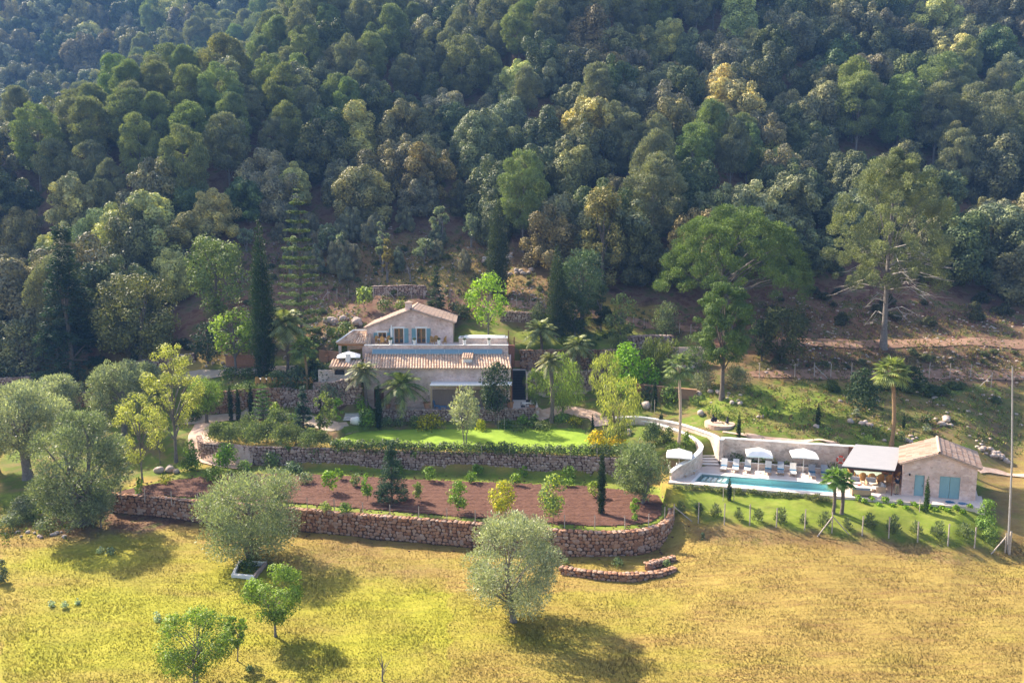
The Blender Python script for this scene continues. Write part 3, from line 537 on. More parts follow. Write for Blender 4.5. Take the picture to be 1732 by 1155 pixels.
def trunk_arr(W, H, z0, lobes, r, lean=0.0, nb=7, wob=.15, multi=1, seed=None, br=1.0):
    rr = random.Random(seed if seed is not None else rnd.random()); Vs = []; Fs = []; n0 = 0
    def add(p, rad, n=6):
        nonlocal n0
        v, f = tube_arr(p, rad, n); Vs.append(v); Fs.append(f + n0); n0 += len(v)
    for q in range(multi):
        a0 = rr.uniform(0, 6.28); sp_ = .0 if multi == 1 else .12 * W; bx, by = (.02 * W * math.cos(a0) * (multi > 1)), (.02 * W * math.sin(a0) * (multi > 1)); top = z0 + (H - z0) * .55; pts = []
        for i in range(7):
            t = i / 6; pts.append((bx + sp_ * t * math.cos(a0) + lean * t + wob * r * 4 * math.sin(3 * t + a0) * t, by + sp_ * t * math.sin(a0) + wob * r * 4 * math.cos(2.6 * t + a0) * t, -.3 + (top + .3) * t))
        rad = [r * (1.5 if i == 0 else (1 - .62 * i / 6)) for i in range(7)]; add(pts, rad, 7)
        tgt = rr.sample(lobes, min(nb, len(lobes)))
        for (x, y, z, l) in tgt:
            t = min(.95, max(.3, (z * .55) / max(top, .1))); k = t * 6; i = min(5, int(k)); f = k - i; s = np.array(pts[i]) * (1 - f) + np.array(pts[i + 1]) * f
            e = np.array([x, y, z]); m_ = (s + e) / 2 + np.array([rr.uniform(-.1, .1) * W * .3, rr.uniform(-.1, .1) * W * .3, .08 * H * rr.random()]); add([s, m_, e], [r * .45 * br, r * .28 * br, r * .1 * br], 5)
    return np.vstack(Vs), np.vstack(Fs)
SPEC = {  # species: form, lobe radius / W, lobe count, leaf size in photo px, aspect, mode, crown base fraction, trunk radius m, density, material
 'oak': dict(form='round', lr=.14, n=64, leaf=3.6, asp=.7, base=.12, tr=.22, dens=2.6, m=M_OAK),
 'olive': dict(form='round', lr=.13, n=70, leaf=4.4, asp=.34, base=.2, tr=.24, dens=3.9, m=M_OLIVE, mode='needle', nb=12, multi=2, bark=M_GREYBARK),
 'pine': dict(form='dome', lr=.15, n=34, leaf=4.2, asp=.28, base=.42, tr=.2, dens=2.6, m=M_NEEDLE, mode='needle', flat=.7, nb=16, bark=M_GREYBARK),
 'cypress': dict(form='spire', lr=.42, n=40, leaf=3.2, asp=.35, base=.03, tr=.12, dens=4.5, m=M_NEEDLE, mode='needle', hollow=.2, nb=2),
 'fir': dict(form='cone', lr=.13, n=90, leaf=3.8, asp=.3, base=.05, tr=.14, dens=3.2, m=M_NEEDLE, mode='flatleaf', flat=.45, nb=10),
 'leafy': dict(form='round', lr=.13, n=60, leaf=4.2, asp=.7, base=.28, tr=.12, dens=2.2, m=M_LIME, nb=16, bark=M_GREYBARK),
 'citrus': dict(form='egg', lr=.2, n=22, leaf=3.6, asp=.6, base=.16, tr=.05, dens=2.6, m=M_LEAF, nb=6),
 'willow': dict(form='round', lr=.2, n=30, leaf=4.5, asp=.22, base=.15, tr=.12, dens=2.0, m=M_LIME, mode='droop', nb=8),
 'bush': dict(form='dome', lr=.3, n=14, leaf=3.2, asp=.6, base=0, tr=0, dens=3.0, m=M_LEAF),
 'spiky': dict(form='dome', lr=.3, n=10, leaf=7, asp=.22, base=0, tr=0, dens=2.2, m=M_LEAF, mode='blade'),
 'flowers': dict(form='dome', lr=.22, n=26, leaf=3.0, asp=.8, base=0, tr=0, dens=3.0, m=M_FLOWER),
 'bamboo': dict(form='vase', lr=.16, n=34, leaf=6, asp=.2, base=.05, tr=.05, dens=1.6, m=M_LIME, mode='droop', nb=14, multi=5),
}
def rootpos(bx, by, loc=None):
    return G(bx, by) if loc is None else np.asarray(loc, float)
def plant(sp, name, label, cat, bx, by, top, wpx, col, group=None, loc=None, leaf=1.0, tag_only=False, tcol=None, lobes=None, deep=1.0, **kw):
    S = dict(SPEC[sp]); S.update(kw); g = rootpos(bx, by, loc); D = depth(g); k = D / FPX
    # height from the vertical pixel span, seen slightly from above
    tan_top = PY(bx, top, g[1])[2]; H = max(.15, tan_top - g[2]); W = wpx * k
    zb = S['base'] * H; lb = lobes(W, H) if lobes else lobes_for(S['form'], W, zb, H, S['n'], S['lr'] * W, hollow=S.get('hollow', .5))
    if sp in ('cypress', ): lb = [(x, y, H * (i + .5) / 40 * .98 + .0, max(.05, prof('spire', (i + .5) / 40) * W / 2 * (.9 + .1 * math.sin(i * 2.3)))) for i, (x, y) in enumerate([(rnd.uniform(-.06, .06) * W, rnd.uniform(-.06, .06) * W) for _ in range(40)])]
    ls = S['leaf'] * k * leaf; area = .75 * wpx * (H / k); n = int(S['dens'] * area / (S['leaf'] * leaf) ** 2 / S['asp'] * 2.0 * deep); n = max(120, min(n, 85000))
    V, F = leaves(lb, n, ls, asp=S['asp'], mode=S.get('mode', 'broad'), flat=S.get('flat', 1.0), shell=S.get('shell', .45))
    V += g
    if S['tr'] > 0:
        o = thing(name, label, cat, g, group); c = link_mesh('crown', V, F, S['m'], o); c.color = (*col, 1)
        tv, tf = trunk_arr(W, H, zb, lb, S['tr'] * min(1.5, max(.5, H / 8)), lean=S.get('lean', 0) * H, nb=S.get('nb', 7), multi=S.get('multi', 1), br=S.get('br', .8)); b = link_mesh('trunk', tv + g, tf, S.get('bark', M_BARK), o, True)
        return o
    o = link_mesh(name, V, F, S['m'], None, loc=g); o.color = (*col, 1); tag(o, label, cat, group); return o
# ---- palms
def frond(Vs, Fs, base, az, length, rise, droop, w_, nl=18, leaf=.5, n0=0):
    ca, sa = math.cos(az), math.sin(az); pts = []
    for i in range(nl + 1):
        t = i / nl; r = length * (t * math.cos(rise) * .9 + .12 * t * t); z = length * (math.sin(rise) * t - droop * t * t); pts.append(np.array([base[0] + r * ca, base[1] + r * sa, base[2] + z]))
    side = np.array([-sa, ca, 0.]); up = np.array([0, 0, 1.])
    for i in range(nl):
        p, q = pts[i], pts[i + 1]; wd = .03 * length * .2
        Vs += [p - side * wd, p + side * wd, q + side * wd, q - side * wd]; Fs.append([n0, n0+1, n0+2, n0+3]); n0 += 4
        if i < 2: continue
        t = i / nl; ll = leaf * math.sin(math.pi * (.12 + .86 * t)) ** .6; dr = (q - p) / np.linalg.norm(q - p)
        for s in (-1, 1):
            for f in (0, .5):
                b_ = p + (q - p) * f; tip = b_ + (side * s * .8 + dr * .75 - up * (.25 + .25 * rnd.random())) * ll * rnd.uniform(.85, 1.1); h = dr * w_
                Vs += [b_ - h, b_ + h, tip + h * .2, tip - h * .2]; Fs.append([n0, n0+1, n0+2, n0+3]); n0 += 4
    return n0
def palm(label, bx, by, top, wpx, col, kind='date', group=None, trunk_m=None, tr=.2, lean=0, dead=False, nf=None, htop=None):
    g = G(bx, by); k = depth(g) / FPX; ztop = PY(bx, top, g[1])[2]; W = wpx * k; H = ztop - g[2]; cl = W / 2
    cz = H - cl * (.55 if kind == 'date' else .42); cz = max(cz, .25 * H); o = thing('palm_tree', label, 'palm tree', g, group)
    pts = [(g[0] + lean * H * (t ** 1.5) + .02 * H * math.sin(4 * t), g[1], g[2] - .3 + (cz + .3) * t) for t in np.linspace(0, 1, 9)]; c = pts[-1]
    mb = MB(); mb.tube(pts, [tr * 1.5, tr * 1.1, tr, tr, tr, tr, tr, tr * 1.05, tr * 1.2], 10); mb.build('trunk', trunk_m or M_BARK, o, True)
    Vs = []; Fs = []; n0 = 0
    if kind == 'date':
        nf = nf or 34
        for i in range(nf):
            f = i / nf; n0 = frond(Vs, Fs, c, i * 2.4 + rnd.uniform(-.2, .2), cl * rnd.uniform(.9, 1.15), R(78 - 95 * f), .35 + .25 * f + .15 * rnd.random(), .018 * cl + .012, 16, cl * .3, n0)
    else:
        nf = nf or 26
        for i in range(nf):
            f = i / nf; az = i * 2.4 + rnd.uniform(-.3, .3); el = R(80 - 120 * f); pl = cl * rnd.uniform(.42, .6); ca, sa = math.cos(az), math.sin(az)
            b = np.array(c); h = b + np.array([ca * math.cos(el), sa * math.cos(el), math.sin(el)]) * pl; dr = (h - b) / pl; side = np.array([-sa, ca, 0.]); wd = side * .03
            Vs += [b - wd, b + wd, h + wd, h - wd]; Fs.append([n0, n0+1, n0+2, n0+3]); n0 += 4
            m_ = 17; fl_ = cl * rnd.uniform(.42, .55)
            for j in range(m_):
                a = R(-105 + 210 * j / (m_ - 1)); d = dr * math.cos(a) + side * math.sin(a); d = d + np.array([0, 0, -.28 - .2 * f]); nb_ = np.cross(d, [0, 0, 1.]); nb_ /= np.linalg.norm(nb_) + 1e-6; wv = nb_ * fl_ * .075; mid_ = h + d * fl_ * .5; tip = h + d * fl_ + np.array([0, 0, -.12 * fl_])
                Vs += [h, mid_ - wv, tip, mid_ + wv]; Fs.append([n0, n0+1, n0+2, n0+3]); n0 += 4
    cr = link_mesh('fronds', Vs, Fs, M_LEAF, o); cr.color = (*col, 1)
    if dead:
        Vs = []; Fs = []; n0 = 0
        for i in range(26):
            az = i * 2.4; b = np.array(c) - [0, 0, .15 + .35 * rnd.random()]; tip = b + np.array([math.cos(az) * .5, math.sin(az) * .5, -.9 - .5 * rnd.random()]); s = np.array([-math.sin(az), math.cos(az), 0]) * .16
            Vs += [b, b + s * .5 - [0,0,.3], tip, b - s * .5 - [0,0,.3]]; Fs.append([n0, n0+1, n0+2, n0+3]); n0 += 4
        link_mesh('dead_fronds', Vs, Fs, M_TAN, o)
    return o
# ================================================================ BUILDINGS
def tiles(name, p00, p10, p11, p01, m, parent, pitch=.34, tl=.46, thick=.12):
    # p00->p10 eave, p01->p11 ridge; barrel tiles running up the slope, each a separate raised shell over a slab
    p00, p10, p11, p01 = [np.asarray(a, float) for a in (p00, p10, p11, p01)]
    W = np.linalg.norm(p10 - p00); H = np.linalg.norm((p01 + p11) / 2 - (p00 + p10) / 2); nc = max(2, int(W / pitch)); nv = max(2, int(H / tl))
    n = np.cross(p10 - p00, p01 - p00); n /= np.linalg.norm(n); n = n if n[2] > 0 else -n
    def Q(u, v): return (p00 * (1 - u) + p10 * u) * (1 - v) + (p01 * (1 - u) + p11 * u) * v
    V = []; F = []
    for s in (0, 1):
        for q in (p00, p10, p11, p01): V.append(q - n * (thick if s == 0 else 0))
    F += [(0,1,2,3),(7,6,5,4),(0,4,5,1),(1,5,6,2),(2,6,7,3),(3,7,4,0)]; r = pitch * .36; ang = np.linspace(0, math.pi, 5)
    uu = (p10 - p00) / W
    for i in range(nc):
        u = (i + .5) / nc
        for k in range(nv):
            a = Q(u, k / nv - (.02 if k == 0 else 0)); b = Q(u, min(1, (k + 1.12) / nv)); b0 = len(V); jr = r * rnd.uniform(.95, 1.06)
            for c, q, lift in ((0, a, .045), (1, b, .0)):
                for t in ang: V.append(q + uu * jr * math.cos(t) + n * (jr * math.sin(t) * .95 + lift))
            for t in range(4): F.append((b0 + t, b0 + t + 1, b0 + 6 + t, b0 + 5 + t))
            F.append((b0, b0 + 1, b0 + 2, b0 + 3, b0 + 4))
    return link_mesh(name, V, F, m, parent)
def wall_part(name, parent, xf, x0, x1, y0, z0, top, m, t=.35, holes=()):
    # vertical wall slab in x..; 'top' = list of (x, z) outline; holes = (xa, xb, za, zb) recesses drawn through
    xs = sorted(set([x0, x1] + [h[0] for h in holes] + [h[1] for h in holes] + [a for a, _ in top if x0 < a < x1]))
    mb = MB(xf); tx = [a for a, _ in top]; tz = [b for _, b in top]
    for a, b in zip(xs[:-1], xs[1:]):
        zs = [(z0, None)]; hs = sorted([h for h in holes if h[0] <= a + 1e-6 and h[1] >= b - 1e-6], key=lambda h: h[2]); lo = z0; segs = []
        for h in hs: segs.append((lo, h[2])); lo = h[3]
        for s0, s1 in segs:
            if s1 > s0 + 1e-4: mb.box(a, b, y0, y0 + t, s0, s1)
        za, zb = np.interp(a, tx, tz), np.interp(b, tx, tz)
        mb.add([(a,y0,lo),(b,y0,lo),(b,y0+t,lo),(a,y0+t,lo),(a,y0,za),(b,y0,zb),(b,y0+t,zb),(a,y0+t,za)], [(0,3,2,1),(4,5,6,7),(0,1,5,4),(1,2,6,5),(2,3,7,6),(3,0,4,7)])
    return mb.build(name, m, parent)
def shutter(parent, xf, x0, x1, y, z0, z1, m=None, name='shutter'):
    mb = MB(xf); mb.box(x0, x1, y - .05, y - .01, z0, z1); nn = int((z1 - z0) / .12)
    for i in range(nn): z = z0 + .05 + i * (z1 - z0 - .08) / nn; mb.box(x0 + .06, x1 - .06, y - .075, y - .05, z, z + .05)
    return mb.build(name, m or M_BLUE, parent)
def glazed(parent, xf, x0, x1, y, z0, z1, name='french_door', leaves=2, panel=.0):
    mb = MB(xf); f = .09
    mb.box(x0, x0 + f, y, y + .08, z0, z1); mb.box(x1 - f, x1, y, y + .08, z0, z1); mb.box(x0 + f, x1 - f, y, y + .08, z1 - f, z1); mb.box(x0 + f, x1 - f, y, y + .08, z0, z0 + f + panel)
    mid = (x0 + x1) / 2; mb.box(mid - .09, mid + .09, y - .02, y + .08, z0 + f + panel, z1 - f)
    mb.box(x0 + f, mid - .09, y + .01, y + .06, (z0 + z1) / 2 - .3, (z0 + z1) / 2 - .25); mb.box(mid + .09, x1 - f, y + .01, y + .06, (z0 + z1) / 2 - .3, (z0 + z1) / 2 - .25)
    o = mb.build(name, M_WOOD, parent)
    g = MB(xf); g.box(x0 + f, x1 - f, y + .03, y + .04, z0 + f, z1 - f); v = g.build('pane', M_GLASS, parent); v.parent = o; return o
# ---- main house
H0 = PY(742, 690, 89.0); HX = lambda px, y, z=11.0: (px - 866) / FPX * (y * CP - (z - CAMZ) * SP)
house = thing('country_house', 'two-storey pinkish stone country house with tiled roofs, blue shutters and a roof terrace', 'house', (-9.7, 89, 5.75))
I = lambda x, y, z: (x, y, z)
xl, xr = HX(618, 89), HX(864, 89); yw = 89.0; ze = 11.0
dx0, dx1 = HX(632, 89, 8), HX(649, 89, 8)
wall_part('lower_front_wall', house, I, xl, xr, yw, 5.2, [(xl, ze), (xr, ze)], M_HOUSE, .4, [(dx0, dx1, 5.75, 8.3)])
mb = MB(); mb.box(xl, xl + .4, yw + .4, 93.2, 5.2, ze); mb.box(xr - .4, xr, yw + .4, 93.2, 5.2, ze); mb.build('side_wall', M_HOUSE, house)
mb = MB(); mb.box(dx0, dx1, yw + .25, yw + .33, 5.75, 8.3); d = mb.build('door', M_RUST, house); mb = MB(); mb.box(dx0 + .12, dx1 - .75, yw + .2, yw + .25, 7.0, 8.1); mb.build('pane', M_GLASS, house).parent = d
# lean-to roof
A = PY(613.5, 623, 88.55); B = PY(865.5, 623, 88.55); A2 = PY(617.5, 598, 92.2); B2 = PY(860, 598, 92.2)
A[2] = B[2] = (A[2] + B[2]) / 2; A2[2] = B2[2] = (A2[2] + B2[2]) / 2
tiles('lower_roof', A, B, B2, A2, M_TILE, house, .36, .5)
for s, (e, t_) in (('l', (A, A2)), ('r', (B, B2))):
    mb = MB(); x = e[0] + (.25 if s == 'l' else -.3); mb.add([(x,89.4,ze),(x,92.2,ze),(x,92.2,A2[2]-.12),(x+.2,89.4,ze),(x+.2,92.2,ze),(x+.2,92.2,A2[2]-.12)], [(0,1,2),(3,5,4),(0,3,4,1),(1,4,5,2),(2,5,3,0)]); mb.build('roof_end_wall', M_HOUSE, house)
# parapet + terrace slab + skylight strip
zp = PY(740, 583.5, 92.4)[2]; px0, px1 = HX(617, 92.4, 13), HX(859.5, 92.4, 13)
mb = MB(); mb.box(px0, px1, 92.35, 92.7, ze, zp - .08); mb.build('parapet', M_HOUSE, house)
mb = MB(); mb.box(px0 - .05, px1 + .05, 92.28, 92.78, zp - .08, zp + .03); mb.build('parapet_cap', M_WHITE, house)
mb = MB(); mb.box(px0, px1, 92.7, 96.6, zp - .4, zp - .12); mb.build('terrace_floor', M_DECK, house)
mb = MB(); mb.box(px1 - .35, px1, 92.75, 99, 5.7, zp - .42); mb.build('terrace_side_wall', M_HOUSE, house)
sx0, sx1 = HX(630, 92, 12.6), HX(849, 92, 12.6); zs0, zs1 = PY(740, 597.5, 92.05)[2], PY(740, 591, 92.28)[2]
mb = MB(); k = 9; w_ = (sx1 - sx0) / k
sk = MB(); sk.add([(sx0,91.9,zs0),(sx1,91.9,zs0),(sx1,92.25,zs1),(sx0,92.25,zs1)], [(0,1,2,3)])
fr = MB()
for i in range(k + 1): fr.add([(sx0+i*w_-.05,91.87,zs0),(sx0+i*w_+.05,91.87,zs0),(sx0+i*w_+.05,92.22,zs1+.03),(sx0+i*w_-.05,92.22,zs1+.03),(sx0+i*w_-.05,91.9,zs0-.05),(sx0+i*w_+.05,91.9,zs0-.05)], [(0,1,2,3),(4,5,1,0)])
fr.box(sx0, sx1, 91.84, 91.9, zs0 - .1, zs0 + .03); fr.box(sx0, sx1, 92.22, 92.3, zs1 - .02, zs1 + .06)
s_ = fr.build('skylight_strip', mat('pale_blue_frame', [(.30,.38,.42)], rough=.5), house); p_ = sk.build('pane', M_SKYGLASS, house); p_.parent = s_
# dormer box on the lean-to roof
q = PY(791, 612, 90.0); mb = MB(); mb.box(q[0] - .6, q[0] + .6, 89.9, 91.3, q[2] - .6, q[2] + .45); mb.build('dormer', M_WHITE, house)
tiles('dormer_roof', (q[0] - .75, 89.75, q[2] + .5), (q[0] + .75, 89.75, q[2] + .5), (q[0] + .75, 91.6, q[2] + .95), (q[0] - .75, 91.6, q[2] + .95), M_TILE, house, .3, .4, .06)
# gutter pipe
mb = MB(); mb.tube([(xr - .5, 88.93, 5.75), (xr - .5, 88.93, 10.8)], .05); mb.build('downpipe', M_RUST, house)
# upper storey, turned a little
a0 = R(3.5); UX = lambda px, py: None
ub = PY(621, 577, 95.0); uo = np.array([ub[0], 94.9]); uw = 12.15; ca, sa = math.cos(a0), math.sin(a0)
U = lambda x, y, z: (uo[0] + x * ca - y * sa, uo[1] + x * sa + y * ca, z)
z0 = zp - .12; UD = 12.0
def upx(px, py):   # photo pixel on the front wall -> (x, z)
    best = None
    r = ray(px, py); c = np.array([0, 0, CAMZ]); n = np.array([-sa, ca, 0]); k = ((uo[0] * n[0] + uo[1] * n[1])) / (r[0] * n[0] + r[1] * n[1]); h = c + r * k
    return (h[0] - uo[0]) * ca + (h[1] - uo[1]) * sa, h[2]
el, er, ap = upx(620, 555.5), upx(766, 546.5), upx(695.5, 525.5); uw = er[0]
D1 = (*[upx(p, 570)[0] for p in (667, 682.3)], z0, upx(670, 555.5)[1]); D2 = (*[upx(p, 570)[0] for p in (705, 720)], z0, upx(710, 555.5)[1]); W1 = (*[upx(p, 570)[0] for p in (640, 653.3)], upx(645, 572)[1], upx(645, 562.5)[1])
wall_part('upper_front_wall', house, U, 0, uw, 0, z0 - 1, [(0, el[1]), (ap[0], ap[1]), (uw, er[1])], M_HOUSE, .4, [D1, D2, W1])
mb = MB(U); mb.box(0, .4, .4, UD, z0 - 1, el[1] - .02); mb.box(uw - .4, uw, .4, UD, z0 - 1, er[1] - .02); mb.box(.4, uw - .4, UD - .4, UD, z0 - 1, er[1] - .1); mb.build('upper_side_wall', M_HOUSE, house)
ov = .35; dzl = (ap[1] - el[1]) / ap[0]; dzr = (ap[1] - er[1]) / (uw - ap[0]); rr = .16
tiles('upper_roof', U(-ov, UD + .3, el[1] - ov * dzl + rr), U(-ov, -.22, el[1] - ov * dzl + rr), U(ap[0], -.22, ap[1] + rr), U(ap[0], UD + .3, ap[1] + rr), M_OLDTILE, house, .36, .5)
tiles('upper_roof', U(uw + ov, -.22, er[1] - ov * dzr + rr), U(uw + ov, UD + .3, er[1] - ov * dzr + rr), U(ap[0], UD + .3, ap[1] + rr + .002), U(ap[0], -.22, ap[1] + rr + .002), M_OLDTILE, house, .36, .5)
mb = MB(U); mb.tube([(ap[0], -.25, ap[1] + rr + .08), (ap[0], UD + .3, ap[1] + rr + .08)], .15, 8); mb.build('ridge_tiles', M_TILE, house)
c0 = upx(690.5, 528)[0]; mb = MB(U); mb.box(c0 - .45, c0 + .45, .5, 1.3, ap[1] - .6, ap[1] + 1.0); ch = mb.build('chimney', M_HOUSE, house)
mb = MB(U); mb.box(c0 - .55, c0 + .55, .4, 1.4, ap[1] + 1.0, ap[1] + 1.1); mb.add([(c0-.5,.45,ap[1]+1.1),(c0+.5,.45,ap[1]+1.1),(c0+.5,1.35,ap[1]+1.1),(c0-.5,1.35,ap[1]+1.1),(c0,.9,ap[1]+1.4)], [(0,1,4),(1,2,4),(2,3,4),(3,0,4)]); mb.build('chimney_cap', M_TILE, house).parent = ch
for hh in (D1, D2, W1):
    glazed(house, U, hh[0], hh[1], .22, hh[2] + (.02 if hh is not W1 else 0), hh[3], 'french_door' if hh is not W1 else 'window')
    mb = MB(U); mb.box(hh[0] - .22, hh[1] + .22, -.03, .05, hh[3], hh[3] + .24); mb.box(hh[0] - .12, hh[0], -.02, .05, hh[2], hh[3]); mb.box(hh[1], hh[1] + .12, -.02, .05, hh[2], hh[3]); mb.build('lintel', M_WHITE, house)
    w2 = (hh[1] - hh[0]) * .44
    shutter(house, U, hh[0] - .16 - w2, hh[0] - .14, -.02, hh[2] + .05, hh[3]); shutter(house, U, hh[1] + .14, hh[1] + .16 + w2, -.02, hh[2] + .05, hh[3])
# porch with canvas roof in front of the lower wall
cx0, cx1 = HX(727, 86.9, 8.5), HX(866, 86.9, 8.5); zc0 = PY(760, 651, 86.9)[2]; zc1 = PY(760, 645.5, 88.9)[2]
porch = thing('canvas_porch', 'white canvas porch roof on brown posts along the lower front wall of the main house', 'porch', ((cx0 + cx1) / 2, 87.5, 5.8))
mb = MB(); mb.add([(cx0,86.9,zc0-.12),(cx1,86.9,zc0-.12),(cx1,86.9,zc0),(cx0,86.9,zc0),(cx0,88.95,zc1),(cx1,88.95,zc1),(cx0,88.95,zc1-.1),(cx1,88.95,zc1-.1)], [(0,1,2,3),(3,2,5,4),(0,6,7,1),(0,3,4,6),(1,7,5,2)]); mb.build('canvas_roof', M_CANVAS, porch)
for x in np.linspace(cx0 + .15, cx1 - .15, 4): mb = MB(); mb.box(x - .09, x + .09, 86.95, 87.13, 5.8, zc0 - .13); mb.build('post', M_WOOD if x > cx0 + .2 else M_TAN, porch)
# dark panel behind the porch, the shade of the opening put into its colour
mb = MB(); mb.box(cx0 + .1, cx1 - .9, 88.9, 88.97, 5.8, 8.2); mb.build('shade_panel', mat('porch_shade', [(.24,.17,.14),(.30,.22,.18)], 4, .9, stretch=(6,1,.4)), porch)
# raised hot tub on the terrace
q = PY(817, 579, 94.6); x0, x1 = HX(776, 94, 14), HX(858, 94, 14)
tub = thing('hot_tub', 'long low pink-faced white plunge tub at the right end of the roof terrace', 'hot tub', ((x0 + x1) / 2, 95, z0))
mb = MB(); mb.box(x0, x1, 94.0, 96.4, z0, z0 + .85); mb.build('tub_wall', M_PINKWALL, tub)
mb = MB(); X0, X1 = x0 + 2.3, x1
mb.box(x0 - .05, x1 + .05, 93.95, 94.2, z0 + .85, z0 + .93); mb.box(x0 - .05, x1 + .05, 96.2, 96.45, z0 + .85, z0 + .93); mb.box(x0 - .05, x0 + .2, 94.2, 96.2, z0 + .85, z0 + .93); mb.box(x1 - .2, x1 + .05, 94.2, 96.2, z0 + .85, z0 + .93); mb.box(X0 - 1.6, X1 - .3, 94.2, 96.2, z0 + .86, z0 + 1.05); mb.build('white_cover', M_CANVAS, tub)
# corten steel corner by the stairs
q0, q1 = PY(859, 587, 92.6), PY(871, 587, 92.6); qb = PY(866, 620, 92.6)
cor = thing('rusted_steel_balcony', 'tapering rusted steel balcony corner with posts at the right end of the roof', 'balcony', (q0[0] + .5, 92.6, 5.8))
mb = MB(); mb.add([(q0[0],92.3,zp),(q1[0],92.3,zp-.1),(q1[0],93.4,zp-.1),(q0[0],93.4,zp),(qb[0]-.2,92.3,10.6),(qb[0]+.3,92.3,10.6),(qb[0]+.3,93.4,10.6),(qb[0]-.2,93.4,10.6)], [(0,1,2,3),(7,6,5,4),(4,5,1,0),(5,6,2,1),(6,7,3,2),(7,4,0,3)]); mb.build('steel_box', M_RUST, cor)
for x in (q0[0] + .1, q1[0] - .1): mb = MB(); mb.box(x - .06, x + .06, 92.8, 92.92, zp - .1, zp + (1.9 if x < q0[0] + .3 else 1.1)); mb.build('post', M_RUST, cor)
mb = MB(); mb.box(q0[0] + .16, q1[0] - .16, 92.84, 92.88, zp + .55, zp + .6); mb.box(qb[0] - .1, qb[0] + .1, 92.6, 92.8, 5.8, 10.6); mb.build('rail', M_RUST, cor)
# dark stairs
sA, sB = PY(867, 676, 93.6), PY(889.5, 676, 93.6)
st = thing('dark_stairs', 'steep dark stone stairs climbing beside the right end of the main house', 'stairs', ((sA[0] + sB[0]) / 2, 93.6, 5.8)); n = 18
for i in range(n):
    mb = MB(); z = 5.8 + 3.6 * i / n; y = 93.6 + 3.3 * i / n; mb.box(sA[0], sB[0] - .003 * i, y, 97.0 + .003 * i, z - (.4 if i == 0 else 0), 5.8 + 3.6 * (i + 1) / n - .002 * 0); mb.build('step', M_STEPDARK, st)
mb = MB(); mb.box(sA[0], sB[0], 97.06, 98.3, 5.5, 9.45); mb.build('landing', M_DECK, st)
mb = MB(); mb.box(sB[0] + .02, sB[0] + .25, 93.6, 97.1, 5.4, 9.3); mb.build('stair_wall', M_HOUSE, st)
mb = MB(); mb.box(sA[0] + .3, sA[0] + 1.6, 98.4, 99.4, 9.2, 10.6); tag(mb.build('planter_box', M_ORANGE, loc=(sA[0] + .9, 98.9, 9.2)), 'square brown planter above the landing of the dark stairs', 'planter')
# garden steps left of the house
g = G(596, 712); gs_ = thing('garden_steps', 'pale stone garden steps with dark risers rising from the lawn left of the house', 'steps', g)
for i in range(6): mb = MB(); mb.box(g[0] - 1.15, g[0] + 1.15, g[1] + i * .42, g[1] + 3.2, g[2] - .3, g[2] + .17 * (i + 1) - .05); mb.build('riser', M_GREYSTONE, gs_); mb = MB(); mb.box(g[0] - 1.18, g[0] + 1.18, g[1] + i * .42 - .06, g[1] + i * .42 + .38, g[2] + .17 * (i + 1) - .05, g[2] + .17 * (i + 1)); mb.build('tread', M_WHITE, gs_)
q = G(602, 728); V_, F_ = stones([(q[0], q[1], q[2] + .5)], np.array([(1.5, 1.1, 1.25)]), np.array([(1, 0)]), .75); tag(link_mesh('stone_block', V_, F_, M_WHITE, loc=q), 'big pale cut stone block at the left tip of the bright lawn', 'stone block')
# ---- covered patio (pavilion)
zr_ = PY(600, 560, 96.4)[2]; ze_ = PY(600, 580, 93.4)[2]; fx0, fx1 = HX(572, 93.4, 13.6), HX(616, 93.4, 13.6); rx0 = HX(598, 96.4, 15); rx1 = HX(621, 96.4, 15)
pav = thing('covered_patio', 'open covered patio with a hipped barrel-tile roof left of the upper house', 'pavilion', ((fx0 + fx1) / 2, 95, 10.8)); zf = 10.8
tiles('roof', (fx0 - .2, 93.2, ze_), (fx1 + .3, 93.2, ze_), (rx1, 96.4, zr_), (rx0, 96.4, zr_), M_TILE, pav, .36, .5)
tiles('roof', (fx0 - .2, 99.6, ze_), (fx0 - .2, 93.2, ze_), (rx0, 96.4, zr_ + .01), (rx0, 96.5, zr_ + .01), M_TILE, pav, .36, .5)
mb = MB(); mb.tube([(fx0 - .2, 93.2, ze_ + .1), (rx0, 96.4, zr_ + .12)], .13, 7); mb.tube([(rx0, 96.4, zr_ + .12), (rx1, 96.4, zr_ + .12)], .13, 7); mb.build('hip_tiles', M_WHITE, pav)
mb = MB(); mb.box(fx0, fx1 + .2, 93.5, 93.7, ze_ - .4, ze_ - .14); mb.build('beam', M_WOOD, pav)
mb = MB(); mb.box(fx0, fx0 + .35, 93.5, 93.85, zf - .5, ze_ - .4); mb.build('column', M_PINKWALL, pav); mb = MB(); mb.box(fx0 + .7, fx0 + 1.0, 95.6, 95.9, zf - .5, ze_ + .2); mb.build('column', M_PINKWALL, pav)
mb = MB(); mb.box(fx0 + .4, fx1 + .3, 98.0, 98.3, zf - .5, ze_ + .1); mb.box(fx1 + .1, fx1 + .4, 93.85, 98.0, zf - .5, ze_ - .2); mb.build('back_wall', M_PINKWALL, pav)
tiles('side_roof', PY(615, 586, 93.0), PY(626, 586, 93.0), PY(629, 565, 94.6), PY(620, 565, 94.6), M_TILE, house, .36, .5)
mb = MB(); q = PY(620, 612, 93.3); mb.box(q[0] - .55, q[0] + .4, 93.3, 93.6, 9.6, PY(620, 587, 93.1)[2]); mb.build('side_wall', M_HOUSE, house)
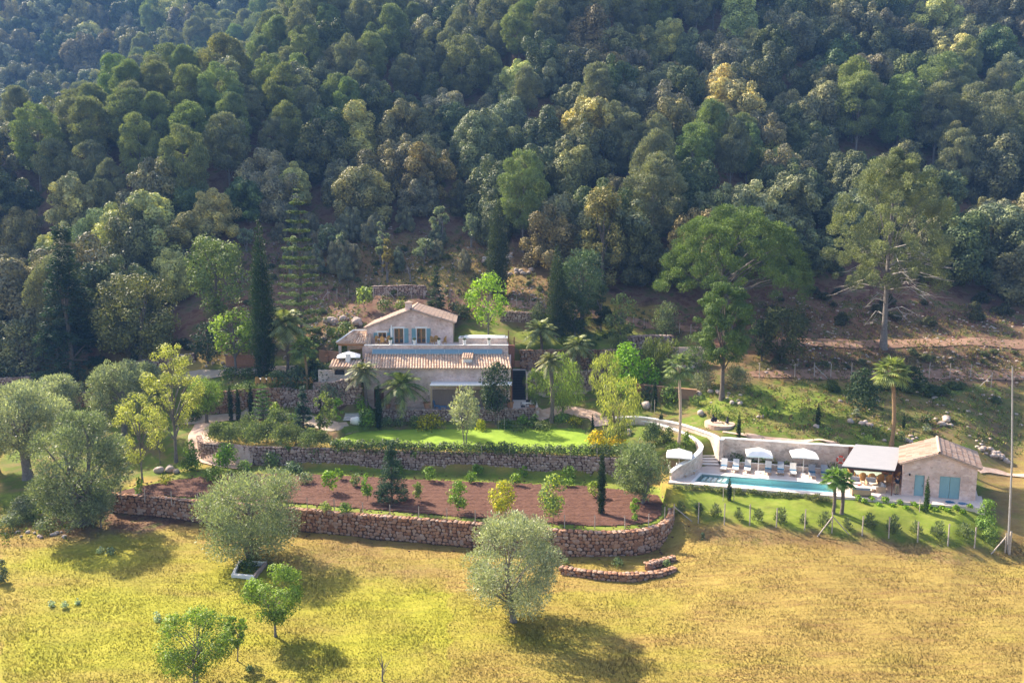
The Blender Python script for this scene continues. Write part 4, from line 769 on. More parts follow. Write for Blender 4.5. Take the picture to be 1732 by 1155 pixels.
# ---- outdoor kitchen
ka, kb = PY(556, 621, 87.6), PY(606, 621, 87.6); kc, kd = PY(612, 608, 90.0), PY(562, 608, 90.0); kz = 9.5
kit = thing('outdoor_kitchen', 'small stone outdoor kitchen under a tiled lean-to roof in front of the covered patio', 'outdoor kitchen', ((ka[0] + kb[0]) / 2, 88.5, kz))
tiles('roof', ka, kb, kc, kd, M_TILE, kit, .36, .5)
x0, x1 = ka[0] + .35, kb[0] - .3; zt = ka[2] - .14; hx0, hx1 = HX(566, 88, 10), HX(583, 88, 10); hz0, hz1 = PY(575, 634, 88)[2], PY(575, 624.5, 88)[2]
wall_part('front_wall', kit, I, x0, x1, 88.0, kz - .3, [(x0, zt), (x1, zt)], M_PINKWALL, .35, [(hx0, hx1, hz0, hz1)])
mb = MB(); mb.box(x0, x0 + .3, 88.35, 90, kz - .3, zt); mb.box(x1 - .3, x1, 88.35, 90, kz - .3, zt); mb.box(x0 + .3, x1 - .3, 89.8, 90, kz - .3, zt); mb.build('side_wall', M_PINKWALL, kit)
mb = MB(); mb.box(hx0 + .05, hx1 - .05, 88.15, 88.3, hz0, hz0 + .5); mb.build('grill', M_DARK, kit)
q = PY(589, 612, 89.2); mb = MB(); mb.box(q[0] - .28, q[0] + .28, 88.9, 89.5, q[2] - .3, q[2] + 1.1); mb.build('chimney', M_WHITE, kit)
mb = MB(); mb.box(ka[0] - 1.6, x0 - .1, 88.3, 88.6, 9.0, 10.9); mb.build('side_bench_wall', M_PINKWALL, kit)
# brown boundary walls
mb = MB(); a, b = G(540, 612), G(574, 610); mb.prism([(a[0], a[1]), (b[0], b[1]), (b[0], b[1] + .3), (a[0], a[1] + .3)], a[2] - .5, a[2] + 1.7); tag(mb.build('terracotta_wall', M_ORANGE, loc=a), 'terracotta-coloured wall left of the covered patio', 'wall')
a, b = G(382, 622), G(440, 619); bf = thing('board_fence', 'orange vertical board fence beside the upper drive, left of the tall cypress', 'fence', a)
mb = MB(); dd = (b - a) / 26
for i in range(26): q = a + dd * i; mb.box(q[0], q[0] + dd[0] * .93, q[1], q[1] + .05, q[2] - .2, q[2] + 1.75 + .05 * math.sin(i * 2.1))
mb.build('boards', mat('orange_boards', [(.32,.15,.09),(.42,.21,.13)], 6, .85, stretch=(1,1,.2)), bf)
mb = MB(); mb.box(a[0], b[0], a[1] + .06, a[1] + .12, a[2] + .3, a[2] + .42); mb.box(a[0], b[0], a[1] + .06, a[1] + .12, a[2] + 1.2, a[2] + 1.32); mb.build('rail', M_WOOD, bf)
# ---- pool terrace
def LX(lx, ly, z): q = L(lx, ly, z); return (q[0], q[1], q[2])
pool = (2.3, 14.9, .8, 3.6)
mb = MB(LX)
for (a, b, c, d) in [(0, 27.3, -.02, pool[2]), (0, pool[0], pool[2], pool[3]), (pool[1], 27.3, pool[2], pool[3])]: mb.box(a, b, c, d, -1.9, .06)
mb.prism([(0, pool[3]), (27, pool[3]), (27, 8.0), (3.3, 8.0), (1.2, 6.7), (0, 5.6)], -1.9, .06)
tag(mb.build('pool_deck', M_DECK), kind='structure')
t = .09; mb = MB(LX); a, b, c, d = pool
mb.box(a - .3, b + .3, c - .3, c, .061, t); mb.box(a - .3, b + .3, d, d + .3, .061, t); mb.box(a - .3, a, c, d, .061, t); mb.box(b, b + .3, c, d, .061, t)
sp = thing('swimming_pool', 'long narrow turquoise swimming pool with submerged white steps at its left end', 'swimming pool', L(8.6, 2.2, 0))
mb.build('coping', M_WHITE, sp)
mb = MB(LX); mb.add([(a,c,-.6),(b,c,-.6),(b,d,-.6),(a,d,-.6),(a,c,.05),(b,c,.05),(b,d,.05),(a,d,.05)], [(0,1,2,3),(0,4,5,1),(1,5,6,2),(2,6,7,3),(3,7,4,0)]); mb.build('basin', mat('pool_plaster', [(.50,.86,.87),(.60,.90,.90)], .6, .7), sp)
for i in range(5): mb = MB(LX); x = a + .35 + i * .48; mb.box(x, x + .3, c + 1.3, d - .25, -.59, -.12); mb.build('step', M_WHITE, sp)
m, tt, bb = nodes('pool_water'); tt.nodes.remove(bb); tp = N(tt, 'ShaderNodeBsdfTransparent'); tp.inputs[0].default_value = (.80, .97, .98, 1); gls = N(tt, 'ShaderNodeBsdfGlossy'); gls.inputs['Roughness'].default_value = .08; fr_ = N(tt, 'ShaderNodeFresnel'); fr_.inputs[0].default_value = 1.2; ms_ = N(tt, 'ShaderNodeMixShader')
nn_ = N(tt, 'ShaderNodeTexNoise'); nn_.inputs['Scale'].default_value = 2.2; bp = N(tt, 'ShaderNodeBump'); bp.inputs['Strength'].default_value = .25; bp.inputs['Distance'].default_value = .08
tc_ = N(tt, 'ShaderNodeTexCoord'); tt.links.new(tc_.outputs['Object'], nn_.inputs['Vector']); tt.links.new(nn_.outputs['Fac'], bp.inputs['Height']); tt.links.new(bp.outputs[0], gls.inputs['Normal']); tt.links.new(bp.outputs[0], fr_.inputs['Normal'])
tt.links.new(fr_.outputs[0], ms_.inputs[0]); tt.links.new(tp.outputs[0], ms_.inputs[1]); tt.links.new(gls.outputs[0], ms_.inputs[2]); tt.links.new(ms_.outputs[0], tt.nodes['Material Output'].inputs['Surface'])
mb = MB(LX); mb.add([(a,c,-.06),(b,c,-.06),(b,d,-.06),(a,d,-.06)], [(0,1,2,3)]); tag(mb.build('water', m), kind='structure')
# back wall, planter, curved walls, stairs
mb = MB(LX); mb.box(3.1, 20.6, 8.0, 8.35, -.3, 2.8); o = thing('pool_wall', 'long speckled retaining wall with a white cap behind the pool loungers', 'wall', L(10, 8, 0)); mb.build('masonry', M_PINKWALL, o)
mb = MB(LX); mb.box(3.0, 20.6, 7.94, 8.45, 2.8, 2.9); mb.build('cap', M_WHITE, o)
mb = MB(LX); mb.box(3.3, 15.6, 6.9, 7.12, .06, .62); o = thing('low_planter_wall', 'low pinkish planter wall right behind the row of pool loungers', 'planter', L(9, 7, 0)); mb.build('masonry', M_PINKWALL, o); mb = MB(LX); mb.box(3.28, 15.6, 6.86, 7.16, .621, .67); mb.build('cap', M_WHITE, o); mb = MB(LX); mb.box(3.4, 15.6, 7.12, 7.99, .06, .5); mb.build('soil', M_DIRT, o)
def cap_wall(name, label, pts, thick, hdown):
    p = spline(pts, 8); d = np.gradient(p[:, :2], axis=0); d /= np.linalg.norm(d, axis=1)[:, None]; n = np.stack([-d[:, 1], d[:, 0]], 1)
    o = thing(name, label, 'wall', (p[0][0], p[0][1], p[0][2] - hdown))
    for nm, t0, t1, off, m in (('masonry', -hdown - 1.2, -.12, thick / 2, M_PINKWALL), ('cap', -.12, 0, thick / 2 + .06, M_WHITE)):
        V = []; F = []
        for i in range(len(p)):
            for sg, zz in ((1, t0), (1, t1), (-1, t1), (-1, t0)): V.append((p[i,0] + n[i,0] * off * sg, p[i,1] + n[i,1] * off * sg, p[i,2] + zz))
        for i in range(len(p) - 1):
            for k in range(4): F.append((4*i+k, 4*i+(k+1)%4, 4*i+4+(k+1)%4, 4*i+4+k))
        F += [(3,2,1,0), tuple(4*(len(p)-1)+k for k in range(4))]; link_mesh(nm, V, F, m, o)
# path centre and its two walls; heights in metres above the field
cap_wall('outer_path_wall', 'white-capped curved wall on the uphill side of the path to the pool steps', [P(a, b, z) for a, b, z in [(1040,706,6.3),(1075,704,6.3),(1110,708,6.35),(1150,716,6.4),(1185,727,6.4),(1207,735,6.4),(1219,742,6.4)]] + [L(3.25, 8.2, 2.9)], .32, 1.2)
cap_wall('inner_path_wall', 'white-capped curved wall hugging the pool steps beside the left umbrella', [P(a, b, z) for a, b, z in [(1040,711,5.9),(1075,709,5.9),(1105,714,5.9),(1135,723,5.9),(1160,733,5.8),(1178,744,5.7),(1186,754,5.6),(1182,763,5.5),(1168,775,5.3),(1150,785,5.0),(1134,797,4.4)]], .34, 2.2)
ribbon('brick_path', [P(a, b, z) for a, b, z in [(1036,709,5.5),(1075,708,5.4),(1110,713,5.3),(1145,722,5.2),(1172,732,5.1),(1190,742,5.05),(1197,748,5.0)]], [1.7,1.8,1.8,1.8,1.9,2,2.1], M_PATH, .25, True)
sA, sB = P(1181, 788, PZ), P(1216, 789, PZ); tA, tB = P(1188, 748, 5.15), P(1206, 746, 5.15)
st = thing('pool_steps', 'wide brick steps with pale treads climbing from the pool deck between the curved walls', 'steps', (sA + sB) / 2); n = 9
for i in range(n):
    f0, f1 = i / n, (i + 1) / n; a0_, b0_ = sA + (tA - sA) * f0, sB + (tB - sB) * f0; z = PZ + .06 + 1.72 * (i + 1) / n
    a1_, b1_ = tA, tB + np.array([.5, .3, 0]); mb = MB(); mb.prism([a0_[:2], b0_[:2], b1_[:2], a1_[:2]], PZ - .4, z - .06); mb.build('riser', M_PATH, st)
    a2_, b2_ = sA + (tA - sA) * f1, sB + (tB - sB) * f1; mb = MB(); mb.prism([a0_[:2] - [0, .06], b0_[:2] - [0, .06], b2_[:2], a2_[:2]], z - .058, z); mb.build('tread', M_WHITE, st)
# ---- pool house
F0, F1, YB, YT = 20.6, 26.65, 1.95, 7.9; rdg = 23.5; zE, zR = 3.05, 4.15
ph = thing('pool_house', 'small stone pool house with a gabled tile roof and pale blue doors', 'pool house', L((F0 + F1) / 2, YB, 0))
d1 = (F0 + 1.05, F0 + 1.85, .08, 2.1); d2 = (F0 + 3.1, F0 + 4.75, .08, 2.15)
wall_part('front_wall', ph, LX, F0, F1, YB, -.2, [(F0, zE), (rdg, zR), (F1, zE)], M_HOUSE, .35, [d1, d2])
mb = MB(LX); mb.box(F0, F0 + .35, YB + .35, YT, -.2, zE - .02); mb.box(F1 - .35, F1, YB + .35, YT, -.2, zE - .02); mb.box(F0 + .35, F1 - .35, YT - .35, YT, -.2, zE); mb.build('side_wall', M_HOUSE, ph)
o_ = .3; dl = (zR - zE) / (rdg - F0); dr = (zR - zE) / (F1 - rdg)
tiles('roof', LX(F0 - o_, YT + .3, zE - o_ * dl + .14), LX(F0 - o_, YB - .2, zE - o_ * dl + .14), LX(rdg, YB - .2, zR + .14), LX(rdg, YT + .3, zR + .14), M_OLDTILE, ph, .34, .5)
tiles('roof', LX(F1 + o_, YB - .2, zE - o_ * dr + .14), LX(F1 + o_, YT + .3, zE - o_ * dr + .14), LX(rdg, YT + .3, zR + .143), LX(rdg, YB - .2, zR + .143), M_OLDTILE, ph, .34, .5)
mb = MB(LX); mb.tube([(rdg, YB - .25, zR + .22), (rdg, YT + .3, zR + .22)], .14, 8); mb.build('ridge_tiles', M_OLDTILE, ph)
M_PALEBLUE = mat('pale_blue_paint', [(.22,.38,.42),(.27,.43,.46)], 2, .6)
mb = MB(LX); mb.box(d1[0], d1[1], YB + .12, YB + .2, d1[2], d1[3]); mb.box(d1[0] + .02, d1[0] + .08, YB + .09, YB + .12, d1[2], d1[3]); mb.box(d1[1] - .08, d1[1] - .02, YB + .09, YB + .12, d1[2], d1[3]); dd = mb.build('door', M_PALEBLUE, ph)
mb = MB(LX); mb.tube([(d1[1] - .15, YB + .07, 1.0), (d1[1] - .15, YB + .07, 1.15)], .025); mb.build('handle', M_DARK, ph).parent = dd
mid = (d2[0] + d2[1]) / 2
for p0, p1 in ((d2[0], mid - .015), (mid + .015, d2[1])): shutter(ph, LX, p0, p1, YB + .12, d2[2], d2[3], M_PALEBLUE, 'shutter_door')
mb = MB(LX); mb.box(F0 + .55, F0 + .67, YB - .12, YB - .003, 2.0, 2.2); mb.build('wall_lamp', M_DARK, ph)
# ---- pergola
pg = thing('pergola', 'flat pale canvas sun roof on thin poles between the pool wall and the pool house', 'pergola', L(18, 4.5, 0))
mb = MB(LX); c4 = [(15.45, 1.4, 2.58), (19.95, 1.4, 2.52), (20.45, 7.95, 3.1), (16.2, 7.95, 3.15)]
mb.add([(*c[:2], c[2] - .08) for c in c4] + c4, [(0,3,2,1),(4,5,6,7),(0,1,5,4),(1,2,6,5),(2,3,7,6),(3,0,4,7)]); mb.build('canvas_roof', mat('grey_canvas', [(.27,.265,.28),(.31,.305,.32)], 1, .85, stretch=(1,6,1)), pg)
for x, y, z in ((15.6, 1.5, 2.5), (19.8, 1.5, 2.44)): mb = MB(LX); mb.tube([(x, y, .06), (x, y, z)], .05); mb.build('post', M_RUST, pg)
mb = MB(LX); mb.box(15.5, 19.9, 1.42, 1.5, 2.38, 2.5); mb.build('front_beam', M_DARK, pg)
mb = MB(LX); mb.box(15.6, 20.45, 7.6, 7.9, .06, 2.9); mb.build('back_wall', mat('reed_screen', [(.14,.07,.045),(.22,.12,.08)], 8, .9, stretch=(5,5,.3)), pg)
# ---- lifebuoy on the wall
lb = thing('lifebuoy', 'bright orange-red lifebuoy hanging on the pool wall beside the pergola', 'lifebuoy', L(14.9, 7.9, 1.45))
mb = MB(); rr_ = .34; c = L(14.9, 7.87, 1.45)
for i in range(25): pass
ang = np.linspace(0, 2 * math.pi, 25); ring = [(c[0] + rr_ * math.cos(a) * .965, c[1] - rr_ * math.cos(a) * .262, c[2] + rr_ * math.sin(a)) for a in ang]; mb.tube(ring, .085, 8); mb.build('ring', mat('lifebuoy_red', [(.75,.10,.05)], rough=.5), lb, True)
for k in range(4):
    a_ = math.pi / 4 + k * math.pi / 2; mb = MB(); mb.tube([(c[0] + rr_ * math.cos(a_ + e) * .965, c[1] - rr_ * math.cos(a_ + e) * .262, c[2] + rr_ * math.sin(a_ + e)) for e in (-.14, 0, .14)], .093, 8); mb.build('white_band', M_CANVAS, lb)
# ---- umbrellas
def umbrella(label, loc, w_=2.7, h=2.65, rz=0, group='open white umbrellas by the pool'):
    o = thing('umbrella', label, 'umbrella', (0, 0, 0), group); s = w_ / 2; n = 8
    mb = MB(); mb.tube([(0, 0, 0), (0, 0, h)], .035, 8); mb.build('pole', M_CANVAS, o)
    rim = [(s * x, s * y, h - .52 + (.04 if abs(x) + abs(y) < 1.5 else 0)) for x, y in [(-1,-1),(0,-1.02),(1,-1),(1.02,0),(1,1),(0,1.02),(-1,1),(-1.02,0)]]
    mb = MB(); low = [(x, y, z - .12) for x, y, z in rim]
    mb.add([(0, 0, h + .12)] + rim + low + [(0, 0, h + .02)], [(0, 1 + i, 1 + (i + 1) % 8) for i in range(8)] + [(1 + i, 9 + i, 9 + (i + 1) % 8, 1 + (i + 1) % 8) for i in range(8)] + [(17, 1 + (i + 1) % 8, 1 + i) for i in range(8)])
    mb.build('canopy', M_CANVAS, o)
    mb = MB()
    for x, y, z in rim: mb.tube([(0, 0, h - .05), (x * .97, y * .97, z - .03)], .015, 4)
    mb.build('ribs', M_LIGHTFAB, o)
    mb = MB(); mb.lathe((0, 0, 0), [(.3, 0), (.3, .06), (.08, .1)], 12); mb.build('base', M_WHITE, o)
    o.location = loc; o.rotation_euler = (0, 0, rz); return o
AZ = math.atan2(EX[1], EX[0])
um = umbrella('open white square umbrella at the left end of the pool deck', P(1148, 801, PZ + .06), 2.5, 2.55, AZ)
for lab, px, py in (('open white umbrella behind the loungers, nearest the pool steps', 1282, 799), ('open white umbrella behind the loungers, nearest the pergola', 1358, 801)): dup(um, P(px, py, PZ + .06), AZ, lab)
q = PY(590.5, 622, 90.8); umbrella('small open white umbrella in front of the covered patio', (q[0], q[1], gz(q[0], q[1])), 3.0, PY(590, 594, 90.8)[2] - gz(q[0], q[1]) - .1, .2, 'umbrellas at the house')
q = U(upx(663, 570)[0], -.5, z0); o = thing('folded_umbrella', 'closed white umbrella standing left of the first french door on the roof terrace', 'umbrella', q)
mb = MB(); mb.lathe((q[0], q[1], q[2]), [(.28, 0), (.28, .06), (.04, .08), (.03, .9)], 10); mb.build('pole', M_DARK, o); mb = MB(); mb.lathe((q[0], q[1], q[2] + .9), [(.05, 0), (.17, .1), (.15, 1.1), (.05, 1.7), (.01, 1.8)], 10); mb.build('canopy', M_CANVAS, o)
# ---- loungers
def lounger(fab):
    o = thing('sun_lounger', 'x', 'sun lounger', (0, 0, 0), 'loungers along the pool')
    mb = MB(); mb.box(-.32, .32, -.95, .35, .24, .30); mb.build('frame', M_TAN, o)
    for x in (-.28, .28):
        for y in (-.85, .3): mb = MB(); mb.box(x - .03, x + .03, y - .03, y + .03, 0, .238); mb.build('leg', M_TAN, o)
    mb = MB(); mb.box(-.31, .31, -.95, .34, .301, .38); mb.build('seat', fab, o)
    mb = MB(); mb.add([(-.31,.36,.30),(.31,.36,.30),(.31,.92,.98),(-.31,.92,.98),(-.31,.42,.24),(.31,.42,.24),(.31,.99,.93),(-.31,.99,.93)], [(0,1,2,3),(7,6,5,4),(0,4,5,1),(2,6,7,3),(1,5,6,2),(3,7,4,0)]); mb.build('backrest', fab, o)
    mb = MB(); mb.box(-.33, .33, .0, .33, .381, .43); mb.build('blue_towel', M_BLUEFAB, o); return o
lw, lg = lounger(M_LIGHTFAB), lounger(M_GREYFAB); uw_, ug_ = [], []
labs = ['pale lounger nearest the pool steps', 'second pale lounger from the pool steps', 'third pale lounger from the steps, left of the middle umbrella', 'grey-backed lounger just right of the middle umbrella', 'grey lounger in the middle of the row with a rolled back', 'pale lounger standing between grey ones by the right umbrella', 'grey lounger just right of the right umbrella', 'grey lounger nearest the pergola']
seen = {}
for i, (px, py, k) in enumerate([(1224,795,0),(1244,796,0),(1264,797,0),(1299,800,1),(1320,801,1),(1341,803,0),(1373,806,1),(1394,807,1)]):
    q = P(px, py, PZ); q[2] = PZ + .061; src = (lw, lg)[k]
    if src in seen: dup(src, q, AZ + R(-6), labs[i])
    else: src.location = q; src.rotation_euler = (0, 0, AZ + R(-6)); src['label'] = labs[i]; seen[src] = 1
for px, py, rz, lab in [(1146, 806, 1.2, 'tan lounger with blue pillow under the left umbrella, front one'), (1160, 801, 1.3, 'tan lounger with blue pillow under the left umbrella, rear one')]:
    q = P(px, py, PZ); q[2] = PZ + .061; dup(lw, q, rz, lab)
# ---- furniture
def wicker_chair():
    o = thing('wicker_chair', 'x', 'chair', (0, 0, 0), 'wicker chairs')
    mb = MB(); mb.box(-.27, .27, -.25, .25, .36, .44); mb.build('seat', M_WICKER, o)
    mb = MB(); th = np.linspace(-.2, math.pi + .2, 9)
    V = []
    for a in th:
        h = .45 + .42 * max(0, math.sin(a)); V += [(.3 * math.cos(a), .24 * math.sin(a), .40), (.33 * math.cos(a), .29 * math.sin(a), .40 + h * .95)]
    mb.add(V, [(2*i, 2*i+2, 2*i+3, 2*i+1) for i in range(8)]); mb.build('backrest', M_WICKER, o)
    for x in (-.23, .23):
        for y in (-.21, .21): mb = MB(); mb.tube([(x, y, 0), (x, y, .36)], .025, 5); mb.build('leg', M_WICKER, o)
    return o
wc = wicker_chair(); first = True
def put(src, loc, rz, label, group=None, used={}):
    if src.name not in used: used[src.name] = 1; src.location = loc; src.rotation_euler = (0, 0, rz); src['label'] = label; src['group'] = group or src['group']; return src
    return dup(src, loc, rz, label, group)
def terr(px, y): return (HX(px, y, z0), y, z0)
put(wc, terr(638, 94.1), .5, 'wicker chair at the far left of the roof terrace table'); put(wc, terr(647, 93.7), 3.0, 'wicker chair in front of the roof terrace table'); put(wc, terr(656, 94.1), -.6, 'wicker chair right of the roof terrace table')
put(wc, terr(731, 93.7), .9, 'wicker chair on the terrace just right of the second french door'); put(wc, terr(738, 94.2), .2, 'wicker chair behind the pot at the right of the terrace'); put(wc, terr(752, 93.8), -1.2, 'rightmost wicker chair on the roof terrace')
def table(name, label, loc, l, w_, h, m, mt, rz=0, cat='table'):
    o = thing(name, label, cat, (0, 0, 0)); mb = MB(); mb.box(-l/2, l/2, -w_/2, w_/2, h - .05, h); mb.build('tabletop', mt, o)
    for x in (-l/2 + .08, l/2 - .08):
        for y in (-w_/2 + .08, w_/2 - .08): mb = MB(); mb.box(x - .04, x + .04, y - .04, y + .04, 0, h - .051); mb.build('leg', m, o)
    o.location = loc; o.rotation_euler = (0, 0, rz); return o
table('terrace_table', 'small white table among the wicker chairs at the left of the roof terrace', terr(647, 94.3), 1.3, .8, .74, M_TAN, M_WHITE)
gl = mat('table_glass', [(.40,.50,.42)], rough=.15, spec=.7)
q = P(1480, 807, PZ); tq = L(18.1, 5.6, .061); table('dining_table', 'long glass-topped dining table under the pergola', tq, 3.3, 1.3, .82, M_WICKER, gl, AZ)
for i, (dx, dy) in enumerate([(-1.2,-.95),(-.4,-.95),(.4,-.95),(1.2,-.95),(-2.1,0),(2.1,0)]):
    c_, s_ = math.cos(AZ), math.sin(AZ); put(wc, (tq[0] + dx*c_ - dy*s_, tq[1] + dx*s_ + dy*c_, tq[2]), AZ + (math.pi if dy else (1.57 if dx < 0 else -1.57)), ['leftmost wicker dining chair on the pool side of the glass table','second wicker chair on the pool side of the glass table','third wicker chair on the pool side of the glass table','rightmost wicker chair on the pool side of the glass table','wicker chair at the left head of the glass table','wicker chair at the right head of the glass table'][i], 'wicker chairs at the dining table')
bw = MB(); bw.lathe((0, 0, 0), [(.12, 0), (.32, .1), (.36, .16)], 12); bo = bw.build('fruit_bowl', M_WOOD); bo.location = (tq[0] + 1.0, tq[1] - .25, tq[2] + .822); tag(bo, 'wide brown fruit bowl on the glass dining table', 'bowl')
def sofa(name, label, loc, l, rz, cat='sofa', group=None):
    o = thing(name, label, cat, (0, 0, 0), group); mb = MB(); mb.box(-l/2, l/2, -.42, .42, .12, .22); mb.box(-l/2, l/2, .42, .48, .22, .62); mb.box(-l/2 - .05, -l/2, -.42, .48, .0, .58); mb.box(l/2, l/2 + .05, -.42, .48, .0, .58); mb.build('frame', M_TAN, o)
    n = max(1, round(l / .75))
    for i in range(n):
        x0_, x1_ = -l/2 + l * i / n + .01, -l/2 + l * (i + 1) / n - .01; mb = MB(); mb.box(x0_, x1_, -.42, .26, .221, .40); mb.build('seat_cushion', M_LIGHTFAB, o); mb = MB(); mb.box(x0_, x1_, .27, .415, .28, .82); mb.build('back_cushion', M_GREYFAB, o)
    o.location = loc; o.rotation_euler = (0, 0, rz); return o
z_ = .061
sofa('armchair', 'grey cushioned armchair behind the coffee table, nearest the pool', L(16.6, 3.7, z_), .85, AZ, 'armchair', 'lounge seats'); sofa('armchair', 'grey cushioned armchair behind the coffee table, right of the first', L(18.0, 3.8, z_), .85, AZ, 'armchair', 'lounge seats')
sofa('armchair', 'grey armchair at the right end of the lounge group facing the pool', L(18.7, 2.5, z_), .85, AZ - 1.45, 'armchair', 'lounge seats'); sofa('sofa', 'grey outdoor sofa seen from behind at the deck edge by the twin palms', L(17.2, .9, z_), 1.5, AZ + math.pi)
table('coffee_table', 'low pale coffee table in the middle of the lounge group', L(17.4, 2.4, z_), 1.8, .7, .36, M_TAN, M_LIGHTFAB, AZ)
fl = MB(); V_, F_ = stones([(0,0,.1),(.08,.02,.12),(-.06,.05,.11)], np.array([.12,.12,.12])); bo = link_mesh('flower_bunch', V_, F_, mat('red_petals', [(.6,.08,.04)])); bo.location = L(17.0, 2.4, z_ + .36); tag(bo, 'small red flower bunch on the coffee table', 'flowers')
# towels and hose at the right end of the deck
for k, (lx, ly) in enumerate(((24.6, .9), (25.6, .8))):
    mb = MB(); mb.box(-.35, .35, -.2, .2, 0, .05); mb.box(-.3, .1, -.15, .15, .051, .12); o = mb.build('folded_towel', (M_BLUEFAB, M_SLATE)[k]); o.location = L(lx, ly, z_); tag(o, ['dark blue folded towel on the deck before the pool house, left one', 'paler blue folded towel on the deck before the pool house, right one'][k], 'towel')
# ---- pots
def pot(name, label, loc, r, h, m, plant_col=None, ph_=0, cone=False, group=None):
    o = thing(name, label, 'potted plant', loc, group); mb = MB(); x, y, z = loc
    mb.lathe((x, y, z), [(r * .65, 0), (r * .95, h * .85), (r * 1.08, h * .86), (r * 1.08, h), (r * .9, h), (r * .9, h * .9)], 14, True); mb.build('pot', m, o)
    lob = [(x, y, z + h + ph_ * t, r * (1.25 * (1 - t) + .15) if cone else r * 1.0) for t in (np.linspace(.05, .92, 7) if cone else [.4])]
    if not cone: lob = [(x + r*.4*math.cos(a), y + r*.4*math.sin(a), z + h + ph_ * .45, ph_ * .5) for a in (0, 2.1, 4.2)]
    c = leaves(lob, 500, .07, M_LEAF); c = link_mesh('plant', c[0], c[1], M_LEAF, o); c.color = (*plant_col, 1); return o
# ================================================================ PLANTING (colours are leaf base colours)
OL = (.33,.36,.24); OLD = (.26,.30,.18); CY = (.035,.06,.025); FIR = (.045,.085,.045); LIM = (.27,.34,.07); GRN = (.12,.20,.035); DK = (.05,.075,.03); PINE = (.115,.155,.055)
YG = (.40,.41,.12); GREY = (.22,.25,.17); BRT = (.19,.31,.04); SAGE = (.17,.21,.12)
cyp = lambda lab, x, b, t, w_, col=CY, **k: plant('cypress', 'cypress_tree', lab, 'tree', x, b, t, w_, col, **k)
# --- near field
plant('olive', 'olive_tree', 'large round silvery olive tree standing alone in the yellow field', 'tree', 872, 1050, 876, 182, OL, lr=.115, n=85, multi=2, tr=.22, base=.12, br=.6)
plant('olive', 'olive_tree', 'broad olive tree behind the stone-edged box in the field', 'tree', 425, 945, 797, 190, OLD, form='round', lr=.12, n=90, multi=4, tr=.18, base=.06, br=.6)
plant('leafy', 'almond_tree', 'bright green almond tree with a forked trunk just below the stone-edged box', 'tree', 466, 1076, 962, 104, (.19,.28,.06), n=36, lr=.13, base=.26, tr=.16, dens=3.0, leaf=.8)
plant('leafy', 'almond_tree', 'bright green almond tree cut off by the bottom edge of the photo', 'tree', 330, 1163, 1040, 142, (.18,.265,.055), n=44, lr=.11, base=.22, tr=.15, dens=2.5, multi=2, leaf=.8)
plant('leafy', 'almond_tree', 'small thin almond tree between the two larger almond trees', 'tree', 401, 1118, 1040, 48, (.18,.27,.055), n=14, lr=.14, base=.3, tr=.09, dens=2.2, lean=.08)
def bare(name, label, x, b, t, w_, r=.05, n=9, m=None, cat='tree', group=None):
    g = G(x, b); k = depth(g) / FPX; H = PY(x, t, g[1])[2] - g[2]; W = w_ * k
    lb = [(rnd.uniform(-.5, .5) * W, rnd.uniform(-.5, .5) * W, H * rnd.uniform(.5, 1), .1) for _ in range(n)]; tv, tf = trunk_arr(W, H, H * .3, lb, r, nb=n)
    o = link_mesh(name, tv + g, tf, m or M_GREYBARK, loc=g, smooth=True); return tag(o, label, cat, group)
bare('dead_sapling', 'little leafless sapling at the bottom edge of the field', 647, 1152, 1106, 26, .07)
bare('dead_tree', 'small leafless blue-grey tree at the left end of the orchard wall', 171, 893, 850, 24, .08)
# stone-edged box
g = G(420, 965); bxo = thing('stone_planter', 'square pale stone-edged box around ivy in the field under the broad olive', 'planter', g)
o4 = [P(a, b, .35)[:2] for a, b in [(391,972),(430,975),(452,950),(404,947)]]; i4 = inner(o4, .32)
for k in range(4): a, b, c_, d_ = o4[k], o4[(k+1)%4], i4[(k+1)%4], i4[k]; mb = MB(); mb.prism([a, b, c_, d_], -.25, .38); mb.build('kerb', M_WHITE if k != 1 else M_GREYSTONE, bxo)
# --- left olives and yellow trees
plant('olive', 'olive_tree', 'big grey olive tree with a thick dark trunk at the far left', 'tree', 50, 808, 650, 150, OL, n=50, tr=.34, base=.25)
plant('olive', 'olive_tree', 'olive tree cut off by the left edge of the photo behind the grassy shade', 'tree', -8, 800, 668, 90, OL, tr=.3)
plant('olive', 'olive_tree', 'dense dark-bottomed olive tree at the left end of the orchard wall', 'tree', 142, 888, 697, 158, (.19,.23,.14), n=90, tr=.26, base=.0, lr=.115)
plant('olive', 'olive_tree', 'small grey olive tree behind the biggest olive of the left group', 'tree', 105, 720, 634, 78, OL); plant('olive', 'olive_tree', 'wide pale olive tree left of the yellow-green trees', 'tree', 207, 738, 613, 108, (.27,.30,.19), n=44)
plant('olive', 'olive_tree', 'grey olive top behind the wide pale olive tree, closer to the yellow trees', 'tree', 250, 690, 612, 60, (.27,.30,.19))
plant('leafy', 'yellow_green_tree', 'tall airy yellow-green tree with a bare grey trunk at the orchard corner', 'tree', 298, 782, 583, 112, YG, n=62, lr=.085, base=.3, tr=.12, dens=1.25, form='egg', leaf=.62, nb=26)
plant('leafy', 'yellow_green_tree', 'lower airy yellow-green tree left of the tall one', 'tree', 241, 815, 662, 92, YG, n=46, lr=.09, base=.22, tr=.08, dens=1.2, leaf=.62, form='egg', nb=22)
plant('leafy', 'yellow_green_tree', 'thin yellow-green sapling between the two yellow-green trees', 'tree', 271, 785, 700, 40, YG, n=18, lr=.13, base=.2, tr=.06, dens=1.1, leaf=.65)
plant('willow', 'pepper_tree', 'soft green round tree with a leaning dark trunk beside the gravel drive', 'tree', 350, 716, 640, 62, (.20,.29,.06), base=.25, tr=.3, dens=3, mode='broad', m=M_LIME, lr=.22)
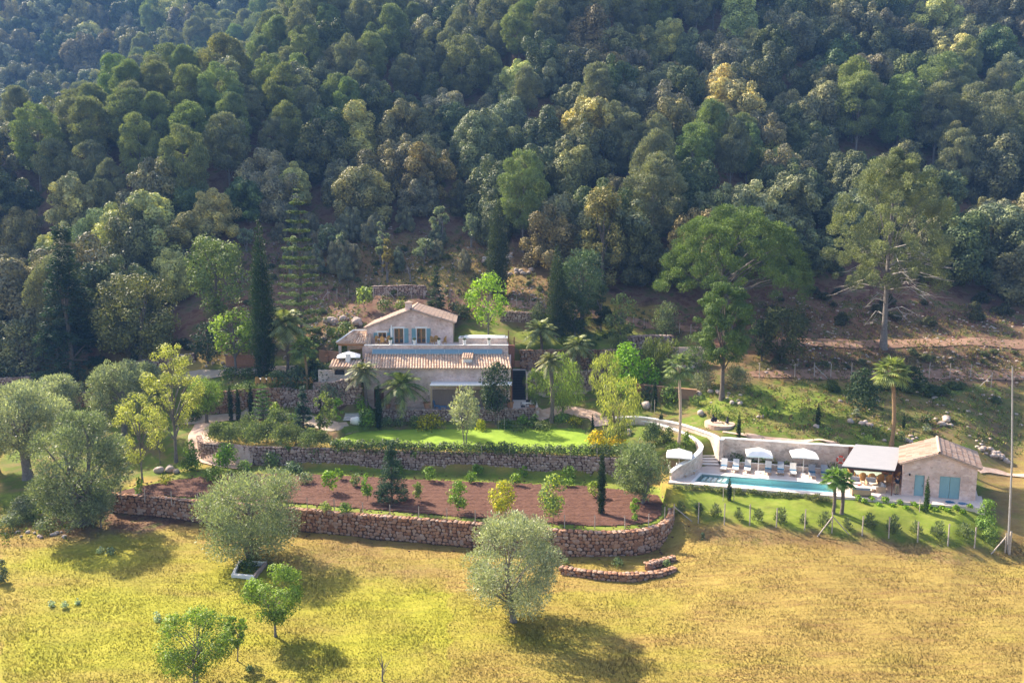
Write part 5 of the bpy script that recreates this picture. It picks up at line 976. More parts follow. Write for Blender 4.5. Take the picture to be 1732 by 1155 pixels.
plant('leafy', 'ash_tree', 'light green open tree by the upper drive left of the tall cypress', 'tree', 399, 628, 521, 88, (.24,.33,.07), n=60, lr=.11, base=.28, tr=.16, dens=1.9)
cyp('giant dark green cypress rising left of the house', 448, 642, 356, 44, (.035,.065,.028), tr=.3)
cyp('leftmost of three slim cypresses by the drive', 391, 712, 636, 9); cyp('middle slim cypress by the drive, slightly bent', 404, 714, 648, 9); cyp('rightmost of three slim cypresses by the drive', 425, 704, 643, 10)
# tiered conifers
def tier_lobes(nt, per, tip=.08, droop=.0):
    def f(W, H):
        out = []
        for i in range(nt):
            t = i / nt; r = W / 2 * (1 - t) ** .8 * (1 if i % 2 else .9) + .06 * W; z = H * (.1 + .86 * t); mm = max(4, int(per * (1 - t * .5)))
            for j in range(mm):
                a = j * 6.283 / mm + i * 1.1
                for q in (.35, .6, .85): out.append((r * q * math.cos(a), r * q * math.sin(a), z + r * q * (.18 - droop), H / nt * .26 + .02 * W))
        out += [(0, 0, H * q, H * .02) for q in (.93, .96, .99)]
        return out
    return f
plant('fir', 'tiered_conifer', 'tall see-through tiered conifer right of the giant cypress', 'tree', 511, 590, 318, 84, (.12,.17,.06), lobes=tier_lobes(15, 8), dens=2.1, flat=.4, tr=.16, leaf=.9)
plant('fir', 'tiered_conifer', 'small tiered conifer beside the three slim cypresses', 'tree', 446, 712, 646, 42, (.11,.19,.05), lobes=tier_lobes(8, 8), dens=2.6, flat=.4)
plant('fir', 'dark_fir', 'small dark fir left of the garden steps', 'tree', 514, 730, 650, 42, (.04,.085,.06))
plant('fir', 'spruce_tree', 'dark bushy spruce in the red soil of the orchard', 'tree', 663, 850, 742, 66, (.045,.09,.05), n=110, lr=.13)
plant('fir', 'dark_fir', 'very tall dark fir at the left among the oaks', 'tree', 124, 652, 372, 128, (.04,.075,.045), n=120, lr=.12, tr=.3, leaf=1.2, base=.02)
plant('fir', 'dark_fir', 'little dark fir behind the upper house roof', 'tree', 738, 524, 450, 36, (.06,.09,.045)); plant('fir', 'dark_fir', 'low dark fir under the tall see-through conifer', 'tree', 530, 640, 590, 40, (.05,.09,.04))
plant('bush', 'golden_shrub', 'pale green upright shrub right of the small tiered conifer', 'shrub', 467, 718, 680, 22, LIM, form='egg', n=18); plant('leafy', 'young_tree', 'slender young tree with narrow crown left of the stone block', 'tree', 549, 742, 662, 42, (.17,.21,.08), form='egg', n=34, base=.2, tr=.06, dens=2.2, mode='needle')
plant('leafy', 'young_tree', 'thin bright lime sapling against the grey terrace wall', 'tree', 573, 718, 667, 20, BRT, n=12, base=.15, tr=.04, lr=.25)
# palms
palm('feathery date palm right of the giant cypress', 486, 630, 524, 92, (.24,.27,.12), tr=.2, nf=40); palm('fan palm with an orange-brown trunk above the garden wall', 519, 678, 577, 54, (.14,.20,.07), 'fan', trunk_m=M_PALMTRUNK, tr=.16, nf=30)
palm('upright grey palm at the left corner of the main house', 618, 704, 612, 62, (.24,.25,.15), nf=34, tr=.2); palm('date palm with drooping fronds in front of the left part of the house', 681, 706, 627, 90, (.20,.25,.08), nf=24, tr=.22)
palm('low spreading date palm behind the walkway, left one', 915, 622, 541, 66, (.24,.27,.12), nf=34, tr=.2); palm('low date palm with arching fronds beside the potted yellow plant', 978, 634, 568, 62, (.24,.27,.12), nf=30, tr=.2)
palm('thick-trunked palm with ragged head at the right end of the bright lawn', 932, 716, 596, 52, (.20,.21,.10), tr=.26, nf=30, kind='date')
palm('tall fan palm with a pale trunk beside the curved path', 1146, 765, 607, 62, (.20,.26,.13), 'fan', trunk_m=M_PALEPALM, tr=.15, nf=30, dead=True); palm('tall fan palm with a slightly bent tan trunk behind the pergola', 1507, 757, 614, 68, (.24,.29,.11), 'fan', trunk_m=M_PALMTRUNK, tr=.19, nf=34, dead=True, lean=-.03)
palm('left palm of the low twin fan palms below the pool', 1409, 868, 799, 52, (.13,.23,.05), 'fan', tr=.14, nf=22); palm('right palm of the low twin fan palms below the pool', 1423, 869, 801, 50, (.12,.21,.05), 'fan', tr=.15, nf=22)
plant('spiky', 'palm_sprout', 'young yellow-green potted banana plant on the walkway', 'plant', 1005, 628, 598, 22, YG)
cyp('slim cypress in front of the dark house door', 641, 727, 642, 12); cyp('slim dark cypress standing in the orchard', 1017, 870, 746, 15, (.03,.055,.025)); cyp('tall rough cypress at the edge of the grove behind the house', 842, 505, 326, 42, (.06,.08,.045), tr=.25)
cyp('ragged tapering cypress right of the bright green tree', 942, 572, 408, 40, (.055,.08,.04), tr=.2); cyp('young cypress on the lawn slope above the pool wall', 1249, 742, 695, 8); cyp('young cypress ringed by low rocks on the slope', 1383, 722, 679, 9); cyp('thin young cypress behind the pool house rocks', 1528, 725, 698, 6)
cyp('short stout cypress beside the curved path', 1118, 722, 695, 9); cyp('staked cypress beside the white boulder', 1107, 692, 637, 9); cyp('little cypress staked on the grass below the pool', 1233, 846, 805, 9); cyp('cypress standing in front of the pool house', 1566, 867, 804, 9, (.06,.11,.03)); cyp('slim cypress at the right tip of the bright lawn', 1002, 738, 698, 6)
# around the house
plant('oak', 'holm_oak', 'dark dense holm oak hiding the right end of the lower house', 'tree', 838, 722, 614, 62, (.055,.08,.045), base=.2, tr=.13, lr=.18, dens=3); plant('olive', 'olive_tree', 'pale feathery olive tree on the lawn before the canvas porch', 'tree', 787, 752, 654, 58, (.36,.38,.25), form='egg', base=.25, tr=.09, dens=2.2)
plant('leafy', 'plane_tree', 'bright green leafy tree right behind the upper house', 'tree', 826, 572, 462, 82, (.24,.38,.05), n=60, lr=.12, base=.22, tr=.12, dens=1.7, form='egg'); plant('willow', 'willow_tree', 'light green weeping willow right of the dark stairs', 'tree', 952, 704, 600, 84, (.24,.32,.08), dens=2.0, tr=.14)
plant('willow', 'willow_tree', 'smaller feathery willow beside the thick-trunked palm', 'tree', 905, 694, 625, 40, (.18,.24,.07))
plant('bamboo', 'bamboo_clump', 'tall yellow-green bamboo clump between the lawn and the curved path', 'bamboo', 1046, 752, 640, 84, (.36,.38,.10), n=60); plant('bamboo', 'bamboo_clump', 'upper bamboo clump behind the tall yellow-green one', 'bamboo', 1022, 706, 598, 60, (.33,.36,.10), n=44); plant('bamboo', 'bamboo_clump', 'dark bamboo thicket below the wall of loose white stones', 'bamboo', 1116, 634, 574, 70, (.16,.19,.06), n=40, dens=2.6, deep=1.3)
plant('bamboo', 'bamboo_clump', 'brownish bamboo clump left of the bright green bushes', 'bamboo', 1048, 622, 568, 46, (.24,.26,.09), n=30)
plant('leafy', 'mulberry_tree', 'brilliant lime-green bushy tree right of the bamboo', 'tree', 1060, 662, 580, 78, (.19,.36,.03), form='dome', base=.05, n=50, tr=.1, dens=2.6, lr=.16); plant('leafy', 'mulberry_tree', 'lower lime-green bushy tree above the brown garden wall', 'tree', 1096, 652, 606, 50, (.17,.33,.03), form='dome', base=.05, n=30, tr=.08, dens=2.4, lr=.18)
plant('leafy', 'small_tree', 'small round light green tree behind the left roof slope', 'tree', 616, 526, 486, 38, (.25,.32,.10), lr=.22, n=20, base=.35, dens=2.8); plant('leafy', 'small_tree', 'ragged pale tree behind the hill lawn', 'tree', 1049, 580, 496, 62, (.20,.24,.10), n=34, dens=2.0, base=.15)
plant('oak', 'grey_green_tree', 'bluish grey-green tree beside the ragged cypress', 'tree', 984, 556, 424, 92, (.10,.15,.085), base=.2, mode='needle', asp=.4, dens=3); plant('pine', 'young_pine', 'dark young pine below the bluish grey-green tree', 'tree', 972, 572, 497, 56, (.07,.10,.045), base=.1, form='round', dens=3.4); plant('pine', 'young_pine', 'dark young pine right of the bluish grey-green tree', 'tree', 1016, 560, 482, 44, (.075,.105,.05), base=.1, form='round', dens=3.4)
plant('bush', 'round_olive_bush', 'round clipped grey-green bush beside the hill track', 'shrub', 1124, 568, 513, 52, (.16,.20,.12), form='egg', n=26, mode='needle', asp=.35); plant('bush', 'round_olive_bush', 'low grey bush left of the ragged cypress', 'shrub', 909, 546, 512, 34, (.13,.16,.10), mode='needle', asp=.35)
# umbrella pine, big pine, round pine
def upine(W, H):
    out = []
    for i in range(330):
        a = rnd.uniform(0, 6.283); q = math.sqrt(rnd.random()); x = q * W * .47 * math.cos(a); y = q * W * .40 * math.sin(a); z = H * (.22 + .74 * math.sqrt(max(0, 1 - q ** 2.2)) * (rnd.uniform(.8, 1.0) if i % 4 else rnd.uniform(.3, .9))); out.append((x, y, z, W * rnd.uniform(.03, .05)))
    return out
plant('pine', 'umbrella_pine', 'huge spreading umbrella pine above the garden on the right', 'tree', 1236, 556, 343, 262, (.145,.205,.065), lobes=upine, tr=.32, nb=20, flat=.8, dens=4.6, base=.3, multi=2, leaf=.85, br=.5)
def bpine(W, H):
    out = []
    for i in range(280):
        t = rnd.random(); q = math.sin(math.pi * min(1, .22 + .80 * t)) ** .55; a = rnd.uniform(0, 6.283); rr = q * W * .5 * math.sqrt(rnd.uniform(.05, 1)); out.append((rr * math.cos(a), rr * math.sin(a), H * (.30 + .68 * t), W * rnd.uniform(.03, .06)))
    return out
g = G(1494, 589)
o = plant('pine', 'tall_pine', 'tall pale pine with a bare lower trunk standing beside the dirt track', 'tree', 1494, 589, 254, 200, (.20,.225,.12), lobes=bpine, tr=.26, nb=30, flat=1.0, dens=4.2, bark=M_GREYBARK, leaf=.85, br=.3)
k = depth(g) / FPX; Vs = []; Fs = []; n0 = 0
for i in range(34):
    t = rnd.uniform(.16, .55); H = 335 * k; a = rnd.uniform(0, 6.283); l_ = rnd.uniform(.12, .32) * H * (.9 if t > .25 else .6); p0_ = g + [0, 0, H * t]; p1 = p0_ + np.array([math.cos(a) * l_ * .5, math.sin(a) * l_ * .5, .02 * H]); p2_ = p0_ + np.array([math.cos(a) * l_, math.sin(a) * l_, -.03 * H * rnd.uniform(0, 2)]); v, f = tube_arr([p0_, p1, p2_], [.07, .05, .02], 4); Vs.append(v); Fs.append(f + n0); n0 += len(v)
    for j in range(5):
        s_ = p0_ + (p2_ - p0_) * rnd.uniform(.3, 1); a2 = a + rnd.uniform(-1, 1); v, f = tube_arr([s_, s_ + np.array([math.cos(a2), math.sin(a2), rnd.uniform(-.3, .1)]) * l_ * .3], [.025, .01], 3); Vs.append(v); Fs.append(f + n0); n0 += len(v)
link_mesh('bare_branches', np.vstack(Vs), [tuple(f) for q in Fs for f in q], mat('dead_wood', [(.34,.30,.27),(.46,.42,.38)], 4), o)
plant('pine', 'round_pine', 'rounded dark green pine with a straight trunk in the garden below the umbrella pine', 'tree', 1221, 676, 476, 108, (.10,.155,.05), form='egg', base=.30, n=110, lr=.10, dens=4.0, mode='broad', asp=.4, leaf=.8, tr=.2, nb=16, bark=M_BARK)
plant('pine', 'round_pine', 'lower pine boughs hanging left of the rounded pine trunk', 'tree', 1180, 655, 560, 70, (.13,.18,.08), form='egg', base=.3, n=26, lr=.15, dens=1.7, tr=.1)
plant('oak', 'oak_tree', 'dark bushy oak leaning right of the rounded pine', 'tree', 1322, 612, 520, 92, (.08,.095,.04), base=.12, dens=3, tr=.14); plant('oak', 'oak_tree', 'dark green tree between the rounded pine and the leaning oak', 'tree', 1288, 610, 540, 46, (.06,.085,.04))
plant('oak', 'laurel_bush', 'dark green bush behind the tall fan palm, left half', 'shrub', 1458, 690, 622, 62, (.045,.075,.035), form='dome', base=0, tr=0.0); plant('oak', 'laurel_bush', 'dark green bush behind the tall fan palm, right half', 'shrub', 1540, 664, 620, 60, (.05,.08,.035), form='dome', base=0, tr=0.0)
plant('bush', 'rosemary_bush', 'grey-blue shrub mass below the rounded pine, left part', 'shrub', 1192, 660, 628, 50, GREY, mode='needle', asp=.3); plant('bush', 'rosemary_bush', 'grey-blue shrub mass below the rounded pine, right part', 'shrub', 1246, 655, 622, 56, (.16,.19,.13), mode='needle', asp=.3)
# notable forest-edge trees
plant('oak', 'holm_oak', 'broad rounded olive-brown oak at the forest edge left of the drive', 'tree', 241, 618, 466, 158, (.16,.165,.07), base=.1, n=60, lr=.13, tr=.3, dens=3); plant('oak', 'holm_oak', 'pale-topped green oak above the light open tree at left', 'tree', 370, 548, 394, 108, (.17,.22,.075), base=.12, n=54, lr=.14, tr=.25, dens=3)
plant('oak', 'holm_oak', 'tall golden-olive oak behind the grove, right of centre', 'tree', 1019, 492, 316, 94, (.24,.215,.085), base=.06, n=60, lr=.13, form='egg', dens=3); plant('oak', 'holm_oak', 'low greyish bushy tree at the left edge by the terrace wall', 'tree', 45, 640, 540, 90, (.17,.19,.12), base=.05)
plant('oak', 'holm_oak', 'dark leafy tree behind the pale boulders of the upper drive', 'tree', 352, 615, 545, 56, (.06,.09,.05), base=.05)
for x, b, t, w_, lab in [(632,360,306,32,'pale silvery young olive high in the grove'),(647,462,372,26,'pale olive sprout on a white stump in the grove'),(576,458,394,24,'thin silvery olive with a flared grey trunk in the grove'),(417,425,388,34,'silvery olive left of the see-through conifer, on the red slope'),(398,470,412,22,'tiny silvery olive beside the giant cypress'),(796,420,362,34,'blue-green young olive left of the rough cypress'),
    (745,425,350,34,'grey olive above the forked stump'),(716,450,405,44,'low bushy olive on the grove slope'),(556,440,380,44,'rounded green-grey olive right of the see-through conifer'),(655,478,405,26,'golden-tipped small tree in the middle of the grove'),(1090,470,412,26,'slim grey tree under the forest right of the golden oak'),(492,470,395,30,'grey-green sapling behind the see-through conifer')]:
    plant('olive', 'wild_olive', lab, 'tree', x, b, t, w_, (.26,.22,.08) if 'golden' in lab else (.22,.26,.18), group='scattered old olives in the grove', form='egg', base=.3, tr=.2, multi=2, n=22)
for i, (x, b) in enumerate([(741,428),(567,412),(575,478),(411,480),(644,448),(694,476),(424,378)]):
    bare('olive_stump', ['forked white olive stump near the top of the grove','pale stump under the rounded olive','grey flared stump low in the grove','twisted grey stump beside the giant cypress','slim white stump in the middle of the grove','squat grey stump above the wire fence','whitish trunk high on the red slope at left'][i], x, b, b - 34, 26, .22, 5, cat='tree stump')
# --- orchard
OR = (.16,.27,.04)
for x, b, t, w_, col, lab in [(848,878,814,58,(.30,.33,.05),'young tree with golden-orange tips in front of the orchard middle'),(936,884,803,56,(.20,.29,.10),'taller pale-leaved young tree right of the golden-tipped one'),(776,868,814,42,OR,'small bright tree right of the spruce'),(558,834,796,34,(.20,.34,.03),'leaning bright lime tree left of the spruce'),
    (622,850,800,22,(.20,.33,.05),'thin-trunked young tree close to the left of the spruce'),(707,848,812,22,(.20,.26,.07),'thin sapling just right of the spruce'),(727,816,790,28,OR,'round small tree in the back row right of the spruce'),(797,818,797,24,OR,'low round tree in the second row of the orchard'),(807,805,784,22,OR,'small dark tree tight under the lawn wall'),
    (872,822,801,24,OR,'low bush-like tree behind the golden-tipped one'),(886,808,788,17,OR,'tiny tree against the lawn wall in the middle'),(963,814,788,30,(.13,.22,.04),'small dark tree under the lawn wall left of the cypress'),(1004,842,815,26,(.28,.36,.05),'yellowish low tree left of the orchard cypress'),(1074,872,842,18,BRT,'tiny bright tree under the big orchard olive'),
    (960,824,808,26,OR,'low green tree in the back row behind the pale-leaved one'),(601,824,800,22,(.20,.26,.10),'pale thin sapling in the orchard back row'),(385,797,748,46,(.17,.30,.04),'small umbrella-shaped fruit tree beside the pink path'),(573,812,792,20,BRT,'low bright shrub-like tree by the lawn wall')]:
    plant('citrus', 'fruit_tree', lab, 'fruit tree', x, b, t, w_, col, group='young orchard trees', m=M_FLOWER if 'golden' in lab else M_LEAF)
plant('olive', 'olive_tree', 'rounded green olive tree at the right end of the orchard', 'tree', 1084, 852, 752, 108, (.19,.24,.12), n=50, tr=.22, base=.16)
for x, b, t, w_, col, lab in [(324,797,744,38,GRN,'bright green shrub beside the base of the tall yellow-green tree'),(362,812,786,40,GRN,'leafy green shrub in the red soil by the path'),(236,835,806,16,BRT,'small bright climber on the orchard fence'),(278,818,803,28,(.30,.30,.05),'yellowish low weed in the red soil'),(415,795,780,34,(.20,.30,.08),'pale vegetable bed behind the broad olive'),
    (460,790,764,40,(.18,.26,.10),'green vegetable patch left of the spruce row'),(497,800,780,38,(.13,.20,.12),'bluish cabbage patch under the lawn wall'),(535,790,770,50,(.07,.14,.03),'dark green ivy mound spilling over the lawn wall'),(488,770,752,22,(.08,.15,.03),'ivy draped on the lawn wall'),(702,796,772,18,(.08,.15,.03),'ivy patch on the lawn wall behind the spruce'),(516,818,800,34,(.20,.25,.14),'grey-green bush in the orchard behind the olive crown'),
    (550,866,848,22,(.30,.36,.12),'pale bush on top of the orchard wall'),(585,868,850,28,GRN,'green bush on top of the orchard wall'),(670,800,782,30,GRN,'bush in the orchard at the foot of the lawn wall'),(1074,880,866,14,BRT,'small bright bush near the orchard wall curve')]:
    plant('bush', 'shrub', lab, 'shrub', x, b, t, w_, col)
def row(label, group, pix, w_, h_, col, sp='bush', name='shrub', var=.25, **kw):
    # a planted row: a few built, the rest copied
    protos = []; 
    for i, (x, b) in enumerate(pix):
        if i < 3: protos.append(plant(sp, name, label, 'shrub', x, b, b - h_, w_, col, group=group, **kw)); protos[-1]['d0'] = float(depth(G(x, b)))
        else:
            s = protos[rnd.randrange(3)]; g = G(x, b); o = s.copy(); C.objects.link(o); o.location = g; o.rotation_euler = (0, 0, rnd.uniform(0, 6.28)); f = rnd.uniform(1 - var, 1 + var); o.scale = (f, f, f * rnd.uniform(.85, 1.1)); c = rnd.uniform(.8, 1.2); o.color = (col[0] * c, col[1] * c, col[2] * c, 1)
    for p in protos: del p['d0']
row('clipped grey-green hedge shrub in the long hedge along the lawn wall', 'hedge along the lawn wall', [(x, 762 + (x - 570) * .022) for x in np.linspace(572, 1066, 26)], 34, 19, (.10,.145,.05), name='hedge_shrub', var=.1)
row('tall grey oleander bush in the bank between drive and lawn wall', 'oleander bank left of the lawn', [(366,748),(392,750),(410,742),(432,750),(455,746),(478,754),(500,750),(523,757),(545,756),(420,726),(470,728),(498,732)], 42, 32, (.15,.19,.09), name='oleander', mode='needle', asp=.4)
row('small grey-green lavender clump along the front edge of the pool deck', 'lavender row below the pool', [(x, 826 + (x - 1140) * .083 + rnd.uniform(-2, 2)) for x in np.linspace(1142, 1400, 30)], 12, 8, (.20,.22,.11), name='lavender', mode='needle', asp=.35)
row('small bright green box shrub along the deck of the pool house', 'box shrubs below the pool house', [(x, 848 + (x - 1448) * .098 + (3 if i % 2 else -2)) for i, x in enumerate(np.linspace(1450, 1640, 17))], 14, 9, (.20,.34,.02), name='box_shrub', var=.15)
row('oleander shrub along the inside of the field fence', 'oleanders inside the field fence', [(1150,872),(1180,874),(1211,876),(1249,880),(1283,883),(1321,886),(1358,889),(1396,893),(1433,895),(1470,896),(1511,902),(1549,906),(1587,910),(1632,914)], 22, 24, (.15,.19,.09), name='oleander', mode='blade', sp='spiky', leaf=.7, dens=3)
row('round pale green ball shrub in the planter behind the loungers', 'ball shrubs in the pool planter', [(1292,787),(1308,788),(1329,790),(1354,792)], 16, 9, (.26,.32,.12), name='ball_shrub', var=.08)
for x, b, t, w_, col, lab in [(1243,783,766,48,(.08,.13,.03),'dark spreading bush at the foot of the pool wall by the steps'),(1375,795,782,30,(.13,.24,.03),'green strap-leaved plants left of the lifebuoy'),(1405,798,782,40,(.14,.26,.03),'green strap-leaved plants right under the lifebuoy'),(1272,786,774,20,(.08,.13,.04),'small dark bush between the dark bush and the ball shrubs'),(1340,790,780,18,(.09,.14,.05),'small dark shrub between the ball shrubs')]:
    plant('spiky' if 'strap' in lab else 'bush', 'planter_plant', lab, 'plant', x, b, t, w_, col)
# garden beds before the terrace and right side
for i, (x, b, t, w_, col, sp, lab) in enumerate([(727,727,703,62,(.24,.24,.02),'flowers','broad yellow-flowering bush before the terrace wall'),(700,722,706,34,(.13,.19,.05),'bush','green bush left of the yellow-flowering bush'),(675,722,708,30,(.13,.17,.07),'bush','grey-green bush by the foot of the drooping date palm'),(655,722,704,26,(.15,.20,.09),'bush','silvery shrub right of the slim cypress at the door'),
    (620,722,690,38,(.14,.24,.04),'bush','leafy bush at the foot of the upright grey palm'),(610,700,668,26,BRT,'bush','lime shrub beside the dark house door'),(812,728,710,26,(.28,.32,.03),'flowers','small yellow-green bush under the dark holm oak'),(858,725,708,30,(.10,.16,.04),'bush','dark shrub right of the dark holm oak'),(885,722,702,26,BRT,'bush','bright green shrub near the terrace end'),
    (905,724,700,28,(.10,.17,.05),'bush','dark round shrub beside the thick-trunked palm'),(950,720,700,34,(.12,.20,.05),'bush','green shrub mass right of the thick-trunked palm'),(972,723,704,34,(.30,.30,.03),'flowers','yellow-flowering bush at the right curve of the lawn'),(915,727,714,40,(.15,.18,.07),'bush','low clipped border left of the yellow bush'),(875,728,718,44,(.13,.16,.06),'bush','low clipped border before the terrace right end'),
    (1010,760,728,44,(.38,.32,.02),'flowers','yellow broom bush at the lower end of the bamboo'),(1045,762,738,44,(.42,.34,.02),'flowers','golden broom bush right of the lawn tip'),(1075,775,752,36,(.26,.32,.12),'bush','pale spreading shrub behind the orchard olive'),(1104,750,715,46,(.09,.14,.06),'bush','dark rounded shrub inside the path curve'),(1130,748,722,26,(.14,.18,.06),'bush','small shrub by the trunk of the left fan palm'),
    (1162,752,730,22,(.14,.22,.04),'bush','bright shrub inside the path curve near the steps'),(1140,768,750,40,(.20,.28,.05),'bush','low shrubs right above the left umbrella'),(1065,690,668,30,GRN,'bush','green shrub below the lime trees'),(1095,676,655,34,(.09,.13,.07),'spiky','dark agave clump beside the staked cypress'),(1130,680,655,44,(.16,.24,.06),'bush','leafy shrub left of the fan palm head'),(1177,687,664,26,(.14,.20,.07),'spiky','agave rosette on the slope left of the rounded pine'),
    (1207,706,688,30,(.14,.22,.05),'spiky','clump of strap leaves behind the round stone platform'),(1296,704,690,26,(.14,.26,.04),'spiky','fresh green agave beside the low pinkish rocks'),(1448,706,692,16,GREY,'bush','small round grey-green bush above the flat rocks'),(1400,735,724,40,(.11,.19,.04),'bush','low green plants below the slim slope cypress'),(1470,735,722,44,(.12,.17,.05),'bush','low shrubs right of the flat rocks'),
    (1470,752,738,26,(.22,.32,.08),'spiky','bright agave just above the pergola'),(1418,748,740,18,(.10,.15,.05),'bush','small dark bush at the top of the pool wall'),(1568,715,702,24,(.10,.14,.05),'bush','dark bush left of the small rock cluster'),(1567,732,716,16,GREY,'bush','grey round bush beside the piled rocks'),(1524,745,730,16,(.22,.28,.10),'bush','pale plants left of the piled rocks'),
    (1668,900,842,34,(.17,.28,.06),'bush','tall light green bush at the right end of the field fence'),(1672,918,892,30,(.16,.24,.06),'bush','leafy bush behind the fence corner'),(40,876,838,46,GREY,'bush','silvery bush on the stony mound at left'),(20,895,870,50,SAGE,'bush','low grey plants covering the left mound'),(75,900,880,40,SAGE,'bush','low grey plants at the right of the left mound'),
    (118,868,824,70,(.05,.08,.03),'bush','dark shrub under the dense olive tree'),(1044,958,944,24,(.22,.28,.12),'bush','pale weed on the grass behind the low dry stone wall'),(957,955,944,14,(.20,.25,.12),'bush','small weed left on the strip behind the low wall'),(1128,958,946,22,(.14,.20,.08),'bush','green weed at the low wall corner'),(1188,912,900,8,(.20,.26,.14),'bush','tiny pale weed right of the orchard wall'),
    (170,935,925,16,(.38,.44,.28),'bush','pale thistle in the shade of the dense olive, left one'),(187,938,926,16,(.20,.26,.15),'bush','pale thistle in the shade of the dense olive, right one'),(88,1027,1014,14,(.44,.52,.36),'bush','pale blue-green thistle in the field, left of a pair'),(109,1029,1016,14,(.44,.52,.36),'bush','pale blue-green thistle in the field, right of a pair'),(131,1022,1011,9,(.44,.52,.36),'bush','small thistle right of the pair'),
    (265,1049,1034,16,(.44,.52,.36),'bush','lone thistle in the middle of the left field'),(3,985,945,26,(.12,.15,.09),'bush','grey bush cut off by the left edge of the field'),(423,1135,1125,14,(.22,.28,.12),'bush','thistle under the small almond tree'),(420,966,946,42,(.07,.12,.03),'bush','ivy filling the stone-edged box'),
    (650,522,508,30,(.10,.14,.04),'bush','dark bush on the strip behind the upper house'),(680,524,510,30,(.16,.20,.05),'bush','olive bush right behind the chimney'),(788,540,516,44,(.08,.11,.04),'bush','dark bramble on the bank left of the bright green tree'),(770,530,512,30,(.07,.10,.04),'bush','dark bramble right behind the roof ridge'),(585,566,545,38,(.13,.19,.06),'bush','green rock garden shrub left of the upper roof'),
    (560,572,552,30,(.16,.22,.06),'bush','light green rock garden shrub in the boulders'),(575,590,572,36,(.12,.18,.04),'bush','shrub above the terracotta wall'),(533,588,568,40,(.10,.15,.05),'bush','dark shrub behind the fan palm with orange trunk'),(505,660,620,60,(.07,.11,.06),'bush','dark bluish shrub mass under the date palm'),(545,650,612,44,(.06,.10,.05),'bush','dark shrub right of the orange palm trunk'),
    (470,655,628,44,(.09,.14,.05),'bush','green shrubs right behind the long garden table'),(560,682,650,60,(.14,.17,.12),'bush','grey rosemary trailing over the kitchen terrace wall'),(390,640,622,40,(.08,.13,.04),'bush','dark hedge bush left of the long garden table'),(420,640,624,40,(.09,.14,.04),'bush','dark hedge bush at the left end of the garden table'),(415,662,648,50,(.20,.26,.08),'bush','pale shrubs in front of the garden table'),
    (497,720,700,40,(.16,.24,.06),'bush','low green plants left of the small dark fir'),(330,712,692,26,(.09,.14,.04),'bush','small dark bush at the foot of the pepper tree'),(20,640,610,60,(.08,.12,.05),'bush','bush on the terrace at the left edge'),(40,676,655,50,(.10,.15,.05),'bush','green bush above the leftmost olives')]):
    plant(sp, 'flowering_shrub' if sp == 'flowers' else ('agave' if sp == 'spiky' else 'shrub'), lab, 'shrub' if sp != 'spiky' else 'plant', x, b, t, w_, col)
# --- pots
PC = (.08,.12,.04)
for i, px in enumerate((660.5, 701, 742.5, 785.5, 827)):
    q = (HX(px, 92.53, zp), 92.53, zp + .032); pot('white_pot', ['white pot at the left end of the parapet by the folded umbrella','white pot in front of the right french door','white pot before the wicker chairs on the parapet','white pot on the parapet at the left of the plunge tub','white pot on the parapet before the middle of the plunge tub'][i], q, .24, .62, M_CANVAS, PC, .35, group='white pots on the terrace parapet')
for px, y, r, h, ph_, cone, lab in [(656.5,88.0,.36,.6,.9,False,'terracotta pot with a loose bush nearest the dark door'),(672,87.3,.36,.65,1.1,False,'terracotta pot with a round bush left of the drooping palm trunk'),(723.5,87.3,.55,1.0,3.0,True,'large terracotta pot with a tall cone topiary at the porch corner'),(771,87.4,.34,.6,.8,False,'terracotta pot with dark bush under the porch'),(863,87.6,.45,1.0,.3,False,'square-looking terracotta pot by the right end of the porch'),(918-18,87.2,.4,.65,.9,False,'terracotta pot with round topiary at the right tip of the terrace')]:
    pot('terracotta_pot', lab, (HX(px, y, 5.8), y, 5.8), r, h, M_ORANGE, PC, ph_, cone, 'terracotta pots on the front terrace')
q = G(553, 612); pot('terracotta_pot', 'terracotta pot with a small cypress against the terracotta wall', q, .4, .9, M_ORANGE, CY, 1.9, True, 'pots by the covered patio'); q = G(1003, 634); pot('terracotta_pot', 'terracotta pot holding the yellow plant on the walkway', q, .38, .7, M_ORANGE, YG, .6, False, 'pots on the walkway')
# blue chairs and black dining set on the front terrace
def blue_chair(label, x, y, rz):
    o = thing('blue_chair', label, 'chair', (0, 0, 0), 'blue chairs under the canvas porch'); mb = MB(); mb.box(-.3, .3, -.3, .3, .38, .46); mb.build('seat', M_SLATE, o); mb = MB(); mb.add([(-.3,.28,.46),(.3,.28,.46),(.3,.42,1.15),(-.3,.42,1.15),(-.3,.33,.46),(.3,.33,.46),(.3,.47,1.15),(-.3,.47,1.15)], [(0,1,2,3),(7,6,5,4),(0,4,5,1),(2,6,7,3),(1,5,6,2),(3,7,4,0)]); mb.build('backrest', M_SLATE, o)
    for a in (-.26, .26):
        for b in (-.26, .26): mb = MB(); mb.box(a - .03, a + .03, b - .03, b + .03, 0, .38); mb.build('leg', M_SLATE, o)
    o.location = (x, y, 5.8); o.rotation_euler = (0, 0, rz)
for px, y, rz, lab in [(739,87.9,1.4,'blue chair at the left end of the porch'),(761,87.9,-1.5,'blue chair facing the left one under the porch'),(808,87.9,1.4,'blue chair seen beside the pale olive crown')]: blue_chair(lab, HX(px, y, 6), y, rz)
table('blue_table', 'low blue table between the blue chairs under the porch', (HX(749.5, 87.6, 6), 87.6, 5.8), .9, .6, .42, M_SLATE, M_SLATE)
table('white_table', 'white table at the right end of the front terrace', (HX(893, 88.2, 6), 88.2, 5.8), 1.5, .8, .74, M_DARK, M_WHITE)
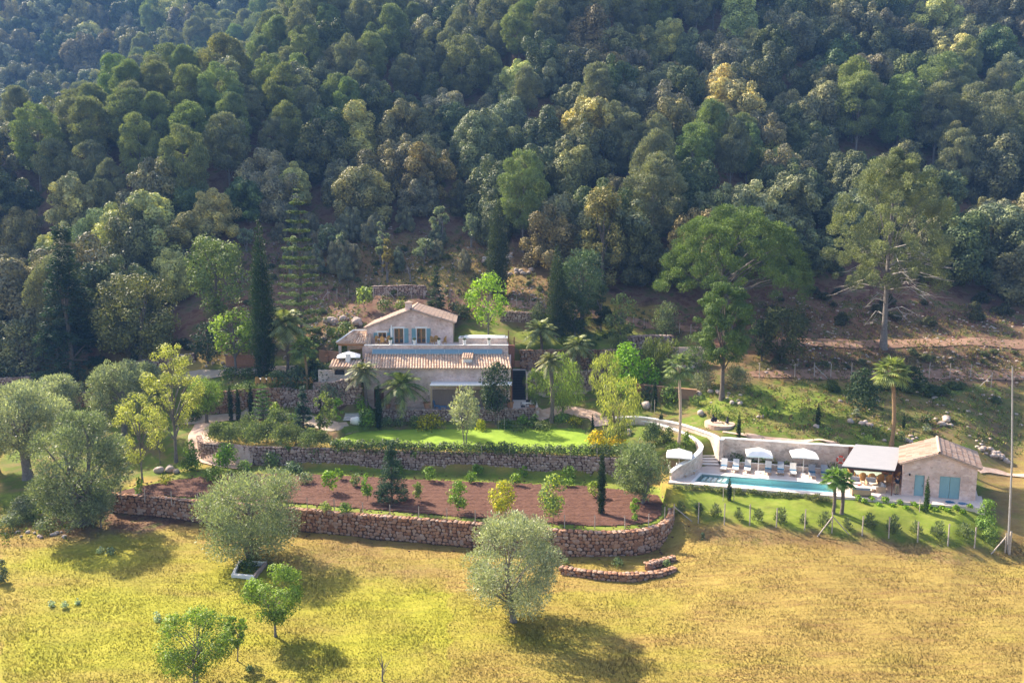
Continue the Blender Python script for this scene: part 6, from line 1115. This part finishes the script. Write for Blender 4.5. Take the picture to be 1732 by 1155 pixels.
for px, y, rz, lab in [(885,87.7,1.5,'black wicker chair at the left of the white terrace table'),(893,89.0,0,'black wicker chair behind the white terrace table')]:
    o = thing('black_chair', lab, 'chair', (0, 0, 0)); mb = MB(); mb.box(-.27, .27, -.25, .25, .36, .46); mb.build('seat', M_DARK, o); mb = MB(); mb.box(-.27, .27, .251, .31, .36, .92); mb.build('backrest', M_DARK, o)
    for a in (-.23, .23):
        for b in (-.21, .21): mb = MB(); mb.box(a - .02, a + .02, b - .02, b + .02, 0, .36); mb.build('leg', M_DARK, o)
    o.location = (HX(px, y, 6), y, 5.8); o.rotation_euler = (0, 0, rz)
# long garden table with chairs
ga = G(485, 650); z_t = ga[2]; table('long_garden_table', 'long white table with orange chairs beneath the giant cypress', (ga[0], ga[1], z_t), 8.0, 1.0, .78, M_TAN, M_WHITE, .02)
for i in range(10):
    dup(wc, (ga[0] - 3.6 + i * .8, ga[1] - .75, z_t), math.pi, 'orange wicker chair pushed up to the front of the long white garden table', 'chairs at the long garden table')
# round platform and sculptures, sundries
q = G(1217, 718); mb = MB(); V = []; n = 28
ring = [(q[0] + 1.65 * math.cos(a), q[1] + 1.9 * math.sin(a)) for a in np.linspace(0, 2 * math.pi, n, endpoint=False)]; mb.prism(ring, q[2] - .6, q[2] + .2); tag(mb.build('round_platform', M_PATH, loc=q), 'low round pinkish stone platform on the grass above the pool', 'platform')
for dx, dy, h, lab in ((-.75, .2, .95, 'dark lumpy sculpture on the left of the round platform'), (.75, -.3, .8, 'dark upright sculpture on the right of the round platform')):
    cs = [(q[0]+dx, q[1]+dy, q[2]+.20+h*.25), (q[0]+dx+.08, q[1]+dy, q[2]+.20+h*.55), (q[0]+dx+(.35 if dx < 0 else .02), q[1]+dy, q[2]+.20+h*.35), (q[0]+dx+.05, q[1]+dy, q[2]+.20+h*.85)]
    V_, F_ = stones(cs, np.array([(.5,.4,h*.5),(.34,.3,h*.4),(.4,.35,h*.6) if dx < 0 else (.2,.2,h*.3),(.22,.2,.24)]), None, .1); tag(link_mesh('sculpture', V_, F_, M_DARK, loc=cs[0], smooth=True), lab, 'sculpture')
g = G(1711, 935); top = PY(1712.5, 620, g[1]); po = thing('tall_pole', 'very tall thin grey pole at the fence corner on the right edge', 'pole', g)
mb = MB(); mb.tube([(g[0] - .3, g[1], g[2] - .3), (g[0] + (top[0] - g[0]) * .5, g[1], g[2] + (top[2] - g[2]) * .5), tuple(top)], [.085, .07, .05], 8); mb.build('shaft', mat('galvanised_pole', [(.28,.27,.28),(.38,.37,.38)], 3, .5, metal=.3), po)
mb = MB(); mb.box(g[0] - .38, g[0] - .24, g[1] - .2, g[1] - .06, g[2] - .2, g[2] + 1.9); mb.build('base_post', M_POST, po)
# --- fences
def fence(label, pix, h, struts=(), zfix=None, wires=3, th=.05):
    pts = [G(a, b) if zfix is None else P(a, b, zfix) for a, b in pix]; o = thing('wire_fence', label, 'fence', pts[0])
    for i, p in enumerate(pts):
        hh = h * rnd.uniform(.93, 1.07); mb = MB(); mb.tube([(p[0], p[1], p[2] - .2), (p[0] + rnd.uniform(-.04, .04), p[1], p[2] + hh)], th, 6); mb.build('post', M_POST, o)
    for i, d in struts:
        p = pts[i]; e = p + np.array([d * 1.35, -.25, 0]); e[2] = gz(e[0], e[1]); mb = MB(); mb.tube([(p[0], p[1], p[2] + h * .8), tuple(e)], th, 6); mb.build('strut', M_POST, o)
    mb = MB()
    for i in range(len(pts) - 1):
        for k in range(wires): f = (k + 1) / wires * .95; mb.tube([pts[i] + [0, 0, h * f], pts[i + 1] + [0, 0, h * f]], .004, 3)
    mb.build('wire', M_WIRE, o)
fence('post and wire fence between the yellow field and the grass below the pool', [(1139,884),(1181,885),(1225,888),(1268,889),(1313,893),(1361,897),(1407,901),(1458,906),(1503,911),(1552,917),(1603,923),(1648,928),(1700,937)], 1.85, [(0, 1.2), (6, -1), (6, 1), (12, -1)])
fence('short post fence along the top of the curved orchard wall', [(205,842),(245,846),(290,850),(335,853),(478,858),(520,861),(566,865),(614,869),(660,873),(708,877),(756,880),(804,884),(904,890),(955,893),(1006,894),(1057,893),(1097,889),(1124,878)], 1.15, [], ORCH, 3, .045)
fence('thin fence posts in the hedge above the lawn wall', [(565,761),(605,763),(644,765),(727,768),(770,769),(815,770),(862,771),(910,772),(965,774),(1010,776),(1050,778)], 1.15, [], LAWN, 3, .03)
fence('post and wire fence behind the upper house', [(555,508),(570,507),(589,505),(632,505),(654,505),(673,505),(696,505),(717,505),(761,508)], 1.7, [(0, -1), (4, -1), (4, 1)]); fence('post and wire fence along the hill track right of the bright green tree', [(874,519),(898,520),(921,522)], 1.7, [(2, -1.2)])
fence('post fence on the slope left of the round clipped bush', [(1071,552),(1089,556),(1149,564),(1168,567)], 1.6); fence('long post and wire fence beside the dirt track on the right hillside', [(1284,641),(1344,640),(1377,640),(1405,639),(1440,638),(1505,640),(1571,640),(1606,641),(1641,642),(1676,655)], 2.0, [(2, 1.3), (9, -1.2)])
g = G(1107, 700); bare('timber_stake', 'white forked stake holding the staked cypress', 1101, 698, 672, 5, .03, 2, M_POST, 'stake')
for i, (x, b, t) in enumerate([(1223,848,822),(1241,849,824),(1555,866,843),(843,726,700),(853,728,704),(1107,700,676)]): 
    g = G(x, b); k = depth(g) / FPX; mb = MB(); mb.tube([(g[0], g[1], g[2] - .1), (g[0], g[1], g[2] + (b - t) * k)], .03, 5); tag(mb.build('wooden_stake', M_POST, loc=g), ['left stake of the little cypress below the pool','right stake of the little cypress below the pool','stake left of the cypress in front of the pool house','left stake under the dark holm oak','right stake under the dark holm oak','stake before the staked cypress'][i], 'stake')
# --- person at the pool house
def person(label, base, rz):
    o = thing('person', label, 'person', (0, 0, 0)); skin, shirt, trs, hair = mat('skin', [(.55,.34,.25)], rough=.6), mat('black_shirt', [(.015,.018,.03)], rough=.9), mat('khaki_trousers', [(.36,.28,.18)], rough=.9), mat('dark_hair', [(.03,.02,.015)], rough=.7)
    def skinned(name, verts, edges, rad, m, par, root=0, sub=2):
        me = bpy.data.meshes.new(name); me.from_pydata(verts, edges, []); me.materials.append(m); ob = bpy.data.objects.new(name, me); C.objects.link(ob); ob.parent = par
        md = ob.modifiers.new('skin', 'SKIN'); lay = me.skin_vertices[0] if me.skin_vertices else None
        if lay is None: bpy.context.view_layer.objects.active = ob; return ob
        for i, r in enumerate(rad): lay.data[i].radius = (r, r) if np.isscalar(r) else r
        lay.data[root].use_root = True; md.use_smooth_shade = True; s_ = ob.modifiers.new('sub', 'SUBSURF'); s_.levels = sub; s_.render_levels = sub; return ob
    V = [(0,0,.95),(0,.01,1.15),(0,.02,1.36),(0,.01,1.49),(0,0,1.56),(0,-.02,1.66),(0,-.01,1.74),
         (.09,0,.88),(.11,-.02,.50),(.12,.02,.09),(.12,-.12,.04),(-.09,0,.88),(-.11,-.01,.50),(-.13,.03,.09),(-.13,-.11,.04),
         (.18,.01,1.42),(.27,-.05,1.17),(.24,-.26,1.08),(.22,-.34,1.07),(-.18,.01,1.42),(-.28,-.10,1.30),(-.25,-.28,1.48),(-.23,-.36,1.54)]
    E = [(0,1),(1,2),(2,3),(3,4),(4,5),(5,6),(0,7),(7,8),(8,9),(9,10),(0,11),(11,12),(12,13),(13,14),(2,15),(15,16),(16,17),(17,18),(2,19),(19,20),(20,21),(21,22)]
    rd = [(.15,.11),(.14,.10),(.16,.11),.07,.058,(.082,.098),.07,.10,.07,.045,.045,.10,.07,.045,.045,.065,.045,.036,.034,.065,.045,.036,.034]
    n = len(V)
    for sx, h in ((1, V[18]), (-1, V[22])):
        b = 18 if sx == 1 else 22
        for j, (dx, ln) in enumerate([(-.03,.07),(-.01,.08),(.01,.075),(.03,.06),(.045 * sx,.05)]):
            V.append((h[0] + dx, h[1] - .05 * (j < 4), h[2] + .0)); V.append((h[0] + dx * 1.2, h[1] - .05 - ln * .7 * (j < 4), h[2] - .03)); E += [(b, n), (n, n + 1)]; rd += [.011, .008]; n += 2
    skinned('body', V, E, rd, skin, o)
    skinned('shirt', [(0,0,.98),(0,.01,1.15),(0,.02,1.38),(.18,.01,1.42),(.25,-.03,1.25),(-.18,.01,1.42),(-.26,-.07,1.33)], [(0,1),(1,2),(2,3),(3,4),(2,5),(5,6)], [(.18,.13),(.165,.12),(.18,.13),.085,.062,.085,.062], shirt, o)
    skinned('trousers', [(0,0,1.0),(.09,0,.88),(.11,-.02,.50),(.12,.02,.12),(-.09,0,.88),(-.11,-.01,.50),(-.13,.03,.12)], [(0,1),(1,2),(2,3),(0,4),(4,5),(5,6)], [(.165,.125),.118,.088,.07,.118,.088,.07], trs, o)
    V_, F_ = stones([(0, .015, 1.70)], np.array([(.19,.22,.20)]), np.array([(1, 0)]), .0); link_mesh('hair', V_, F_, hair, o, True)
    for nm, c_, s_, m_ in (('eye', (.032,-.105,1.665), .02, hair), ('eye', (-.032,-.105,1.665), .02, hair), ('nose', (0,-.12,1.64), .03, skin), ('ear', (.085,-.01,1.65), .04, skin), ('ear', (-.085,-.01,1.65), .04, skin)): V_, F_ = stones([c_], np.array([s_]), np.array([(1, 0)]), 0); link_mesh(nm, V_, F_, m_, o, True)
    for sx in (.12, -.13): V_, F_ = stones([(sx, -.04, .045)], np.array([(.10,.27,.09)]), np.array([(1, 0)]), .2); link_mesh('shoe', V_, F_, hair, o, True)
    o.location = base; o.rotation_euler = (0, 0, rz); return o
person('person in a black T-shirt and khaki trousers standing at the corner of the pool house', L(20.22, 2.0, .061), math.pi + .3)
# ================================================================ FOREST
def clumpy(W, H, zb, n, lr, rr, k=5):
    # a crown of several merging sub-crowns of different height
    out = []
    for i in range(k):
        a = i * 6.283 / k + rr.uniform(-.5, .5); q = rr.uniform(.16, .30) * W * (i > 0); w_ = W * rr.uniform(.52, .8); top = H * (rr.uniform(.68, 1.0) if i else 1.0); cx, cy = q * math.cos(a), q * math.sin(a)
        for (x, y, z, l) in lobes_for('round' if i % 2 else 'dome', w_, zb, top, n // k, lr * W, rr, hollow=.7): out.append((x + cx, y + cy, z, l))
    return out
def proto(sp, W, H, nleaf, lsize, seed, **kw):
    S = dict(SPEC[sp]); S.update(kw); rr = random.Random(seed); zb = S['base'] * H; lb = clumpy(W, H, zb, S['n'], S['lr'], rr, 3 + seed % 4) if sp == 'oak' else lobes_for(S['form'], W, zb, H, S['n'], S['lr'] * W, rr, hollow=.45)
    V, F = leaves(lb, nleaf, lsize, asp=S['asp'], mode=S.get('mode', 'broad'), flat=S.get('flat', 1.0), shell=S.get('shell', .3), up=.35)
    tv, tf = trunk_arr(W, H, zb, lb, S['tr'], nb=S.get('nb', 7), seed=seed, br=S.get('br', .8))
    def mk(name, V, F, m):
        o = link_mesh(name, V, F, m, smooth=False); me = o.data; bpy.data.objects.remove(o); return me
    return mk('crown', V, F, S['m']), mk('trunk', tv, tf, S.get('bark', M_BARK)), W, H
OAKS = [proto('oak', 10, 9.5, 30000, .29, 11 + i, n=[70, 60, 84, 64, 90][i], lr=[.12, .14, .105, .13, .10][i], base=.05, form=['round', 'dome', 'round', 'egg', 'dome'][i], asp=.75) for i in range(5)]
PINES = [proto('pine', 9.0, 14.0, 26000, .36, 31 + i, base=[.22, .3, .25, .34][i], form=['egg', 'pineform', 'egg', 'pineform'][i], n=[80, 70, 90, 64][i], lr=[.12, .13, .11, .13][i], asp=.32, flat=.8, br=.5) for i in range(4)]
BOUND = [(-80,648),(0,640),(100,625),(180,600),(330,530),(365,450),(395,398),(560,380),(760,390),(860,440),(940,480),(1000,500),(1100,490),(1180,510),(1280,498),(1450,480),(1620,490),(1740,515),(1830,525)]
PINEP = [[(70,360),(110,220),(250,110),(420,40),(640,20),(720,70),(620,200),(470,280),(300,340)], [(640,60),(800,40),(870,120),(800,170),(700,150)], [(1390,230),(1500,160),(1732,120),(1800,230),(1700,300),(1480,300)], [(1060,280),(1180,230),(1290,250),(1260,320),(1080,340)], [(930,0),(1300,0),(1280,50),(960,70)], [(870,20),(960,20),(960,100),(870,110)], [(990,260),(1060,200),(1100,260),(1060,300)]]
placed = []; nc_ = [0, 0, 0]
def region(px, py):
    c = ['far left', 'left', 'left of centre', 'centre', 'right of centre', 'right', 'far right'][int(np.clip(px / 1732 * 7, 0, 6))]
    r = 'top edge' if py < 60 else 'upper slope' if py < 160 else 'middle slope' if py < 270 else 'lower slope' if py < 370 else 'forest edge'
    return f'{r}, {c}'
TINT = [('grey-green', (0.207,0.208,0.132)), ('dark green', (0.131,0.147,0.084)), ('brownish olive', (0.235,0.214,0.108)), ('pale yellow-tipped', (0.428,0.415,0.180)), ('deep green', (0.110,0.141,0.066)), ('silvery grey', (0.290,0.281,0.198))]
TW = [.30, .22, .14, .12, .12, .10]
y = 104.0; sx_ = 8.4
cand = []
while y < 425:
    x = -1.0 * y
    while x < 1.0 * y:
        cx_, cy_ = x + rnd.uniform(-.3, .3) * sx_, y + rnd.uniform(-.3, .3) * sx_; cand.append((cx_, cy_)); x += sx_
    y += sx_ * .82; sx_ = 8.4 + max(0, y - 160) * .022
X = np.array([c[0] for c in cand]); Y = np.array([c[1] for c in cand]); Z = T(X, Y)
bpx, bpy_ = proj(X, Y, Z); tpx, tpy = proj(X, Y, Z + 10)
for i in range(len(cand)):
    x, yy, z = X[i], Y[i], Z[i]
    if bpx[i] < -70 or bpx[i] > 1800 or tpy[i] < -230 or bpy_[i] < -60: continue
    if bpy_[i] > np.interp(bpx[i], [b[0] for b in BOUND], [b[1] for b in BOUND]): continue
    if tpy[i] < -60: continue
    # is the crown top seen past the ground in front?
    ss = np.linspace(.3, .97, 60); hx, hy, hz = x * ss, yy * ss, CAMZ + (z + 11 - CAMZ) * ss
    if np.any(T(hx, hy, False) + 3 > hz): continue
    cy2 = (bpy_[i] + tpy[i]) / 2
    if 1395 < bpx[i] < 1590 and bpy_[i] > 470: continue
    if 1120 < bpx[i] < 1350 and bpy_[i] > 505: continue
    ispine = any(bool(inpoly([bpx[i]], [cy2], p)[0]) for p in PINEP) and rnd.random() < .85 or rnd.random() < .05
    if ispine:
        me = PINES[rnd.randrange(4)]; col = tuple(c * rnd.uniform(.9, 1.12) for c in (.22,.25,.115)); s = rnd.uniform(.9, 1.35) * (1 + max(0, yy - 150) * .0022); sxy = s * rnd.uniform(.75, 1.0); tn = 'pale green' if rnd.random() < .6 else 'greyish'; sz_ = 'tall ' if s > 1.25 else ('small ' if s < 1.05 else ''); lab = f'{sz_}{tn} feathery pine in the wooded {region(bpx[i], cy2)}'; nm, grp = 'pine_tree', 'pine trees of the forest'
        if tn == 'greyish': col = (.225,.235,.15)
    else:
        k = rnd.choices(range(6), TW)[0]; k = 1 if (k in (2, 3, 5) and 1370 < bpx[i] < 1640 and 150 < tpy[i] < 360) else k; me = OAKS[rnd.randrange(5)]; s = rnd.choice([.85, 1.0, 1.1, 1.25, 1.4, 1.5]) * rnd.uniform(.93, 1.07) * (1 + max(0, yy - 150) * .0022); sxy = s * rnd.uniform(.88, 1.1) if s < 1.3 else s * rnd.uniform(.78, 1.0); tn, c0 = TINT[k]; col = tuple(c * rnd.uniform(.9, 1.1) for c in c0); sz_ = 'large ' if s > 1.35 else ('small ' if s < 1.0 else ''); lab = f'{sz_}{tn} holm oak in the wooded {region(bpx[i], cy2)}'; nm, grp = 'holm_oak', 'holm oaks of the forest'
        if 'green' in tn and 'grey' not in tn: nm, grp, lab = 'evergreen_tree', 'green broadleaf trees of the forest', lab.replace('holm oak', 'round broadleaf tree')
    o = thing(nm, lab, 'tree', (x, yy, z - .3), grp); o.rotation_euler = (0, 0, rnd.uniform(0, 6.28)); o.scale = (sxy, sxy, s)
    for nm2, m_ in (('crown', me[0]), ('trunk', me[1])):
        c = bpy.data.objects.new(nm2, m_); C.objects.link(c); c.parent = o
        if nm2 == 'crown': c.color = (*col, 1)
    nc_[1 if ispine else 0] += 1
print('FOREST', nc_)
# understorey: low bushes on the open slopes
BUSH = []
for i in range(3):
    lb = lobes_for('dome', 2.4, 0, 1.5, 10, .55, random.Random(70 + i)); V, F = leaves(lb, 1300, .2, asp=.6); BUSH.append((V, F))
bm_ = []
for V, F in BUSH: o = link_mesh('wild_bush', V, F, M_LEAF); bm_.append(o.data); bpy.data.objects.remove(o)
def grovetrees(n):
    c = 0
    while c < n:
        a, b = rnd.uniform(395, 900), rnd.uniform(395, 478)
        if b < np.interp(a, [395, 560, 760, 900], [400, 388, 398, 455]) or abs(a - 448) < 20: continue
        me = OAKS[rnd.randrange(5)]; g = G(a, b); s = rnd.uniform(.28, .55); o = thing('wild_olive', 'grey young tree with bare stem scattered in the open olive grove', 'tree', g, 'young trees scattered in the grove'); o.rotation_euler = (0, 0, rnd.uniform(0, 6)); o.scale = (s, s, s * 1.35)
        for nm2, m_ in (('crown', me[0]), ('trunk', me[1])): k = bpy.data.objects.new(nm2, m_); C.objects.link(k); k.parent = o; k.color = (.18 + rnd.random() * .08, .21, .15, 1)
        c += 1
grovetrees(17)
def scatter(poly, n, cols, lab, grp, smin=.6, smax=1.3):
    xs = [p[0] for p in poly]; ys = [p[1] for p in poly]; c = 0; t = 0
    while c < n and t < n * 20:
        t += 1; a, b = rnd.uniform(min(xs), max(xs)), rnd.uniform(min(ys), max(ys))
        if not inpoly([a], [b], poly)[0]: continue
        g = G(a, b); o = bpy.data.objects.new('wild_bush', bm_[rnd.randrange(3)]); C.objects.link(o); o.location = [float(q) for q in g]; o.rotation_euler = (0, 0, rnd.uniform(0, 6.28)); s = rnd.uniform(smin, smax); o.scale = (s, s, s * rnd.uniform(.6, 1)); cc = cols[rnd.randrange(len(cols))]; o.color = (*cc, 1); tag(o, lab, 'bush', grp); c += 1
scatter([(400,400),(560,390),(760,400),(900,470),(940,500),(760,510),(560,500),(470,480),(400,440)], 46, [(.10,.13,.05),(.14,.16,.06),(.07,.10,.04)], 'low wild bush on the open slope of the olive grove', 'wild bushes in the grove', .35, .9)
scatter([(1290,600),(1560,600),(1732,590),(1732,625),(1290,625)], 22, [(.13,.15,.06),(.10,.12,.05)], 'low scrub bush on the bank below the dirt track', 'scrub on the right bank', .3, .8)
scatter([(1300,655),(1420,650),(1640,650),(1700,690),(1600,672),(1400,668)], 16, [(.09,.13,.04),(.07,.11,.04)], 'dark scrub bush under the right hillside fence', 'scrub under the right fence', .4, 1.0)
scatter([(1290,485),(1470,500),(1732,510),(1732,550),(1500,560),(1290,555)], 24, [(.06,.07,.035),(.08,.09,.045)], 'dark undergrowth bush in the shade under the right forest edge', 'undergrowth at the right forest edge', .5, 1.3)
scatter([(380,520),(470,500),(560,520),(560,560),(440,600),(380,600)], 18, [(.09,.13,.05),(.14,.17,.07)], 'rock garden bush on the bank left of the upper house', 'bushes on the left bank', .4, .9)
scatter([(890,560),(1060,560),(1100,575),(1040,590),(890,580)], 14, [(.14,.2,.04),(.10,.15,.05)], 'garden bush on the hill lawn right of the bright green tree', 'bushes on the hill lawn', .3, .8)
scatter([(190,560),(330,560),(340,610),(200,620)], 10, [(.05,.07,.03)], 'dark undergrowth bush below the left forest edge', 'undergrowth at the left forest edge', .5, 1.2)
# --- field grass tufts
M_TUFT = M_GROUND.copy(); M_TUFT.name = 'grass_blades'; t = M_TUFT.node_tree; b_ = t.nodes['Principled BSDF']; tr = N(t, 'ShaderNodeBsdfTranslucent'); ms = N(t, 'ShaderNodeMixShader'); ms.inputs[0].default_value = .15
cz_ = N(t, 'ShaderNodeCombineXYZ'); cz_.inputs[2].default_value = 1
for l_ in list(b_.inputs['Normal'].links): t.links.remove(l_)
t.links.new(cz_.outputs[0], b_.inputs['Normal']); t.links.new(b_.inputs['Base Color'].links[0].from_socket, tr.inputs[0]); t.links.new(b_.outputs[0], ms.inputs[1]); t.links.new(tr.outputs[0], ms.inputs[2]); t.links.new(ms.outputs[0], t.nodes['Material Output'].inputs['Surface'])
n = 270000; u = rng.uniform(-.80, .80, n); yy = 36 + 32 * rng.random(n) ** 1.15; xx = u * yy; zz = T(xx, yy)
ok = (zz < 1.75) & ~inpoly(xx, yy, orch_poly) & ~inpoly(xx, yy, deck_poly); xx, yy, zz = xx[ok], yy[ok], zz[ok]; n = len(xx)
px_, py_ = proj(xx, yy, zz); th = rng.uniform(0, math.pi, n); h = rng.uniform(.04, .13, n) * (1 + .4 * np.sin(xx * .7) * np.sin(yy * .9)); w_ = rng.uniform(.015, .04, n); lx = rng.normal(0, .05, n)
V = np.stack([np.stack([xx - w_ * np.cos(th), yy - w_ * np.sin(th), zz - .01], -1), np.stack([xx + w_ * np.cos(th), yy + w_ * np.sin(th), zz - .01], -1), np.stack([xx + lx, yy + lx, zz + h], -1)], 1).reshape(-1, 3)
fg = link_mesh('field_grass', V, np.arange(3 * n).reshape(n, 3), M_TUFT); tag(fg, kind='stuff')
ci = np.clip(np.searchsorted(YS, yy), 0, len(YS) - 1); cj = np.clip(np.searchsorted(SS, xx / np.maximum(yy, 36)), 0, len(SS) - 1)
zc = np.stack([np.clip(zr,0,1)[ci, cj], np.clip(zg,0,1)[ci, cj], np.clip(zb,0,1)[ci, cj], np.ones(n)], -1); a_ = fg.data.color_attributes.new('zone', 'FLOAT_COLOR', 'POINT'); a_.data.foreach_set('color', np.repeat(zc, 3, 0).astype(np.float32).ravel())
# --- loose weeds and stones on the slopes
def litter(name, poly_n, size, col, m=M_LEAF, per=7, st=False):
    Vs = []; cs = []; sz = []
    for poly, n in poly_n:
        xs = [p[0] for p in poly]; ys = [p[1] for p in poly]; a = rng.uniform(min(xs), max(xs), n * 3); b = rng.uniform(min(ys), max(ys), n * 3); k = inpoly(a, b, poly); a, b = a[k][:n], b[k][:n]
        q = np.array([G(x, y) for x, y in zip(a[::6], b[::6])])                   # seeds, spread into loose patches
        for g in q:
            for j in range(6):
                x, y = g[0] + rnd.gauss(0, 1.3), g[1] + rnd.gauss(0, 1.6); cs.append((x, y))
    cs = np.array(cs); z = T(cs[:, 0], cs[:, 1]); keep = z < 400; base = np.column_stack([cs, z])[keep]; s = rng.uniform(.5, 1.5, len(base)) * size
    if st: V, F = stones(base + [0, 0, .02], np.column_stack([s * 1.3, s, s * .7]), None, .3); o = link_mesh(name, V, F, m)
    else:
        lob = np.column_stack([base[:, :2], base[:, 2] + s * .3, s * .6]); V, F = leaves(lob, len(base) * per, size * .75, asp=.5, mode='blade'); o = link_mesh(name, V, F, m); o.color = (*col, 1)
    tag(o, kind='stuff'); return o
GROVE = [(390,470),(420,400),(560,390),(760,400),(900,460),(940,510),(860,520),(760,505),(560,500),(470,490)]; BANK = [(1290,585),(1732,590),(1732,640),(1290,640)]; UNDER = [(1280,500),(1480,510),(1732,530),(1732,575),(1290,575)]; SLOPE = [(1180,665),(1420,650),(1700,660),(1732,760),(1640,745),(1440,745),(1240,725)]; ROCKG = [(380,530),(600,510),(620,550),(560,590),(380,600)]
litter('weeds', [(GROVE, 2600), (ROCKG, 700), ([(860,520),(1180,540),(1180,575),(900,560)], 500)], .38, (.15,.165,.06)); litter('dry_brush', [(GROVE, 1600), (BANK, 1500), (UNDER, 1300), (SLOPE, 500)], .34, (.22,.165,.095)); litter('green_weeds', [(BANK, 700), (SLOPE, 2000), (UNDER, 700), ([(0,840),(120,850),(120,900),(0,900)], 300)], .26, (.13,.17,.045))
litter('loose_stones', [(GROVE, 500), (ROCKG, 400), (BANK, 260), (UNDER, 260), (SLOPE, 60)], .30, None, M_ROCK, st=True)
litter('soil_clods', [([(200,836),(340,806),(560,806),(1010,826),(1118,845),(1120,872),(1060,888),(870,880),(520,852)], 4200)], .13, None, M_DIRT, st=True)
# --- air
HAZE = .0003
if HAZE:
    mb = MB(); mb.box(-840, 840, -95, 440, -2.0, 265); hz = mb.build('haze', None if False else M_WHITE); hz.data.materials.clear()
    m = bpy.data.materials.new('air'); m.use_nodes = True; t = m.node_tree; t.nodes.remove(t.nodes['Principled BSDF']); v = N(t, 'ShaderNodeVolumePrincipled')
    v.inputs['Density'].default_value = HAZE; v.inputs['Color'].default_value = (.20, .46, 1.0, 1); v.inputs['Anisotropy'].default_value = 0
    t.links.new(v.outputs[0], t.nodes['Material Output'].inputs['Volume']); hz.data.materials.append(m); tag(hz, kind='stuff')
